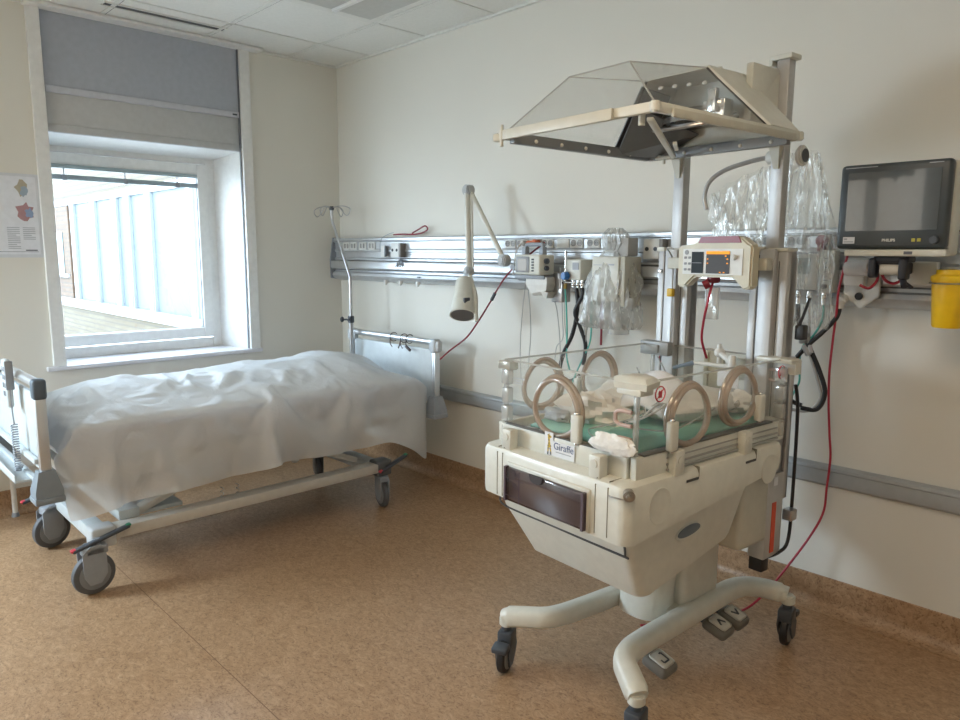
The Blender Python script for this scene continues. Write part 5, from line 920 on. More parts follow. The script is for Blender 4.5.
-6,-2,1,0,0,-1,2,4,3,2,0,2,1,-2,-3,-3,-3,-3,-3,-1,1,-1,0,0,1,-1,1,1,1,0,0,-1,-81,5,5,4,3,4,4,7,
5,1,0,1,1,1,1,1,0,2,0,-2,0,1,1,1,0,1,1,1,1,2,1,1,0,1,2,5,6,7,7,-1,1,-1,0,-2,-2,-4,-4,-6,
-3,-2,0,-1,0,2,4,2,0,3,1,-1,-2,-3,-4,-2,-2,2,-3,3,-1,-1,-2,-2,0,1,2,0,0,-1,-1,-79,4,5,4,4,4,5,6,4,
1,0,1,1,1,1,0,1,2,1,-1,-1,0,1,1,0,1,1,1,1,2,1,1,1,4,2,2,7,7,6,-1,-1,0,-1,-1,-3,-2,-3,-3,-4,
-2,-1,-2,0,3,2,1,0,2,1,-1,-2,-4,-3,0,0,1,1,-1,-3,-3,-2,-1,2,2,1,-1,0,-2,-1,-78,5,4,4,4,4,6,6,4,0,
0,1,1,0,1,1,1,2,2,-1,-2,0,1,1,0,1,1,1,1,2,1,2,2,2,2,3,7,8,5,-2,-1,0,-1,-2,-2,-3,-2,-2,-2,-2,
-2,-3,3,1,0,1,0,2,0,-2,-2,-2,-3,0,1,1,-1,-1,-3,-3,-2,1,3,2,-1,0,-1,-2,-1,-78,5,5,4,3,5,6,6,4,-1,0,
0,1,1,0,1,2,2,3,0,-2,-2,1,1,0,1,1,1,1,2,1,2,2,2,2,4,8,7,4,-1,-2,-1,-1,-2,-3,-2,-2,-2,0,-1,-1,
-4,2,0,0,0,1,1,-1,-1,-3,-1,-2,0,1,0,0,-2,-3,-3,0,4,1,0,0,-1,-2,-1,-1,-77,4,5,4,4,5,6,6,3,-1,-1,1,
0,1,1,1,3,2,2,0,-3,-1,1,1,1,0,1,1,1,1,2,2,2,2,3,5,7,7,4,-2,-2,-1,-2,-3,-2,-2,-2,-1,0,-1,-1,-1,
-1,0,0,0,1,-1,-1,-1,-2,-1,0,-1,1,0,-1,-3,-2,1,2,1,0,-1,0,-1,-2,-1,-1,-77,5,4,4,4,6,7,6,1,-1,-1,0,1,
1,1,1,3,2,2,1,-4,0,1,0,1,1,0,0,2,1,1,3,2,2,4,5,7,7,3,-2,-2,-2,-3,-3,-2,-1,-2,0,-1,0,-1,-2,-1,
0,0,1,0,-1,-2,-1,-1,0,-1,1,0,0,-1,-2,-1,1,0,0,0,0,-1,-1,-1,-1,-1,-77,5,5,4,4,6,7,6,0,-1,-1,0,1,1,
2,2,2,1,2,0,-3,0,1,0,1,0,1,0,1,2,2,2,2,3,3,6,7,7,3,-3,-2,-3,-3,-3,-2,-1,-1,-1,0,0,-2,-2,-1,0,
1,1,-1,-1,-2,-2,0,0,1,1,0,0,-1,-1,-1,-1,0,1,0,-1,-1,-1,-2,-1,0]]
NX, NY = 54, 78
n = (NX+1)*(NY+1); co = []
for k in range(3):
    v = 0; c_ = []
    for i in range(n): v += STEPS[k][i]; c_.append(v/1000)
    co.append(c_)
for i in range(n):          # the cover trails lowest at the head corner
    if co[2][i] < .62 and co[0][i] > 1.2: co[2][i] -= .62*(.62-co[2][i])*min(max((co[1][i]+.60)/.27, 0), 1)**1.5
me = bpy.data.meshes.new('bed_cover')
me.from_pydata([(a, b, c_) for a, b, c_ in zip(*co)], [], [(i*(NY+1)+j, (i+1)*(NY+1)+j, (i+1)*(NY+1)+j+1, i*(NY+1)+j+1) for i in range(NX) for j in range(NY)])
me.polygons.foreach_set('use_smooth', [True]*len(me.polygons)); me.materials.append(SHEET)
cv = bpy.data.objects.new('bed_cover', me); COL.objects.link(cv)
tag(cv, 'thin white translucent cover draped over the whole hospital bed', 'sheet')
sb = cv.modifiers.new('smooth', 'SUBSURF'); sb.levels = 2; sb.render_levels = 2
# folded duvet under the cover
def duvet():
    X0, X1, Y0, Y1 = .53, 1.30, -2.14, -.37
    def f(u, v):
        x = X0+(X1-X0)*u; y = Y0+(Y1-Y0)*v
        a = min(1, max(0, (1.30-x)/.40)); b = min(1, max(0, (x-.53)/.20))
        w = min(1, min(y-Y0, Y1-y)/.30); w = math.sin(max(w, 0)*PI/2)
        h = .085+.010*math.sin(y*6+1)+.045*math.exp(-((y+.62)/.17)**2)
        return (x, y, .703+h*a**.75*math.sin(b*PI/2)*w)
    m = MB(); m.grid(f, 24, 50)
    return m
tag(duvet().build('folded_duvet', CLOTH), 'white duvet lying flat under the bed cover', 'duvet')

# IV pole in the head end of the bed
iv = thing('iv_pole', 'bent chrome drip stand standing at head of bed', 'iv pole', (.545, -.285, .48))
O_ = T(-.545, .285, -.48)
m = MB(); m.cyl((.545, -.285, .48), (.545, -.285, 1.0), .0145); m.build('outer_tube', STEEL, iv, True, O_)
m = MB(); m.sweep(spline([(.545, -.285, .98), (.545, -.285, 1.24), (.54, -.283, 1.275), (.525, -.28, 1.31), (.32, -.25, 1.60), (.29, -.247, 1.65), (.282, -.246, 1.69), (.282, -.246, 1.735)], 6), .0095, 12); m.build('inner_tube', STEEL, iv, True, O_)
m = MB(); m.cyl((.545, -.285, .985), (.545, -.285, 1.03), .021, bev=.003); m.cyl((.55, -.30, 1.008), (.575, -.33, 1.008), .006); m.cyl((.52, -.30, 1.005), (.49, -.32, 1.005), .006)
m.cyl((.497, -.315, 1.005), (.485, -.323, 1.005), .018, bev=.003); m.build('clamp_knob', DARKPL, iv, True, O_)
m = MB(); m.cyl((.282, -.246, 1.725), (.282, -.246, 1.752), .016, bev=.003); m.build('top_boss', DARKPL, iv, True, O_)
for k, (dx, dy) in enumerate(((-1, -.1), (1, .1), (.1, -.8), (-.1, .8))):
    L_ = .19 if k < 2 else .12
    pts = [(0, 0, 0), (dx*L_*.35, dy*L_*.35, .008), (dx*L_*.7, dy*L_*.7, .006), (dx*L_, dy*L_, -.012), (dx*L_*.97, dy*L_*.97, -.04), (dx*L_*.8, dy*L_*.8, -.055), (dx*L_*.55, dy*L_*.55, -.02), (dx*L_*.45, dy*L_*.45, .0)]
    m = MB(); m.tube([(.282+a, -.246+b, 1.742+c_) for a, b, c_ in pts], .0032, 6); m.build('bottle_hook', STEEL, iv, True, O_)
# cable ties round the head rail
for k, (x, w) in enumerate(((.93, .02), (1.035, .022), (1.09, .02))):
    m = MB(); m.tube([(x+w*.2*math.cos(a), -.225+.026*math.cos(a), .920+.027*math.sin(a)) for a in [2*PI*j/10 for j in range(10)]], .0028, 6, 4, True)
    m.tube([(x, -.252, .915), (x+.01, -.262, .885), (x+.03, -.262, .862)], .003, 5)
    if k == 2: m.cbox((x+.03, -.262, .868), (.05, .012, .016), .003, rotm(ry=.5))
    if k == 1: m.tube([(x, -.252, .91), (x+.0, -.262, .88), (x-.012, -.262, .86)], .004, 5)
    tag(m.build('cable_tie', mat('dark_brown_strap', (.06, .035, .03), .5)), ('small dark tie looped on head rail of bed, leftmost of three', 'small dark tie looped on head rail of bed, middle of three', 'dark tie with a short tail on head rail, rightmost of three')[k], 'tie', 'ties on the bed head rail')

# ================================================================== infant incubator
inc = thing('infant_incubator', 'cream infant incubator on castors with clear box and raised clear canopy', 'incubator', (3.255, -.903, 0), math.radians(-5))
def ib(mb, name, m_, parent=inc, smooth=True): return mb.build(name, m_, parent, smooth)
# --- base: H of two bowed rails
def sec_arm(w, h): return [(w*math.cos(a)*(1 if abs(math.cos(a)) < .9 else .95), h*(abs(math.sin(a))**.6)*(1 if math.sin(a) >= 0 else -1)) for a in [2*PI*k/20 for k in range(20)]]
base = None
for s_ in (-1, 1):
    pts = [(s_*.290, -.390, .192), (s_*.278, -.383, .197), (s_*.23, -.352, .205), (s_*.178, -.315, .212), (s_*.152, -.270, .216), (s_*.138, -.19, .218), (s_*.125, .05, .218), (s_*.115, .25, .220), (s_*.11, .36, .220), (s_*.125, .43, .217), (s_*.165, .48, .212), (s_*.22, .515, .204), (s_*.243, .525, .200)]
    m = MB(); m.sweep(spline(pts, 5), 1, section=[(a, b) for a, b in sec_arm(.037, .033)], taper=lambda t: 1 if .08 < t < .92 else .86)
    o = ib(m, 'base_arm', CREAM)
m = MB(); m.box(-.11, .11, .02, .28, .180, .24, .02, 3); ib(m, 'base_bridge', CREAM)
# column shells
m = MB(); m.loft([rr(-.12, .108, .08, .29, .03, .19), rr(-.12, .108, .08, .29, .03, .30), rr(-.12, .108, .08, .29, .03, .60)]); ib(m, 'column', CREAM)
m = MB(); m.loft([rr(-.115, .075, -.05, .12, .08, .20, 8), rr(-.115, .075, -.04, .12, .08, .28, 8), rr(-.11, .08, -.02, .12, .07, .38, 8), rr(-.10, .09, .0, .12, .05, .48, 8)]); ib(m, 'column_front_cover', CREAM)
def icastor(x, y, ang):
    M = T(x, y, 0) @ Matrix.Rotation(ang, 4, 'Z')
    f = MB(); poly = [(-.035, .03), (-.045, .085), (-.02, .118), (.025, .12), (.035, .09), (.02, .06), (-.005, .03)]
    for sx in (-.026, .020): f.prism(poly, sx, sx+.006, Matrix(((0, 0, 1, 0), (1, 0, 0, 0), (0, 1, 0, 0), (0, 0, 0, 1))))
    f.box(-.026, .026, -.03, .035, .10, .150, .008); f.cyl((0, 0, .145), (0, 0, .175), .018)
    fo = f.build('castor_fork', DARKPL, inc, True, M)
    w = MB(); w.lathe([(.03, -.014), (.054, -.014), (.0605, -.010), (.0625, 0), (.0605, .010), (.054, .014), (.03, .014)], 36, T(0, -.012, .0625) @ Matrix.Rotation(PI/2, 4, 'Y'))
    w.build('castor_wheel', BLACK, fo, True, M)
    d = MB(); d.lathe([(.001, -.018), (.03, -.018), (.047, -.015), (.047, .015), (.03, .018), (.001, .018)], 36, T(0, -.012, .0625) @ Matrix.Rotation(PI/2, 4, 'Y'))
    d.build('wheel_disc', mat('castor_disc', (.33, .33, .33), .35, .3), fo, True, M)
    b = MB(); b.box(-.028, .028, -.065, -.02, .105, .128, .007, 3, rotm(rx=.15)); b.build('brake_lever', DARKPL, fo, True, M)
    n_ = MB(); n_.cyl((x, y, .165), (x, y, .20), .026, bev=.006); n_.build('castor_collar', CREAM, inc)
icastor(-.283, -.388, .5); icastor(.283, -.388, .25); icastor(.243, .53, -2.9); icastor(-.243, .53, 2.9)
# foot pedals with symbols
def pedal(x, y, rz, sym):
    root = MB(); root.box(-.042, .042, -.038, .038, -.012, .022, .014, 3); r_ = root.build('foot_pedal', mat('pedal_grey', (.16, .15, .13), .5), inc, True, T(x, y, .115) @ rotm(ry=.30, rz=rz) @ Matrix.Diagonal((1.14, 1.14, 1.14, 1)))
    p_ = MB(); p_.box(-.03, .03, -.027, .027, .018, .027, .009, 3); p_.build('pedal_pad', mat('pedal_pad_cream', (.60, .59, .54), .45), r_, True, T(x, y, .115) @ rotm(ry=.30, rz=rz) @ Matrix.Diagonal((1.14, 1.14, 1.14, 1)))
    s = MB(); z = .0278
    if sym == 'bed':
        for a, b in (((-.014, .012), (.016, .012)), ((.016, .012), (.016, -.012)), ((-.014, .012), (-.014, .004)), ((.016, -.012), (.004, -.012))): s.beam((*a, z), (*b, z), .005, .001)
    else:
        k = 1 if sym == 'up' else -1
        s.beam((-.010*k, -.014, z), (.010*k, 0, z), .007, .001); s.beam((.010*k, 0, z), (-.010*k, .014, z), .007, .001)
    s.build('symbol', DARKPL, r_, False, T(x, y, .115) @ rotm(ry=.30, rz=rz) @ Matrix.Diagonal((1.14, 1.14, 1.14, 1)))
    a = MB(); a.box(x-.08, x-.02, y-.014, y+.014, .115, .14, .006); a.box(x-.09, x-.065, y-.014, y+.014, .12, .20, .005); a.build('pedal_bracket', DARKPL, r_)
pedal(.150, -.105, .1, 'bed'); pedal(.135, .250, .1, 'down'); pedal(.130, .355, .1, 'up')
# --- tapering lower housing with front drawer line
def lr(x0, x1, y0, y1, r, z, tilt=0): return [(a, b, c+tilt*(b-y0)) for a, b, c in rr(x0, x1, y0, y1, r, z, 6)]
low = MB(); low.loft([lr(-.212, .262, -.352, .085, .035, .462, .20), lr(-.217, .266, -.362, .10, .04, .478, .19), lr(-.262, .276, -.435, .15, .03, .625, .12), lr(-.268, .282, -.445, .19, .03, .675, .12)])
low = ib(low, 'lower_housing', CREAM)
m = MB(); m.tube([(-.262, -.440, .65), (-.250, -.432, .618), (-.05, -.430, .614), (.245, -.432, .612), (.262, -.436, .618), (.265, -.446, .66)], .0035, 5, 6); ib(m, 'drawer_seam', GAP, low)
m = MB(); m.beam((.286, -.33, .667), (.286, .12, .722), .004, .004); ib(m, 'side_seam', GAP, low)
m = MB(); m.prism([(.055*math.cos(a), .019*math.sin(a)*(1 if math.sin(a) > 0 else .75)) for a in [2*PI*k/24 for k in range(24)]], -.001, .0035, T(.2775, -.165, .628) @ Matrix.Rotation(.08, 4, 'X') @ FACE_X, .001); ib(m, 'oval_grip', mat('grip_blue_grey', (.14, .18, .22), .35), low)
m = MB(); m.prism([(.062*math.cos(a), .024*math.sin(a)) for a in [2*PI*k/24 for k in range(24)]], -.001, .0018, T(.2765, -.165, .627) @ Matrix.Rotation(.08, 4, 'X') @ FACE_X, .0005); ib(m, 'grip_rim', CREAM, low)
m = MB(); m.box(-.20, .265, .14, .31, .47, .72, .02, 3); ib(m, 'rear_housing', CREAMD)
# --- body shelf with rounded corners and a skirt whose lower edge rises to the back
def ring(off, zt, zf, fz):
    pts = []
    for a, b, c in rr(-.30-off, .312+off, -.495-off, .305+off, .036+max(off, 0)*.5, 0, 6):
        t_ = (b+.495)/.795; pts.append((a, b, fz(t_, a)))
    return pts
def skirt(t_, a):
    s = min(max((t_-.10)/.16, 0), 1); s = s*s*(3-2*s)
    return .668*(1-s)+(.672+.075*t_)*s if a > 0 else .675+.03*t_
body = MB()
body.loft([ring(-.02, 0, 0, lambda t_, a: skirt(t_, a)+.004), ring(-.002, 0, 0, skirt), ring(.0, 0, 0, lambda t_, a: skirt(t_, a)+.02), ring(.0, 0, 0, lambda t_, a: .815), ring(-.006, 0, 0, lambda t_, a: .829), ring(-.022, 0, 0, lambda t_, a: .836)])
body = ib(body, 'bed_platform', CREAM)
m = MB(); m.box(-.165, .185, -.503, -.48, .672, .80, .006); ib(m, 'drawer_surround', CREAM, body)
dw = MB(); dw.box(-.158, .176, -.516, -.500, .682, .788, .004); dw = ib(dw, 'smoked_drawer', SMOKE, body)
m = MB(); m.box(-.145, .16, -.499, -.4975, .69, .78); ib(m, 'drawer_interior', mat('drawer_inside', (.10, .08, .09), .5), dw)
m = MB(); m.prism([(-.032, .012), (.032, .012), (.024, -.008), (.010, -.014), (-.010, -.014), (-.024, -.008)], 0, .006, T(-.01, -.516, .782) @ FACE_Y, .002); ib(m, 'drawer_pull', mat('drawer_pull_dark', (.03, .025, .03), .4), dw)
m = MB(); m.box(-.158, -.150, -.518, -.4985, .68, .79); m.box(.168, .176, -.518, -.4985, .68, .79); m.box(-.09, -.087, -.5168, -.516, .686, .785); m.box(-.15, -.07, -.5168, -.516, .70, .7015); m.box(-.15, -.07, -.5168, -.516, .755, .7565); ib(m, 'drawer_edge', mat('drawer_edge_plum', (.09, .06, .08), .3), dw)
for x in (-.215, -.190, .20, .245):
    m = MB(); m.box(x-.0008, x+.0008, -.4965, -.49, .68, .82); m.box(x-.0008, x+.0008, -.49, -.44, .834, .8368); ib(m, 'panel_seam', mat('seam_brown', (.22, .20, .15), .6), body)
m = MB(); m.tube([(.249, -.4975, .80), (.27, -.4985, .800), (.295, -.490, .800), (.302, -.483, .808)], .0022, 5); ib(m, 'corner_seam', STEEL, body)
m = MB(); m.cyl((.298, -.474, .815), (.314, -.490, .811), .016, bev=.003); m.cyl((.308, -.485, .812), (.319, -.496, .810), .010, .008, bev=.002); ib(m, 'lock_knob', mat('worn_metal_knob', (.42, .40, .36), .3, .7), body)
# side details: round grips dished in the skirt, slots
for y, r_ in ((-.355, .052), (.21, .048)):
    m = MB(); m.lathe([(r_, -.0004), (r_*.985, .0006), (r_*.95, .0008), (r_*.90, .0003), (r_*.5, .0001), (.001, .0001)], 40, T(.3124, y, .757) @ Matrix.Rotation(.0, 4, 'X') @ Matrix.Diagonal((1, .95, 1.02, 1)) @ Matrix.Rotation(PI/2, 4, 'Y')); ib(m, 'grip_recess', CREAM, body)
for y in (-.21, .095):
    m = MB(); m.box(.311, .3145, y-.028, y+.028, .800, .807); ib(m, 'slot', GAP, body); m = MB(); m.box(.262, .3132, y+.030, y+.0316, .806, .8365); ib(m, 'panel_seam', mat('seam_brown', (.22, .20, .15), .6), body)
# inner tray wall that carries the clear box
tr = MB()
for a in ((-.26, .26, -.440, -.42), (-.26, .26, .325, .345)): tr.box(*a, .83, .897, .004)
for a in ((-.285, -.262, -.43, .335), (.262, .285, -.43, .335)): tr.box(*a, .83, .897, .004)
tr = ib(tr, 'tray_wall', CREAM)
m = MB(); m.box(.2855, .289, -.30, .29, .856, .862); m.box(.2855, .288, -.30, .29, .875, .879); m.box(.2855, .2915, -.30, .29, .84, .846); ib(m, 'side_rail', mat('side_rail_grey', (.36, .36, .34), .4), tr)
m = MB(); m.box(.262, .287, -.40, .26, .897, .903, .002); m.box(-.24, .24, -.441, -.42, .897, .900, .001); ib(m, 'wall_seal', mat('seal_grey', (.13, .13, .12), .5), tr)
m = MB(); m.box(-.258, .258, -.43, .325, .835, .852, .004); ib(m, 'tray_floor', CREAMD, tr)
for x in (-.185, .185): m = MB(); m.box(x-.021, x+.021, -.487, -.452, .828, .895, .005); m.cyl((x, -.487, .872), (x, -.490, .872), .012); ib(m, 'panel_latch_block', CREAM, tr)
for y in (-.272, .078): m = MB(); m.box(.283, .313, y-.022, y+.022, .828, .90, .005); m.cyl((.313, y, .872), (.316, y, .872), .012); ib(m, 'panel_latch_block', CREAM, tr)
# name card with the giraffe
gp = thing('name_card', 'white card lettered Giraffe with a small giraffe on it, fixed to incubator front', 'sign', (0, 0, 0))
IM = T(3.255, -.903, 0) @ Matrix.Rotation(math.radians(-5), 4, 'Z')
GM = IM @ T(.008, -.4425, .868) @ rotm(ry=.0)
m = MB(); m.prism([(-.062, -.027), (.062, -.027), (.062, .018), (-.026, .018), (-.026, .042), (-.062, .042)], 0, .0015, GM @ FACE_Y); m.build('card', PAPER, gp, False)
m = MB(); q = [(-.050, -.026), (-.046, -.026), (-.043, -.006), (-.040, -.004), (-.036, -.024), (-.032, -.024), (-.036, .002), (-.039, .012), (-.040, .024), (-.033, .027), (-.033, .031), (-.041, .034), (-.042, .039), (-.045, .035), (-.049, .034), (-.048, .028), (-.046, .012), (-.049, .0)]
m.prism(q, .0016, .0022, GM @ FACE_Y); m.build('giraffe_mark', mat('giraffe_yellow', (.55, .38, .05), .6), gp, False)
m = MB()
for a, b in ((-.046, .0), (-.043, .008), (-.044, .018), (-.046, -.008), (-.038, -.008), (-.041, .03), (-.047, .034), (-.035, .001)): m.cyl((a, b, .0022), (a, b, .0027), .0020, seg=8)
m.prism([(-.050, -.027), (-.045, -.027), (-.044, -.018), (-.049, -.018)], .0022, .0027); m.prism([(-.037, -.026), (-.032, -.026), (-.033, -.016), (-.037, -.016)], .0022, .0027)
m.build('giraffe_spots', DARKPL, gp, False, GM @ FACE_Y)
text('lettering', 'Giraffe', .030, mat('lettering_blue', (.10, .14, .25), .5), gp, GM @ FACE_Y @ T(.018, .004, .0018))
m = MB(); m.box(-.014, .05, -.0145, -.0115, .0016, .0022); m.build('small_print', INKG, gp, False, GM @ FACE_Y)

# --- clear box
XW, Y0, Y1, ZB, ZT = .267, -.415, .34, .845, 1.10
def egg(r, k=0):
    pts = []
    for i in range(36):
        a = 2*PI*i/36; x = r*1.0*math.sin(a); z = r*.94*math.cos(a); x *= (1-.14*math.cos(a)); x -= z*k*.25; pts.append((x, z))
    return pts
def wall(name, p0, p1, holes):
    """clear wall from p0 to p1 (plan), with egg shaped port holes [(s, z, r)], built around each hole"""
    P0, P1 = Vector((*p0, 0)), Vector((*p1, 0)); Lw = (P1-P0).length; d = (P1-P0).normalized(); nn = Vector((d.y, -d.x, 0))
    t = bmesh.new(); es = []
    def loop(pts):
        vs = [t.verts.new(P0+d*x+Vector((0, 0, z))) for x, z in pts]
        for i in range(len(vs)): es.append(t.edges.new((vs[i], vs[(i+1) % len(vs)])))
    loop([(0, ZB), (Lw, ZB), (Lw, ZT), (0, ZT)])
    for s, z, r in holes: loop([(s+a, z+b) for a, b in egg(r)])
    bmesh.ops.triangle_fill(t, use_beauty=True, use_dissolve=False, edges=es)
    # drop the faces that filled the holes
    for f in t.faces[:]:
        c = f.calc_center_median()-P0; s_, z_ = c.dot(d), c.z
        for s, z, r in holes:
            if ((s_-s)/(r*.9))**2+((z_-z)/(r*.98))**2 < 1: t.faces.remove(f); break
    g_ = bmesh.ops.extrude_face_region(t, geom=t.faces[:])
    for v in g_['geom']:
        if isinstance(v, bmesh.types.BMVert): v.co += nn*.005
    bmesh.ops.recalc_face_normals(t, faces=t.faces[:])
    o = ib(MB().add(t), name, ACRYL, inc, False)
    e = MB(); e.beam(P0+Vector((0, 0, ZT)), P1+Vector((0, 0, ZT)), .003, .006); ib(e, 'wall_edge', ACEDGE, o, False)
    for hi, (s, z, r) in enumerate(holes):
        c = P0+d*s+Vector((0, 0, z))
        rg = MB(); rg.sweep([c+nn*.014+d*a+Vector((0, 0, b)) for a, b in egg(r+.002)], .0085, 10, True); rp_ = ib(rg, 'port_ring', CUFF, o)
        rg = MB(); rg.sweep([c+nn*.004+d*a+Vector((0, 0, b)) for a, b in egg(r+.011)], .0075, 8, True); ib(rg, 'port_cuff', CUFF, rp_)
        rg = MB(); vs = [c+nn*.018+d*a+Vector((0, 0, b)) for a, b in egg(r)]; rg.loft([vs, [v-nn*.002 for v in vs]]); ib(rg, 'port_door', ACRYL, rp_, False)
        side = -1
        lc = c+nn*.026+d*((latch[name] if hi == 0 else -latch[name])*(r+.010))+Vector((0, 0, -.045))
        lm = MB(); lm.box(-.017, .017, -.011, .011, -.042, .042, .006, 3, T(*lc) @ Matrix.Rotation(math.atan2(d.y, d.x), 4, 'Z')); ll = ib(lm, 'door_latch', CREAM, rp_)
        for zz in (-.044, .044): lm = MB(); lm.sphere(lc+Vector((0, 0, zz)), .008, (1, 1, .8), 12); ib(lm, 'latch_hinge', CHROME, ll)
    return o
latch = {'front_wall': 1, 'side_wall_near': -1, 'side_wall_window': 1, 'rear_wall': 1}
wf = wall('front_wall', (-XW, Y0), (XW, Y0), [(.243, .985, .088)])
wr = wall('side_wall_near', (XW+.008, Y0), (XW+.008, Y1), [(.212, .988, .086), (.470, 1.010, .083)])
wl_ = wall('side_wall_window', (-XW-.008, Y1), (-XW-.008, Y0), [(.29, 1.0, .08), (.575, 1.0, .08)])
wb_ = wall('rear_wall', (XW, Y1), (-XW, Y1), [])
# corner posts, caps and mouldings
for x, y in ((-XW, Y0), (XW, Y0), (-XW, Y1), (XW, Y1)):
    m = MB(); m.box(x-.006, x+.007, y-.007, y+.006, ZB, ZT-.01, .002); ib(m, 'corner_post', CLRTUBE, inc)
m = MB(); m.loft([[(.175, -.405, 1.088), (.225, -.46, 1.088), (.325, -.45, 1.088), (.30, -.365, 1.088), (.235, -.335, 1.088)], [(.175, -.405, 1.105), (.225, -.462, 1.105), (.327, -.452, 1.105), (.302, -.362, 1.105), (.235, -.332, 1.105)], [(.20, -.40, 1.116), (.235, -.445, 1.116), (.31, -.437, 1.116), (.29, -.375, 1.116), (.24, -.35, 1.116)]]); m.box(.23, .31, -.455, -.40, 1.072, 1.09, .003); ib(m, 'corner_cap', CREAM)
m = MB(); m.box(-.282, -.225, -.440, -.40, 1.072, 1.100, .004); ib(m, 'corner_cap', ACEDGE)
m = MB(); m.box(.19, .315, .30, .36, 1.088, 1.104, .004); m.box(.25, .315, .33, .37, 1.05, 1.1, .004); ib(m, 'corner_cap', CREAM)
m = MB(); m.box(-.30, -.17, .30, .345, 1.06, 1.112, .004); m.box(-.29, -.21, .292, .302, 1.07, 1.10, .003); ib(m, 'corner_cap', mat('grey_corner_cap', (.34, .35, .35), .4))
for (x, y, rz) in ((-.250, -.428, 0), (.276, .31, 0)):      # stepped clear hinge columns
    m = MB()
    for k in range(4): m.box(x-.012-.004*(k % 2), x+.02, y-.012, y+.012, .845+.06*k, .895+.06*k, .005)
    ib(m, 'hinge_column', CLRTUBE)
# U shaped tube slots in the corners
def uslot(c, d, w, h):
    c, d = Vector(c), Vector(d).normalized(); k = Vector((0, 0, 1))
    pts = [c+k*h, c+d*w*.7+k*h, c+d*w+k*h*.6, c+d*w, c+d*w-k*h*.6, c+d*w*.7-k*h, c-k*h]
    m = MB(); m.sweep(spline(pts, 5), .0058, 8); ib(m, 'tube_slot', mat('tube_slot_pink', (.52, .38, .33), .35), inc)
uslot((XW-.006, Y0-.012, .925), (-1, 0, 0), .055, .019); uslot((XW-.006, Y0-.012, 1.0), (-1, 0, 0), .055, .019)
uslot((-XW+.012, Y1+.008, 1.04), (1, 0, 0), .055, .019); uslot((XW-.012, Y1+.008, 1.04), (-1, 0, 0), .05, .018)
# round no-entry stickers
def sticker(c, M_):
    m = MB(); m.sweep([(.021*math.cos(a), .021*math.sin(a), .0005) for a in [2*PI*k/24 for k in range(24)]], .0018, 6, True); m.beam((-.014, -.014, .0005), (.014, .014, .0005), .0035, .0008)
    m.prism([(-.006, -.011), (.007, -.011), (.009, .004), (.004, .012), (.0, .006), (-.005, .011), (-.008, .002)], 0, .0006)
    o = ib(m, 'warning_sticker', REDS, inc, False); o.data.transform(T(*c) @ M_)
sticker((XW+.0145, -.335, 1.063), FACE_X); sticker((XW+.0145, .305, 1.06), FACE_X); sticker((-.21, Y1-.007, 1.045), FACE_Y)
m = MB(); m.box(-.238, -.17, Y0-.0065, Y0-.0058, 1.046, 1.049); m.box(-.238, -.19, Y0-.0065, Y0-.0058, 1.038, 1.041); m.box(-.23, -.18, Y0-.0065, Y0-.0058, 1.030, 1.032); ib(m, 'printed_lines', INKG, inc, False)

# --- inside: mattress, cloths, tubes (things of their own)
m = MB(); m.box(-.235, .235, -.385, .31, .853, .882, .010); ib(m, 'mattress_tray', CREAMD)
def lump(c, s, seed, amp=.25, fr=1.6, seg=28, flat=0):
    t = bmesh.new(); bmesh.ops.create_uvsphere(t, u_segments=seg, v_segments=seg//2, radius=1)
    for v in t.verts:
        k = 1+amp*noise.noise(v.co*fr+Vector((seed, seed*.7, 0)))+amp*.45*noise.noise(v.co*fr*3.1+Vector((seed, 3, 1)))
        q_ = v.co*k; q_.z = max(q_.z, -.8)
        v.co = Vector((c[0]+q_.x*s[0], c[1]+q_.y*s[1], c[2]+q_.z*s[2]))
    return MB().add(t)
def inside(mb, name, m_, label, cat, group=None, parent=None):
    return tag(mb.build(name, m_, None, True, IM), label, cat, group)
def mattf(u, v):
    x = -.205+.43*u; y = -.365+.665*v; e = min(1, min(u, 1-u)*9, min(v, 1-v)*12)
    return (x, y, .888+.026*math.sin(e*PI/2)+.003*noise.noise(Vector((x*14, y*14, 0))))
m = MB(); m.grid(mattf, 40, 50); mt = inside(m, 'incubator_mattress', TEALCL, 'teal green covered baby mattress lying inside the clear incubator box', 'mattress')
sm_ = mt.modifiers.new('th', 'SOLIDIFY'); sm_.thickness = .006; sm_.offset = -1
inside(lump((-.055, -.225, .950), (.11, .09, .055), 3, .5, 1.9), 'crumpled_cloth', CLOTH, 'crumpled white cloth on teal mattress just behind the front port ring', 'cloth', 'white cloths inside the incubator')
inside(lump((-.13, .05, .955), (.10, .15, .055), 5, .35, 1.6), 'folded_blanket', CLOTH, 'white baby blanket on window side of teal mattress', 'blanket', 'white cloths inside the incubator')
inside(lump((.10, .07, .955), (.11, .20, .050), 9, .16, 1.3), 'swaddle_roll', CLOTH, 'plump white swaddle roll on teal mattress behind the right side port', 'blanket', 'white cloths inside the incubator')
inside(lump((.17, .245, .945), (.07, .06, .036), 12, .5, 2.0), 'crumpled_cloth', CLOTH, 'small knotted white cloth below the rear port ring on right side', 'cloth', 'white cloths inside the incubator')
inside(lump((-.12, -.31, .93), (.055, .045, .022), 15, .5, 2.3), 'crumpled_cloth', mat('blue_white_cloth', (.62, .68, .72), .9, bump=(60, .5, .01)), 'bluish white cloth lying at window corner of teal mattress', 'cloth', 'white cloths inside the incubator')
def card_f(u, v):
    x = .0+.17*u; y = -.20+.10*v+.03*u; z = .955+.10*v+.025*math.sin(u*PI)-.015*abs(u-.6)
    return (x, y, z)
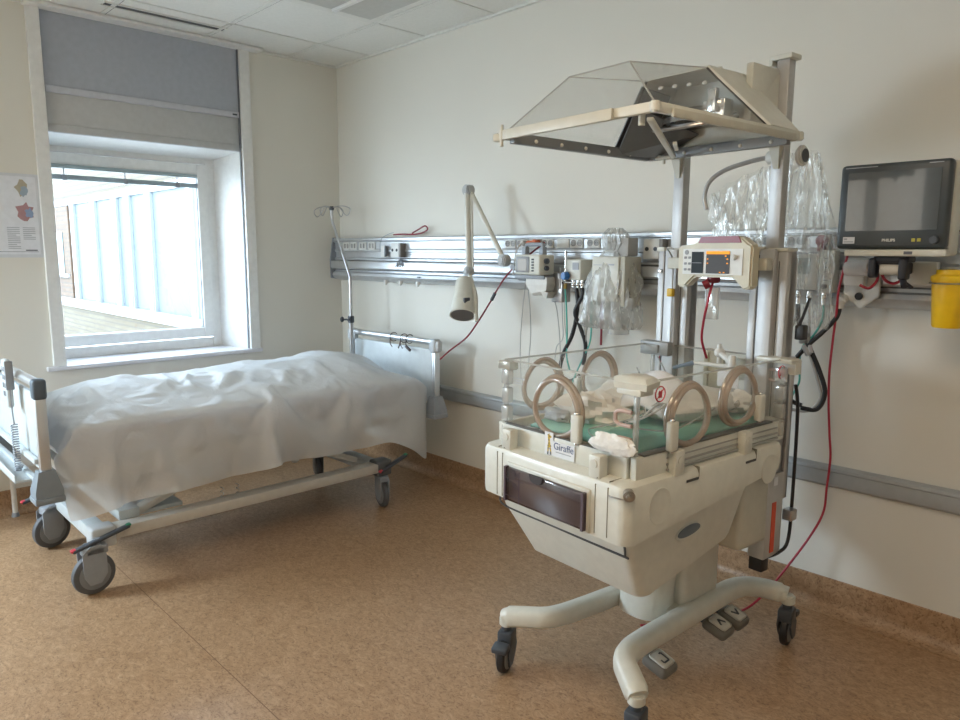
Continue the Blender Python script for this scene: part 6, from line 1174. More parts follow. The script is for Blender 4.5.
m = MB(); m.grid(card_f, 12, 8); o = inside(m, 'folded_card', PAPER, 'white folded card propped over cloths in middle of incubator', 'card'); sm_ = o.modifiers.new('t', 'SOLIDIFY'); sm_.thickness = .002
m = MB()
for k in range(4): m.cyl((.085+.011*k, -.173, 1.036), (.085+.011*k, -.176, 1.036), .0032, seg=8)
m.build('card_print', REDD, o, False, IM)
# coil of sensor lead, lying over the cloths
def coil(c, r, n, rad, seed, tilt):
    q = random.Random(seed); pts = []
    for k in range(n*10):
        a = 2*PI*k/10; w = r*(1+.25*math.sin(a*.37+seed))
        pts.append(Vector((c[0]+w*math.cos(a)*1.1, c[1]+w*math.sin(a), c[2]+.03*math.sin(a+tilt)+.004*math.sin(a*.31))))
    return MB().tube(pts, rad, 5, 3)
inside(coil((.13, -.20, .965), .045, 5, .0025, 2, 1.0), 'sensor_lead', GREYH, 'coiled grey sensor lead lying in front of folded card', 'cable')
m = MB(); m.tube([(.23, -.34, 1.0), (.17, -.28, .97), (.08, -.30, .935), (.02, -.33, .91), (.10, -.37, .90), (.19, -.37, .905)], .0028, 6); m.tube([(.2, -.33, .95), (.225, -.20, .93), (.23, -.05, .955), (.20, .08, .965)], .0028, 6)
inside(m, 'clear_tubing', CLRTUBE, 'thin clear tubing curling round near corner of teal mattress', 'tubing')
m = MB(); m.tube([(-.03, -.05, 1.07), (.03, -.1, 1.04), (.09, -.16, .99), (.13, -.2, .96)], .003, 6); m.tube([(-.1, .15, 1.08), (-.02, .1, 1.03), (.05, .02, 1.0)], .003, 6); inside(m, 'clear_tubing', CLRTUBE, 'clear tubing trailing from rear corner across the white cloths', 'tubing')
# breathing circuit fittings at the rear
bc = thing('breathing_circuit', 'white breathing connector with blue end standing at rear of clear box', 'medical connector', (0, 0, 0))
m = MB(); m.cyl((.05, .30, 1.05), (.05, .30, 1.13), .008); m.sphere((.05, .30, 1.10), .018); m.cyl((.05, .30, 1.10), (.12, .27, 1.075), .010); m.cyl((.12, .27, 1.03), (.12, .27, 1.10), .013, bev=.003); m.cyl((.12, .27, 1.06), (-.03, .25, 1.06), .007); m.build('connector_body', WHITEPL, bc, True, IM)
m = MB(); m.cyl((-.02, .25, 1.06), (-.07, .20, 1.04), .008, .006); m.build('blue_connector', mat('blue_grey_connector', (.22, .30, .42), .4), bc, True, IM)
m = MB(); m.box(.075, .155, .255, .26, .99, 1.045, .002, M=rotm(ry=.0)); m.build('label_card', PAPER, bc, True, IM)
m = MB(); m.tube([(.12, .27, 1.03), (.13, .27, .99), (.17, .24, .96), (.20, .18, .95)], .009, 10); m.build('corrugated_tube', CLRTUBE, bc, True, IM)
# cloth tucked outside the front corner of the box
def tuck(u, v):
    x = .155+.135*u; y = -.462-.012*math.sin(u*7+v*3)-.010*math.sin(v*PI)*(1+.4*math.sin(u*11)); z = .882+.055*v-.02*u*(1-v)+.008*math.sin(u*5+v*6)
    return (x, y, z)
m = MB(); m.add(lump((.222, -.449, .925), (.078, .016, .030), 31, .42, 1.8).bm)
inside(m, 'crumpled_cloth', CLOTH, 'white cloth pad tucked outside the clear box at its nearest corner', 'cloth', 'white cloths inside the incubator')['group'] = 'cloths on the outside of the box'

# --- rear frame: lower sleeves, sliding posts, raised canopy
for s_ in (-1, 1):
    x = s_*.192
    m = MB()
    m.box(x-.062, x-.036, .335, .40, .52, 1.455, .003); m.box(x-.028, x+.024, .33, .41, .50, 1.46, .003); m.box(x+.024, x+.060, .352, .41, .52, 1.452, .003); m.box(x-.06, x+.06, .375, .415, .5, 1.44)
    sl = ib(m, 'post_sleeve', POSTM)
    m = MB(); m.box(x-.036, x-.028, .34, .40, .53, 1.44); m.box(x+.030, x+.033, .3505, .36, .55, 1.42); ib(m, 'sleeve_groove', mat('groove_dark', (.10, .10, .10), .5), sl)
    m = MB(); m.box(x-.066, x-.030, .325, .40, 1.452, 1.468, .003); m.box(x-.01, x+.062, .345, .412, 1.452, 1.464, .003); ib(m, 'sleeve_cap', CREAM, sl)
    m = MB(); m.box(x-.056, x-.040, .325, .337, 1.37, 1.386, .003); ib(m, 'sleeve_bolt', CHROME, sl)
    m = MB(); m.box(x-.022, x+.022, .352, .392, 1.40, 2.07 if s_ > 0 else 1.81, .003); ib(m, 'sliding_post', POSTM)
    m = MB(); m.loft([[(x-.02, .325, 1.80), (x+.02, .325, 1.80), (x+.02, .355, 1.80), (x-.02, .355, 1.80)], [(x-.008, .345, 1.72), (x+.008, .345, 1.72), (x+.008, .355, 1.72), (x-.008, .355, 1.72)]]); ib(m, 'canopy_bracket', CREAMD)
m = MB(); m.box(.150, .228, .338, .400, 2.062, 2.078, .003); m.box(.150, .162, .338, .400, 2.048, 2.065); ib(m, 'post_cap', CREAM)
# electrics box low on the right sleeve
m = MB(); m.box(.20, .262, .30, .41, .40, .70, .006); bx_ = ib(m, 'supply_box', POSTM)
m = MB(); m.box(.2625, .2645, .335, .360, .42, .60); ib(m, 'red_label', mat('label_red', (.68, .08, .03), .45), bx_, False)
m = MB(); m.box(.2625, .2645, .335, .36, .66, .69); ib(m, 'white_label', PAPER, bx_, False)
m = MB(); m.box(.205, .255, .305, .35, .352, .40, .004); m.tube([(.25, .33, .40), (.262, .40, .405), (.268, .45, .44), (.268, .46, .6), (.268, .455, .9), (.262, .44, 1.0)], .006, 8); ib(m, 'mains_lead', BLACK, bx_)
m = MB(); m.box(.255, .29, .42, .46, .52, .56, .004); m.box(.25, .262, .40, .43, .60, 1.1, .003); ib(m, 'side_clip', STEEL, bx_)
m = MB(); m.tube([(.30, .42, 1.30), (.285, .40, 1.22), (.275, .39, 1.20)], .005); m.box(.27, .30, .39, .425, 1.16, 1.21, .005); ib(m, 'side_knob', BLACK, bx_)
# --- canopy (hood) raised to 1.8 m
ZC = 1.80; X1_, YA, YB = .292, -.418, .292
cf_ = MB()
for a, b in (((-X1_, YA), (X1_, YA)), ((X1_, YA), (X1_, YB)), ((X1_, YB), (-X1_, YB)), ((-X1_, YB), (-X1_, YA))):
    cf_.beam((*a, ZC+.006), (*b, ZC+.006), .020, .026, .004)
for x, y in ((-X1_, YA), (X1_, YA), (X1_, YB), (-X1_, YB)): cf_.cyl((x, y, ZC-.008), (x, y, ZC+.020), .015, bev=.004, seg=16)
hood = ib(cf_, 'canopy_frame', CREAM)
m = MB()   # darker channel under the frame
for a, b in (((-X1_+.02, YA+.02), (-X1_+.02, .05)), ((-X1_+.02, .05), (-X1_+.02, YB-.02)), ((X1_-.02, YB-.02), (-X1_+.02, YB-.02))):
    m.beam((*a, ZC-.003), (*b, ZC-.003), .026, .032, .003)
ib(m, 'inner_channel', mat('canopy_channel_grey', (.22, .235, .25), .35), hood)
for k in range(5):
    m = MB(); m.sphere((-X1_+.034, YA+.11+.115*k, ZC-.006), .0065, seg=10); ib(m, 'rubber_stop', WHITEPL, hood)
for k in range(5):
    m = MB(); m.sphere((-X1_+.08+.108*k, YB-.034, ZC-.006), .0065, seg=10); ib(m, 'rubber_stop', WHITEPL, hood)
m = MB(); m.beam((-.33, YA+.02, ZC+.004), (-.30, YA-.02, ZC-.002), .03, .026, .008); m.cyl((-.285, YA-.012, ZC-.03), (-.285, YA-.012, ZC+.035), .006); ib(m, 'canopy_catch', CREAM, hood)
m = MB(); m.beam((-.27, YA-.018, ZC+.003), (.17, YA-.018, ZC+.003), .012, .030, .003); m.beam((X1_+.016, YA+.05, ZC-.004), (X1_+.016, YB-.05, ZC-.004), .010, .022, .003); ib(m, 'front_flap_rail', CREAMD, hood)
m = MB(); m.cyl((.235, YA+.02, ZC-.03), (.235, YA+.02, ZC), .009); ib(m, 'catch_pin', CREAMD, hood)
m = MB(); m.cyl((-.20, YB-.02, ZC-.035), (-.20, YB-.02, ZC), .005); m.box(-.23, -.165, YB-.035, YB-.005, ZC-.02, ZC-.008, .003); ib(m, 'catch_pin', CREAMD, hood)
A_ = (-X1_+.01, YA+.01, ZC+.02); D_ = (X1_-.01, YA+.01, ZC+.02); TL = (-.115, -.31, 1.965); TD = (.115, -.31, 1.965)
RA = (-X1_+.01, .13, ZC+.02); RD = (X1_-.01, .13, ZC+.02); TLr = (-.115, .05, 2.005); TDr = (.115, .05, 2.005)
for nm, pts in (('canopy_front_pane', [A_, D_, TD, TL]), ('canopy_side_pane', [D_, RD, TDr, TD]), ('canopy_side_pane', [RA, A_, TL, TLr]), ('canopy_top_pane', [TL, TD, TDr, TLr])):
    m = MB(); m.slab(pts, .003); ib(m, nm, ACRYLT, hood, False)
m = MB()
for a, b in ((D_, TD), (A_, TL), (TL, TD), (TD, TDr), (TL, TLr)): m.beam(a, b, .0035, .0035)
ib(m, 'canopy_pane_edge', ACEDGE, hood, False)
m = MB()
for a, b in ((RD, TDr), (RA, TLr)): m.beam(a, b, .007, .007)
ib(m, 'canopy_gasket', BLACK, hood, False)
# inclined strut inside
m = MB(); m.beam((X1_-.05, YA+.045, ZC-.012), (-.13, YB-.06, ZC-.02), .018, .010, .002); m.beam((.06, -.02, ZC-.018), (-.02, .10, ZC-.018), .012, .008); ib(m, 'canopy_strut', CREAM, hood)
# opaque rear housing
RR = (X1_, YB, ZC+.018); RL = (-X1_, YB, ZC+.018); PT, PL_ = (.125, .235, 2.01), (-.125, .235, 2.01)
RD2 = (X1_, .125, ZC+.02); RA2 = (-X1_, .125, ZC+.02); TD2 = (.12, .048, 2.008); TL2 = (-.12, .048, 2.008)
hs_ = MB(); hs_.slab([RD2, RR, PT, TD2], .008); hs_.slab([RL, RA2, TL2, PL_], .008); hs_.slab([TL2, TD2, PT, PL_], .008); hs_.slab([RR, RL, PL_, PT], .008)
hs_ = ib(hs_, 'heater_housing', CREAM, hood, False)
m = MB(); m.box(.155, .18, .20, .37, 1.86, 2.035, .004); m.slab([(.13, .20, 2.0), (.175, .37, 2.045), (.175, .37, 1.86), (.20, .28, 1.88)], .006); m.cyl((.10, .14, 2.0), (.10, .14, 2.024), .008); ib(m, 'mounting_bracket', CREAM, hs_)
# reflector and heater parts seen through the canopy
DG = mat('inside_shade_grey', (.16, .17, .18), .3, .4)
m = MB(); m.lathe([(.135, 0), (.13, .02), (.09, .045), (.03, .05), (.001, .05)], 36, T(.0, .19, 1.87) @ Matrix.Diagonal((1, .75, 1, 1))); ib(m, 'reflector', mat('reflector_metal', (.4, .4, .4), .22, .9), hs_)
m = MB()
for r_, z_ in ((.105, 1.875), (.075, 1.885), (.14, 1.87)): m.sweep([(r_*math.cos(a), .16+r_*.8*math.sin(a), z_+.03*math.sin(a)) for a in [2*PI*k/28 for k in range(28)]], .006, 8, True)
ib(m, 'reflector_ring', STEEL, hs_)
m = MB(); m.box(.07, .15, .10, .15, 1.86, 1.92, .004, M=rotm(ry=.0)); m.box(.10, .13, .08, .10, 1.88, 1.95, .002); ib(m, 'lamp_holder', CHROME, hs_)
m = MB(); m.slab([(-.285, .10, ZC+.015), (-.13, .045, 1.99), (-.13, .20, 1.98), (-.285, .28, ZC+.015)], .004); m.slab([(-.275, .10, ZC-.01), (-.22, .28, ZC-.01), (-.05, .26, ZC+.05), (-.16, .06, ZC+.13)], .004); ib(m, 'inside_shade', DG, hs_, False)  # dark sheets paint the shade inside the rear housing
for k in range(4):
    m = MB(); m.sphere((-.06+.055*k, .056, 1.975-.004*k), .006, (1.6, 1, 1), 10); ib(m, 'rubber_stop', WHITEPL, hs_)
# white pivot wheel behind the right post
m = MB(); m.cyl((.225, .43, 1.765), (.245, .43, 1.765), .034, bev=.006); pw = ib(m, 'pivot_wheel', WHITEPL)
m = MB(); m.cyl((.13, .40, 1.765), (.165, .40, 1.765), .022, bev=.005); ib(m, 'pivot_hub', WHITEPL, pw)
m = MB(); m.cyl((.2455, .43, 1.765), (.247, .43, 1.765), .022); ib(m, 'pivot_dial', DARKPL, pw)
m = MB(); m.tube([(.15, .40, 1.765), (.10, .38, 1.76), (.0, .36, 1.735), (-.055, .35, 1.70), (-.075, .35, 1.65), (-.065, .35, 1.60)], .008, 8); ib(m, 'side_arm', mat('grey_arm', (.42, .42, .42), .35, .3))

# --- control display slung between the posts
dp = MB()
poly = [(-.145, -.055), (-.145, .07), (-.075, .077), (-.055, .10), (.105, .10), (.135, .077), (.150, .07), (.150, -.065), (.125, -.075), (.082, -.035), (-.072, -.035), (-.110, -.070), (-.145, -.072)]
dp.prism([(a*.96, b) for a, b in poly], -.018, .03, T(.066, .235, 1.400) @ FACE_Y, .006)
dsp = ib(dp, 'control_display', mat('display_cream', (.62, .575, .44), .4))
DM = T(.066, .204, 1.400) @ FACE_Y @ Matrix.Diagonal((.96, 1, 1, 1))
m = MB(); m.box(-.120, .118, -.026, .060, 0, .002); ib(m, 'face_plate', WHITEPL, dsp, False, ).data.transform(DM)
def dpart(x0, x1, y0, y1, nm, m_, z=.0025, th=.0015): 
    mm = MB(); mm.box(x0, x1, y0, y1, z, z+th); o = ib(mm, nm, m_, dsp, False); o.data.transform(DM); return o
dpart(-.082, -.034, -.022, .050, 'left_screen', mat('matt_dark_screen', (.03, .04, .045), .5, spec=.15)); dpart(-.022, .070, -.022, .052, 'right_screen', LCD)
dpart(-.022, .070, .042, .052, 'amber_bar', ORLED, .0045, .0006)
for x, y in ((-.016, .026), (.062, .026), (-.016, .012), (.062, .012), (.05, -.018), (.035, -.018), (.055, .036)): dpart(x-.003, x+.003, y-.002, y+.002, 'screen_icon', ORLED, .0045, .0006)
dpart(-.078, -.040, .012, .0135, 'screen_trace', INKG, .0045, .0006)
m = MB(); m.cyl((-.104, .048, .002), (-.104, .048, .004), .008)
for r_ in range(3):
    for c_ in range(2): m.box(-.113+.017*c_, -.103+.017*c_, .026-.020*r_, .034-.020*r_, .002, .0032, .002)
o = ib(m, 'keys', mat('key_grey', (.30, .31, .32), .5), dsp); o.data.transform(DM)
m = MB(); m.cyl((.088, .032, .002), (.088, .032, .016), .009, .008, bev=.002); o = ib(m, 'rotary_knob', WHITEPL, dsp); o.data.transform(DM)
m = MB(); m.prism([(-.060, .079), (-.048, .101), (.098, .101), (.110, .079)], -.002, .002, bev=.001); o = ib(m, 'alarm_light', REDD, dsp); o.data.transform(DM)
m = MB(); m.box(-.16, .23, .262, .30, 1.39, 1.43, .004); ib(m, 'display_bracket', CREAMD, dsp)
m = MB(); m.cyl((.045, .25, 1.345), (.045, .25, 1.37), .022, bev=.004); m.cyl((.045, .225, 1.345), (.03, .215, 1.335), .015); ib(m, 'lead_socket', REDD, dsp)
m = MB(); m.box(.02, .07, .24, .255, 1.22, 1.33, .003); ib(m, 'clear_pocket', CLRTUBE, dsp)
def icable(pts, r, m_, label, cat='cable', group=None, name='cable'):
    mm = MB(); mm.tube(pts, r, 8, 8); return inside(mm, name, m_, label, cat, group)
icable([(.045, .245, 1.345), (.052, .22, 1.31), (.045, .215, 1.26), (.02, .24, 1.21), (-.01, .28, 1.14), (-.02, .33, 1.07)], .0045, RED, 'red lead dropping from the underside of the control display', group=None, name='red_cable')
icable([(.13, .47, 1.34), (.105, .45, 1.30), (.098, .44, 1.22), (.10, .43, 1.12), (.10, .43, .98)], .006, RED, 'thick red lead hanging straight down just left of the right post', name='red_cable')
icable([(-.10, .215, 1.46), (-.13, .22, 1.462), (-.165, .30, 1.42), (-.175, .32, 1.30), (-.18, .325, 1.10), (-.19, .325, 1.08)], .0028, GREYH, 'thin grey lead from display down the left post', name='grey_cable')
m = MB(); m.box(-.19, -.165, .305, .325, 1.285, 1.315, .004); inside(m, 'lead_clip', mat('clip_yellow', (.72, .45, .02), .4), 'small yellow clip on lead against the left post', 'clip')
m = MB(); m.box(-.035, .03, .36, .372, .93, 1.10, .002); m.box(-.045, -.03, .352, .38, .93, 1.10); inside(m, 'cardboard_panel', CARD, 'tan panel standing behind clear box between the two posts', 'panel')
m = MB(); m.box(.045, .11, .37, .40, 1.0, 1.075, .005); m.cyl((.06, .37, 1.04), (.06, .362, 1.04), .010); inside(m, 'oxygen_sensor_box', CREAMD, 'small cream box behind clear box beside the tan panel', 'sensor')

# ================================================================== bedhead rail along the back wall
rail = thing('bedhead_rail', 'long aluminium medical supply rail with rows of sockets on back wall', 'wall rail', (0, 0, 1.24))
RM = T(0, 0, -1.24)
XE = XR-.9
prof = [(0, 1.545), (.060, 1.545), (.066, 1.538), (.066, 1.520), (.052, 1.514), (.050, 1.470), (.056, 1.462), (.056, 1.452), (.046, 1.446), (.046, 1.412), (.060, 1.402), (.060, 1.392), (.048, 1.386), (0, 1.386)]
m = MB(); m.loft([[(x, -d, z) for d, z in prof] for x in (0.01, XE)]); m.build('upper_channel', ALUP, rail, True, RM)
m = MB(); m.loft([[(x, -d, z) for d, z in [(.0, 1.386), (.088, 1.386), (.092, 1.380), (.092, 1.338), (.085, 1.330), (.0, 1.330)]] for x in (0.0, XE)]); m.build('equipment_rail', ALU, rail, True, RM)
m = MB(); m.loft([[(x, -d, z) for d, z in [(.0, 1.3295), (.058, 1.3295), (.062, 1.31), (.082, 1.303), (.088, 1.285), (.075, 1.266), (.04, 1.250), (.0, 1.246)]] for x in (0.02, XE)]); m.build('lower_channel', ALUP, rail, True, RM)
m = MB(); m.box(.02, XE, -.0595, -.0575, 1.306, 1.328); m.box(.02, XE, -.0665, -.0655, 1.522, 1.526); m.build('rail_groove', mat('rail_groove', (.14, .15, .16), .5), rail, False, RM)
m = MB(); m.prism([(-.0, 1.246), (-.09, 1.262), (-.095, 1.39), (-.07, 1.55), (0, 1.55)], 0, .012, Matrix(((0, 0, 1, 0), (1, 0, 0, 0), (0, 1, 0, 0), (0, 0, 0, 1)))); m.build('end_cap', GREYPL, rail, False, RM)
def socket(x, z=1.492, kind='round', y=-.0505):
    m = MB(); m.box(x-.040, x+.040, y-.008, y, z-.026, z+.026, .003); r_ = m.build('power_socket', WHITEPL, rail, True, RM)
    if kind == 'round':
        for dx in (-.019, .021):
            m = MB(); m.lathe([(.0165, .0), (.0165, .002), (.0145, .0022), (.0145, -.001), (.001, -.001)], 24, T(x+dx, y-.0085, z) @ Matrix.Rotation(PI/2, 4, 'X')); mm = m.build('socket_well', mat('socket_well_grey', (.30, .30, .29), .5), r_, True, RM)
            m = MB(); m.cyl((x+dx-.006, y-.0086, z), (x+dx-.006, y-.0092, z), .002, seg=8); m.cyl((x+dx+.006, y-.0086, z), (x+dx+.006, y-.0092, z), .002, seg=8); m.build('pin_hole', BLACK, mm, False, RM)
    elif kind == 'data':
        for dx in (-.017, .017):
            m = MB(); m.box(x+dx-.010, x+dx+.010, y-.0095, y-.007, z-.016, z+.016, .002); m.build('socket_well', mat('socket_well_grey', (.30, .30, .29), .5), r_, True, RM)
for x in (.164, .251, .361, .468): socket(x, 1.490, 'data')
for x in (1.777, 1.867, 1.957, 2.047, 2.150, 2.240, 2.345, 2.47): socket(x, 1.496, 'blank' if x == 2.150 else 'round')
for x in (3.2, 3.34): socket(x, 1.496)
m = MB(); m.cyl((1.985, -.058, 1.498), (1.985, -.10, 1.498), .018, bev=.004); m.box(1.93, 1.985, -.10, -.06, 1.490, 1.510, .008)
rp2 = tag(m.build('mains_plug', ORANGE), 'orange red mains plug in rail socket above the small syringe monitor', 'plug')
m = MB(); m.cyl((1.89, -.058, 1.497), (1.89, -.09, 1.497), .014, bev=.003); m.tube([(1.89, -.09, 1.497), (1.875, -.11, 1.46), (1.865, -.115, 1.40), (1.85, -.11, 1.33)], .004); tag(m.build('mains_plug', WHITEPL), 'white mains plug with grey lead in rail left of the orange plug', 'plug')
def dual(x, nm_label, z=1.46):
    t_ = thing('equalising_box', nm_label, 'wall box', (x, -.05, z))
    m = MB(); m.box(-.045, .038, -.045, 0, -.045, .045, .004); m.build('box_body', WHITEPL, t_)
    m = MB(); m.box(.038, .056, -.045, 0, -.045, .045, .002); m.build('box_side', mat('box_side_grey', (.26, .25, .24), .5), t_)
    for dx in (-.025, .020): m = MB(); m.cyl((dx, -.0455, 0), (dx, -.048, 0), .0095, seg=16); m.build('jack_hole', BLACK, t_)
    return t_
dual(.78, 'white box with two black jack holes at window end of rail'); dual(2.705, 'white box with two black jack holes left of incubator posts', 1.465)
m = MB()
for k in range(4): m.tube([(.80+.01*k, -.075, 1.40), (.825+.018*k-.02, -.095, 1.375), (.80+.025*k-.01, -.10, 1.352)], .004)
tag(m.build('loose_leads', GREYPL), 'bunch of short grey leads hanging under the window end jack box', 'cable')
t_ = thing('call_button', 'white call switch hung on window end of rail', 'switch', (.625, -.062, 1.455)); m = MB(); m.box(-.022, .02, -.02, 0, -.04, .035, .005); m.build('switch_body', WHITEPL, t_); m = MB(); m.box(.020, .028, -.02, 0, -.035, .03, .002); m.build('switch_side', GREYPL, t_)
m = MB(); m.tube([(.665, -.085, 1.45), (.66, -.08, 1.50), (.69, -.085, 1.54), (.76, -.08, 1.565), (.80, -.075, 1.572)], .0022, 6); m.build('call_cord', GREYPL, t_, True, T(-.685, .062, -1.455))
m = MB(); m.tube([(.71, -.05, 1.560), (.82, -.055, 1.562), (.925, -.045, 1.560), (1.0, -.04, 1.570), (1.045, -.04, 1.59), (1.025, -.045, 1.610), (.97, -.05, 1.590), (.91, -.055, 1.567)], .0048, 8); tag(m.build('red_cable', REDD), 'looped dark red cord lying on top of rail near window', 'cable')
for k, x in enumerate((.64, .80, .98)):
    m = MB(); m.cyl((x, -.065, 1.262), (x, -.07, 1.238), .016, .013, bev=.003); m.cyl((x, -.07, 1.238), (x, -.071, 1.232), .008); m.build('gas_outlet', WHITEPL, rail, True, RM)
m = MB(); m.box(1.00, 1.03, -.092, -.086, 1.288, 1.296, .002); m.build('dark_label', DARKPL, rail, True, RM)
m = MB(); m.box(1.93, 2.00, -.093, -.088, 1.288, 1.300, .001); m.build('brass_label', CARD, rail, True, RM)

# ------------------------------------------------------------------ examination lamp
lp = thing('examination_lamp', 'cream jointed examination lamp hanging from rail above head of bed', 'lamp', (1.93, -.12, 1.38))
LM = T(-1.93, .12, -1.38)
P0, P1, P2 = (1.890, -.22, 1.405), (1.630, -.235, 1.780), (1.660, -.26, 1.345)
m = MB(); m.box(1.93, 1.985, -.16, -.09, 1.30, 1.405, .008); m.cyl((1.95, -.16, 1.37), (1.95, -.22, 1.37), .016); m.build('wall_bracket', GREYPL, lp, True, LM)
def joint(p, nm, r=.030):
    m = MB(); m.cyl((p[0], p[1]-.026, p[2]), (p[0], p[1]+.024, p[2]), r, bev=.006); m.cyl((p[0], p[1]-.030, p[2]), (p[0], p[1]-.025, p[2]), r*.6, bev=.002); m.build(nm, mat('joint_grey', (.42, .43, .43), .4), lp, True, LM)
joint(P0, 'base_joint', .032); joint(P1, 'elbow_joint', .030); joint(P2, 'head_joint', .026)
m = MB(); m.cyl((P0[0], P0[1], P0[2]), (P1[0], P1[1]+.01, P1[2]), .014); m.build('lower_arm', CREAM, lp, True, LM)
m = MB(); m.cyl((P1[0], P1[1]-.012, P1[2]), (P2[0], P2[1], P2[2]), .017); m.cyl((P1[0]+.022, P1[1]+.0, P1[2]), (P2[0]+.022, P2[1]+.01, P2[2]+.02), .006); m.build('upper_arm', CREAM, lp, True, LM)
HA, HB = Vector((1.655, -.285, 1.300)), Vector((1.735, -.375, 1.115))
q_ = (HB-HA).to_track_quat('Z', 'Y').to_matrix().to_4x4(); Lh = (HB-HA).length
m = MB(); m.lathe([(.001, -.004), (.035, -.004), (.043, .004), (.049, .02), (.055, .10), (.066, Lh-.03), (.069, Lh), (.064, Lh), (.058, Lh-.02), (.001, Lh-.022)], 36, T(*HA) @ q_); hd_ = m.build('lamp_shade', CREAM, lp, True, LM)
m = MB(); m.lathe([(.001, Lh-.004), (.060, Lh-.004), (.062, Lh-.001), (.060, Lh+.002), (.001, Lh+.002)], 32, T(*HA) @ q_); m.build('lamp_lens', mat('lens_grey', (.22, .23, .24), .15, .2), hd_, True, LM)
m = MB(); m.beam((1.66, -.265, 1.34), (1.70, -.275, 1.28), .02, .03, .006); m.tube([(1.70, -.28, 1.29), (1.75, -.295, 1.22), (1.79, -.33, 1.14), (1.805, -.34, 1.085)], .012, 10); m.build('head_handle', CREAM, lp, True, LM)
m = MB(); m.box(1.755, 1.768, -.39, -.35, 1.18, 1.21, .003); m.build('lamp_switch', DARKPL, hd_, True, LM)

# ------------------------------------------------------------------ small monitor with handle
pm = thing('vital_signs_monitor', 'small pale portable monitor with grey carry handle, standing on rail shelf', 'monitor', (2.085, -.20, 1.335))
Mz = Matrix.Rotation(-.16, 4, 'Z')
m = MB(); m.box(-.10, .10, -.05, .05, 0, .102, .01, 3); m.build('casing', CREAM, pm, True, Mz)
m = MB(); m.box(-.085, .022, -.054, -.048, .012, .092, .004); m.build('screen_frame', mat('screen_frame_grey', (.25, .26, .27), .45), pm, True, Mz)
m = MB(); m.box(-.068, .002, -.0555, -.053, .022, .080); m.build('screen', LCD2, pm, False, Mz)
m = MB()
for k in range(5): m.box(.040, .058, -.0535, -.049, .018+.014*k, .026+.014*k, .002)
m.build('keys', BLACK, pm, True, Mz)
m = MB(); m.tube([(-.075, .0, .098), (-.065, .0, .145), (-.05, 0, .152), (.05, 0, .152), (.065, 0, .145), (.07, 0, .098)], .010, 10); m.box(-.088, -.058, -.015, .015, .095, .14, .005); m.box(.052, .082, -.015, .015, .095, .14, .005); m.build('handle', GREYPL, pm, True, Mz)
m = MB(); m.cyl((.10, -.01, .07), (.118, -.01, .07), .014, bev=.003); m.cyl((.10, -.01, .035), (.118, -.01, .035), .012, bev=.003); m.build('side_port', DARKPL, pm, True, Mz)
m = MB(); m.box(-.10, .10, -.04, .10, -.02, -.001, .004); m.build('shelf_plate', GREYPL, pm, True)
# white paper cone folded under it and steel clamp
pf = thing('paper_tray', 'white folded paper tray hanging under the small monitor', 'tray', (2.13, -.19, 1.25))
m = MB(); m.loft([[(-.075, -.04, .07), (.065, -.04, .075), (.065, .05, .075), (-.075, .05, .07)], [(-.07, -.045, .035), (.07, -.045, .04), (.07, .05, .04), (-.07, .05, .035)], [(-.035, -.04, -.01), (.062, -.04, .01), (.062, .04, .01), (-.03, .04, -.01)], [(-.03, -.03, -.02), (.045, -.03, -.004), (.045, .03, -.004), (-.025, .03, -.02)]]); m.build('tray_body', WHITEPL, pf, False)
m = MB(); m.loft([[(.03, -.045, .005), (.075, -.04, .0), (.075, .03, .0), (.03, .03, .005)], [(.04, -.035, -.028), (.055, -.03, -.03), (.055, .02, -.03), (.04, .02, -.028)]]); m.build('tray_tip', WHITEPL, pf, False)
m = MB(); m.box(2.175, 2.245, -.17, -.10, 1.20, 1.35, .006); m.tube([(2.23, -.17, 1.37), (2.25, -.19, 1.33), (2.255, -.2, 1.27)], .006); tag(m.build('rail_clamp', STEEL), 'dark steel clamp block on rail between small monitor and air blender', 'clamp')

# ------------------------------------------------------------------ air oxygen blender
ab = thing('air_oxygen_blender', 'small cream gas mixer with blue knob on rail right of small monitor', 'medical device', (2.345, -.15, 1.29))
m = MB(); m.box(-.055, .055, -.05, .055, .025, .125, .006, 3, Matrix.Rotation(-.2, 4, 'Z')); m.build('blender_body', CREAM, ab)
m = MB(); m.cyl((-.045, -.048, .045), (-.05, -.078, .045), .021, .018, bev=.003); m.build('blue_knob', BLUEK, ab)
m = MB(); m.box(.0, .045, -.0545, -.052, .075, .11, .001, 2, Matrix.Rotation(-.2, 4, 'Z')); m.build('label', INKG, ab, False)
m = MB(); m.cyl((-.08, -.02, .0), (-.08, -.02, .165), .006); m.cyl((-.08, -.02, .02), (-.08, -.02, .06), .012); m.build('flow_tube', CHROME, ab)
m = MB()
for x in (-.02, .01, .035): m.cyl((x, -.03, -.01), (x, -.03, .03), .009, bev=.002); m.sphere((x, -.03, .005), .013, seg=12)
m.cyl((-.09, -.03, .01), (.05, -.03, .02), .006); m.build('gas_fittings', CHROME, ab)
m = MB(); m.cyl((-.08, -.02, -.02), (-.08, -.02, .015), .010, seg=6); m.build('brass_nut', mat('brass', (.5, .38, .14), .3, .9), ab)
def hose(pts, r, m_, label, name='hose', cat='hose', group=None, seg=10):
    mm = MB(); mm.tube(pts, r, seg, 8); return tag(mm.build(name, m_), label, cat, group)
hose([(2.335, -.17, 1.275), (2.345, -.17, 1.22), (2.335, -.16, 1.15), (2.30, -.15, 1.04), (2.255, -.15, .96), (2.225, -.14, .90)], .010, BLACK, 'black gas hose falling to the left below the gas mixer')
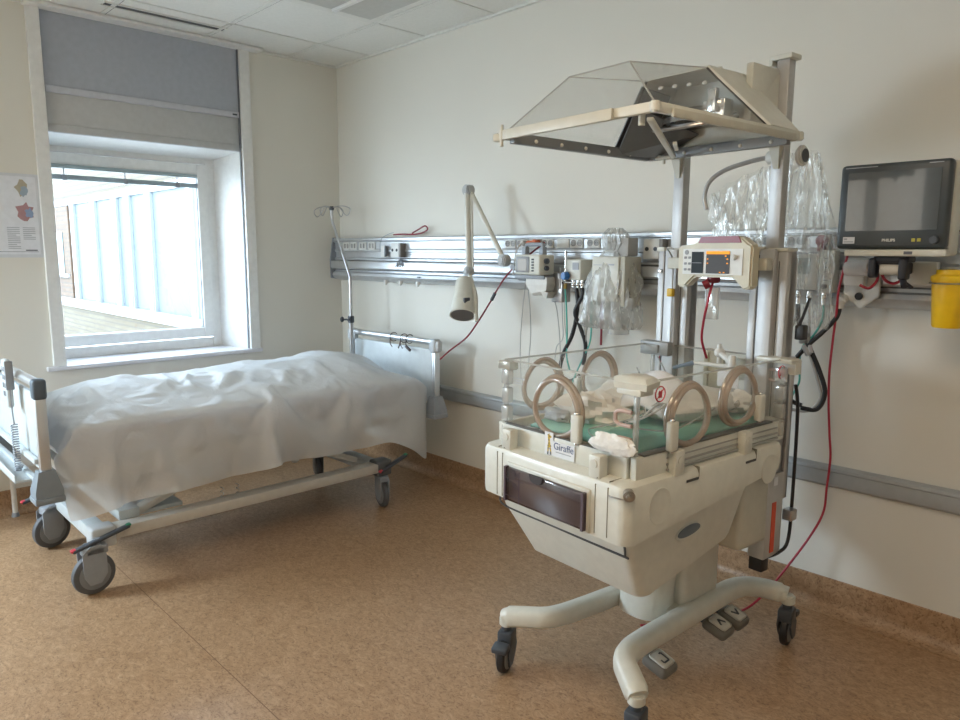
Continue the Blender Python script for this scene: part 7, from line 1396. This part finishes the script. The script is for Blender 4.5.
hose([(2.365, -.17, 1.285), (2.375, -.17, 1.245), (2.335, -.175, 1.16), (2.355, -.16, 1.09), (2.385, -.15, 1.0), (2.375, -.15, .90)], .010, BLACK, 'black gas hose twisting to the right below the gas mixer')
hose([(2.225, -.14, .90), (2.215, -.14, .84), (2.245, -.14, .80), (2.30, -.14, .81), (2.345, -.14, .84)], .010, BLACK, 'black hose curved in a low bend behind the clear box')
hose([(2.265, -.17, 1.27), (2.275, -.17, 1.18), (2.275, -.16, 1.05), (2.268, -.15, .93), (2.29, -.15, .86)], .0042, TEAL, 'thin teal hose straight below the gas mixer', seg=8)
hose([(2.42, -.15, 1.29), (2.425, -.16, 1.15), (2.42, -.16, 1.02), (2.37, -.15, .93), (2.33, -.15, .85), (2.30, -.15, .78)], .004, TEAL, 'thin teal hose swinging left below the bagged device', seg=8)
hose([(2.39, -.16, 1.28), (2.40, -.17, 1.18), (2.395, -.16, 1.08), (2.385, -.15, .98)], .0035, CLRTUBE, 'clear drip tube with a chamber hanging beside gas mixer', seg=8)
m = MB(); m.cyl((2.395, -.165, 1.10), (2.393, -.163, 1.05), .013, .006); m.cyl((2.395, -.165, 1.10), (2.395, -.165, 1.14), .010); tag(m.build('drip_chamber', CLRTUBE), 'small clear drip chamber hanging under the gas mixer', 'drip chamber')
for (pts, lb) in ((([(1.955, -.12, 1.29), (1.94, -.12, 1.20), (1.915, -.11, 1.05), (1.91, -.11, .90), (1.92, -.11, .76)]), 'thin grey lead left of pair hanging from lamp bracket'), (([(1.965, -.12, 1.29), (1.985, -.12, 1.16), (1.985, -.11, 1.02), (1.975, -.11, .88), (1.97, -.11, .76)]), 'thin grey lead right of pair hanging from lamp bracket'),
                  (([(2.16, -.16, 1.25), (2.20, -.16, 1.18), (2.215, -.15, 1.06), (2.225, -.15, .95), (2.23, -.15, .84)]), 'grey lead hanging from white paper tray'), (([(2.23, -.15, 1.21), (2.235, -.15, 1.12), (2.24, -.15, 1.02), (2.20, -.15, .97), (2.19, -.15, .88)]), 'grey lead hanging under the dark rail clamp'), (([(2.245, -.15, 1.21), (2.25, -.15, 1.1), (2.265, -.15, 1.0), (2.245, -.15, .92)]), 'short grey lead right beside the teal hose')):
    hose(pts, .0026, GREYH, lb, 'cable', 'cable', None, 6)
hose([(2.065, -.10, 1.50), (1.965, -.20, 1.385), (1.90, -.24, 1.30), (1.815, -.26, 1.17), (1.74, -.27, 1.07), (1.66, -.28, .98), (1.53, -.28, .90), (1.43, -.27, .835)], .0045, REDD, 'dark red lead sagging from rail socket towards the bed head', 'red_cable', 'cable', None, 8)
m = MB(); m.cyl((1.855, -.25, 1.235), (1.832, -.255, 1.195), .009, bev=.002); tag(m.build('cable_joint', DARKPL), 'small black joint on the sagging red lead', 'connector')

# ------------------------------------------------------------------ bagged ventilator
vt = thing('ventilator', 'cream boxy medical device on rail, wrapped in clear plastic bag', 'medical device', (2.575, -.10, 1.215))
m = MB(); m.box(-.095, .055, -.14, -.01, .01, .215, .006, 3); m.build('device_body', CREAM, vt)
m = MB(); m.box(.055, .082, -.13, -.0, -.01, .215, .004); m.build('device_side', CREAMD, vt)
m = MB(); m.box(.0, .03, -.1415, -.139, .175, .182); m.box(-.085, -.03, -.1415, -.139, .175, .178); m.box(-.085, -.02, -.1415, -.139, .135, .138); m.build('device_print', INKG, vt, False)
m = MB(); m.box(-.01, .075, -.10, -.02, .216, .30, .005); m.build('device_head', mat('device_head_grey', (.42, .42, .41), .45), vt)
m = MB(); m.cyl((-.06, -.10, -.20), (-.06, -.10, .01), .0055); m.build('drop_tube', REDD, vt)
m = MB(); m.cyl((.03, -.09, -.14), (.03, -.09, .01), .05, .045, seg=24); m.build('water_chamber', CLRTUBE, vt)
def bag(c, prof_, seed, seg=64, sx=1, sy=.7, amp=.16):
    rings = []
    n_ = len(prof_)
    dense = []
    for (z0, r0, o0), (z1, r1, o1) in zip(prof_, prof_[1:]):
        for k in range(6): t_ = k/6; dense.append((z0+(z1-z0)*t_, r0+(r1-r0)*t_, o0+(o1-o0)*t_))
    dense.append(prof_[-1])
    for z, r_, o_ in dense:
        ring_ = []
        for k in range(seg):
            a = 2*PI*k/seg
            w = 1+amp*noise.noise(Vector((math.cos(a)*3.2, math.sin(a)*3.2, z*7+seed)))+amp*.7*noise.noise(Vector((math.cos(a)*9, math.sin(a)*9, z*10+seed)))+amp*.35*noise.noise(Vector((math.cos(a)*18, math.sin(a)*18, z*26+seed)))
            ring_.append((c[0]+o_+r_*w*math.cos(a)*sx, c[1]+r_*w*math.sin(a)*sy, z))
        rings.append(ring_)
    m = MB(); m.loft(rings, False, False); return m
m = bag((2.555, -.17), [(1.56, .035, 0), (1.535, .062, .0), (1.49, .072, .01), (1.455, .055, 0), (1.42, .085, 0), (1.36, .115, 0), (1.26, .135, -.01), (1.17, .150, -.015), (1.12, .148, -.01), (1.10, .13, .0), (1.095, .09, .0)], 4.2, amp=.26)
tag(m.build('plastic_bag', BAGW), 'crumpled milky plastic bag tied over the boxy device on the rail', 'plastic bag')

# polythene sleeve hanging from the incubator's side arm
def sleeve(u, v):
    a = 2*PI*u; z = 1.70-.30*v
    top = [(-.075+.23*t_, .40, 0) for t_ in (0, 1)]
    cx = .05-.01*v+.03*v*v; w = .125*(1-.45*v); d = .03+.035*v
    k = 1+.35*noise.noise(Vector((math.cos(a)*2.4, math.sin(a)*2.4, v*2)))+.22*noise.noise(Vector((math.cos(a)*7, math.sin(a)*7, v*3.5)))
    zz = z+(.05*math.cos(a)*(1-v))+.018*noise.noise(Vector((a*2, v*5, 3)))
    return (cx+w*k*math.cos(a), .385+d*k*math.sin(a)*.8, zz)
m = MB(); m.grid(sleeve, 90, 40)
inside(m, 'plastic_bag', BAG, 'clear crinkled plastic bag hanging between the canopy posts', 'plastic bag')
def sleeve2(u, v):
    a = 2*PI*u; z = 1.80-.62*v
    w = .045+.05*math.sin(min(v*2.2, 1)*PI/2)-.012*v; d = .035
    k = 1+.35*noise.noise(Vector((math.cos(a)*2.4, math.sin(a)*2.4, v*3+9)))+.22*noise.noise(Vector((math.cos(a)*7, math.sin(a)*7, v*6+5)))
    return (3.46+.01*v+w*k*math.cos(a), -.30+.05*v+d*k*math.sin(a), z+.02*noise.noise(Vector((a, v*6, 8))))
m = MB(); m.grid(sleeve2, 80, 50)
tag(m.build('plastic_bag', BAG), 'long clear plastic bag hanging right of the tall canopy post', 'plastic bag')

# ------------------------------------------------------------------ gas panel right of the incubator
gp2 = thing('gas_flow_panel', 'cream wall gas device with two flow scales right of the canopy post', 'medical device', (3.45, -.12, 1.28))
m = MB(); m.box(-.075, .02, -.03, .03, .03, .165, .004); m.build('panel_body', WHITEPL, gp2)
m = MB(); m.box(.022, .075, -.03, .03, .02, .18, .004); m.build('flow_meter', CREAM, gp2)
m = MB(); m.box(-.055, -.01, -.0315, -.029, .09, .15); m.build('panel_window', mat('panel_window_grey', (.34, .40, .38), .3), gp2, False)
m = MB()
for k in range(7): m.box(.040, .055, -.0315, -.0295, .05+.016*k, .054+.016*k)
m.build('scale_marks', INK, gp2, False)
m = MB(); m.cyl((.048, -.03, .045), (.048, -.045, .045), .009); m.build('flow_knob', DARKPL, gp2)
m = MB()
for x in (-.05, -.01, .045): m.cyl((x, -.02, -.025), (x, -.02, .025), .009, bev=.002); m.sphere((x, -.02, .005), .012, seg=12)
m.build('gas_fittings', CHROME, gp2)
t_ = thing('emergency_knob', 'dark red round knob on rail just above the right gas device', 'knob', (3.452, -.07, 1.49)); m = MB(); m.box(-.024, .024, .005, .02, -.03, .03, .003); m.build('knob_plate', WHITEPL, t_); m = MB(); m.cyl((0, .005, .005), (0, -.03, .005), .022, bev=.006); m.box(-.013, .013, -.028, -.002, -.035, .0, .005); m.build('knob_body', REDD, t_)
hose([(3.40, -.14, 1.255), (3.405, -.14, 1.20), (3.425, -.14, 1.14), (3.46, -.14, 1.08), (3.50, -.14, 1.00), (3.525, -.14, .92), (3.50, -.14, .855), (3.44, -.14, .85)], .009, BLACK, 'black hose from left fitting of right gas device, curving to the right')
hose([(3.555, -.14, 1.255), (3.545, -.14, 1.21), (3.505, -.15, 1.155), (3.46, -.155, 1.105), (3.40, -.14, 1.03), (3.378, -.14, .95), (3.39, -.14, .88), (3.44, -.14, .86)], .009, BLACK, 'black hose from rail above, crossing to the left of the right gas device')
m = MB(); m.box(3.425, 3.452, -.175, -.14, 1.105, 1.145, .005); m.cyl((3.44, -.155, 1.10), (3.462, -.155, 1.06), .012, bev=.003); m.cyl((3.452, -.155, 1.13), (3.47, -.155, 1.07), .008); tag(m.build('hose_coupling', STEEL), 'metal coupling where the two right hand black hoses cross', 'connector')
m = MB(); m.cyl((3.555, -.10, 1.285), (3.555, -.14, 1.27), .018, bev=.003); m.cyl((3.555, -.14, 1.275), (3.555, -.14, 1.245), .012, bev=.002); tag(m.build('gas_probe', WHITEPL), 'white round gas probe under rail left of the pentagon plate', 'connector')
hose([(3.495, -.14, 1.255), (3.495, -.14, 1.20), (3.47, -.145, 1.14), (3.43, -.14, 1.09), (3.42, -.14, 1.02), (3.425, -.14, .95), (3.39, -.14, .87)], .0042, TEAL, 'thin teal hose below the right gas device', seg=8)
hose([(3.44, -.14, 1.255), (3.448, -.14, 1.18), (3.455, -.14, 1.08), (3.49, -.14, .98), (3.51, -.14, .90), (3.47, -.14, .845), (3.40, -.14, .84), (3.365, -.13, .87)], .006, GREYH, 'grey hose looping low beside the right black hoses')
hose([(3.40, -.15, 1.20), (3.375, -.17, 1.13), (3.345, -.2, 1.08)], .006, GREYH, 'short grey hose slanting to the right canopy post')

# ------------------------------------------------------------------ patient monitor
PMX, PMY = 3.753, -.32
mo = thing('patient_monitor', 'large black framed patient monitor with dark screen on wall arm', 'monitor', (PMX, PMY, 1.44))
Mm = Matrix.Rotation(.0, 4, 'Z')
m = MB(); m.box(-.166, .166, .004, .045, .022, .302, .014, 4); m.build('bezel', BEZEL, mo)
m = MB(); m.box(-.150, .172, .045, .13, .0, .298, .012, 3); m.box(-.135, .17, .0, .045, -.002, .020, .004); m.build('rear_case', CREAM, mo)
m = MB(); m.box(-.138, .138, .0015, .0045, .082, .274); m.build('screen', SCREEN, mo, False)
MT = FACE_Y
text('maker_name', 'PHILIPS', .0125, WHITEPL, mo, T(.0, .0035, .050) @ MT, .0004, .0004)
m = MB(); m.box(-.142, -.105, .0022, .0042, .040, .062); m.build('asset_label', PAPER, mo, False)
m = MB(); m.box(-.139, -.108, .0014, .0022, .044, .048); m.box(-.139, -.128, .0014, .0022, .052, .058); m.build('label_print', INKG, mo, False)
m = MB(); m.box(.068, .079, .002, .0042, .045, .056, .001); m.box(.084, .095, .002, .0042, .045, .056, .001); m.build('yellow_indicator', mat('indicator_yellow', (.45, .40, .05), .4), mo)
m = MB(); m.cyl((.134, .003, .050), (.134, -.014, .050), .014, .012, bev=.002); m.build('rotary_knob', DARKPL, mo)
m = MB(); m.box(-.15, -.05, .0028, .0042, .290, .2925); m.box(.10, .14, .0028, .0042, .290, .2925); m.build('top_marks', INKG, mo, False)
m = MB(); m.box(.05, .075, -.001, .0, .004, .014); m.build('case_label', INK, mo, False)
m = MB(); m.box(-.05, .06, .03, .10, -.022, -.002, .004); m.box(-.062, -.040, .02, .075, -.075, -.008, .008, 3); m.box(.030, .055, .02, .075, -.08, -.008, .008, 3); m.box(-.06, .05, .04, .08, -.03, -.012, .004)
m.cyl((.04, .05, -.075), (.055, .02, -.10), .010); m.beam((.035, .05, -.08), (.075, .03, -.105), .014, .010, .003); m.beam((0.0, .06, -.02), (0.0, .24, -.05), .05, .04, .006); m.build('mounting_bracket', mat('bracket_navy', (.03, .035, .05), .45), mo)
m = MB(); m.box(.0, .10, .20, .245, -.10, -.02, .006); m.build('arm_base', WHITEPL, mo)
m = MB(); m.cyl((-.03, .055, -.045), (.03, .055, -.045), .020, bev=.002); m.build('swivel', WHITEPL, mo)
# clinging cords and plate below
t_ = thing('call_unit_plate', 'white pentagon plate with black button on rail below patient monitor', 'wall plate', (3.615, -.10, 1.33))
m = MB(); m.prism([(-.062, .10), (.058, .10), (.062, -.035), (.0, -.085), (-.062, -.035)], 0, .012, FACE_Y, .003); m.build('plate', WHITEPL, t_)
m = MB(); m.cyl((-.006, -.012, -.038), (-.006, -.020, -.038), .014, bev=.002); m.build('black_button', BLACK, t_)
m = MB(); m.cyl((-.045, -.055, .065), (.035, -.055, .065), .028, seg=28, bev=.002); m.build('paper_roll', PAPER, t_)
m = MB(); m.box(-.05, .02, -.056, -.02, .00, .065, .006); m.build('roll_holder', WHITEPL, t_)
hose([(3.628, -.17, 1.335), (3.66, -.17, 1.325), (3.682, -.165, 1.355), (3.675, -.16, 1.385), (3.65, -.155, 1.375)], .005, RED, 'red cord looped round the white plate below the monitor', 'red_cable', 'cable', None, 8)
hose([(3.70, -.20, 1.40), (3.715, -.2, 1.36), (3.745, -.2, 1.345), (3.775, -.2, 1.36)], .005, RED, 'short red cord hanging under the monitor bracket', 'red_cable', 'cable', None, 8)
hose([(3.578, -.17, 1.44), (3.567, -.17, 1.38), (3.556, -.17, 1.31), (3.548, -.15, 1.24), (3.535, -.13, 1.12), (3.528, -.12, 1.0), (3.53, -.11, .88), (3.538, -.10, .76), (3.545, -.09, .66), (3.54, -.09, .54), (3.535, -.09, .44), (3.50, -.10, .34), (3.44, -.14, .21), (3.38, -.20, .09), (3.33, -.28, .02), (3.27, -.40, .009), (3.18, -.55, .008), (3.10, -.68, .008)], .0046, RED, 'long thin red cord running from patient monitor down to floor', 'red_cable', 'cable', None, 8)
# yellow sharps container
yc = thing('sharps_container', 'yellow sharps waste container in a rail holder at right edge', 'sharps container', (3.915, -.2, 1.205))
m = MB(); m.lathe([(.001, 0), (.040, 0), (.044, .006), (.054, .150), (.054, .156), (.001, .156)], 36, Matrix.Diagonal((1, .85, 1, 1))); m.build('container_body', YELLOW, yc)
m = MB(); m.lathe([(.056, .152), (.058, .156), (.058, .168), (.052, .173), (.044, .175), (.043, .190), (.001, .192)], 36, Matrix.Diagonal((1, .85, 1, 1))); m.build('container_lid', mat('lid_yellow', (.88, .58, .02), .4), yc)
m = MB(); m.sweep([(.060*math.cos(a), .052*math.sin(a), .146) for a in [2*PI*k/32 for k in range(32)]], .0025, 6, True); m.beam((0, .05, .146), (0, .12, .146), .02, .006); m.build('wire_holder', STEEL, yc)
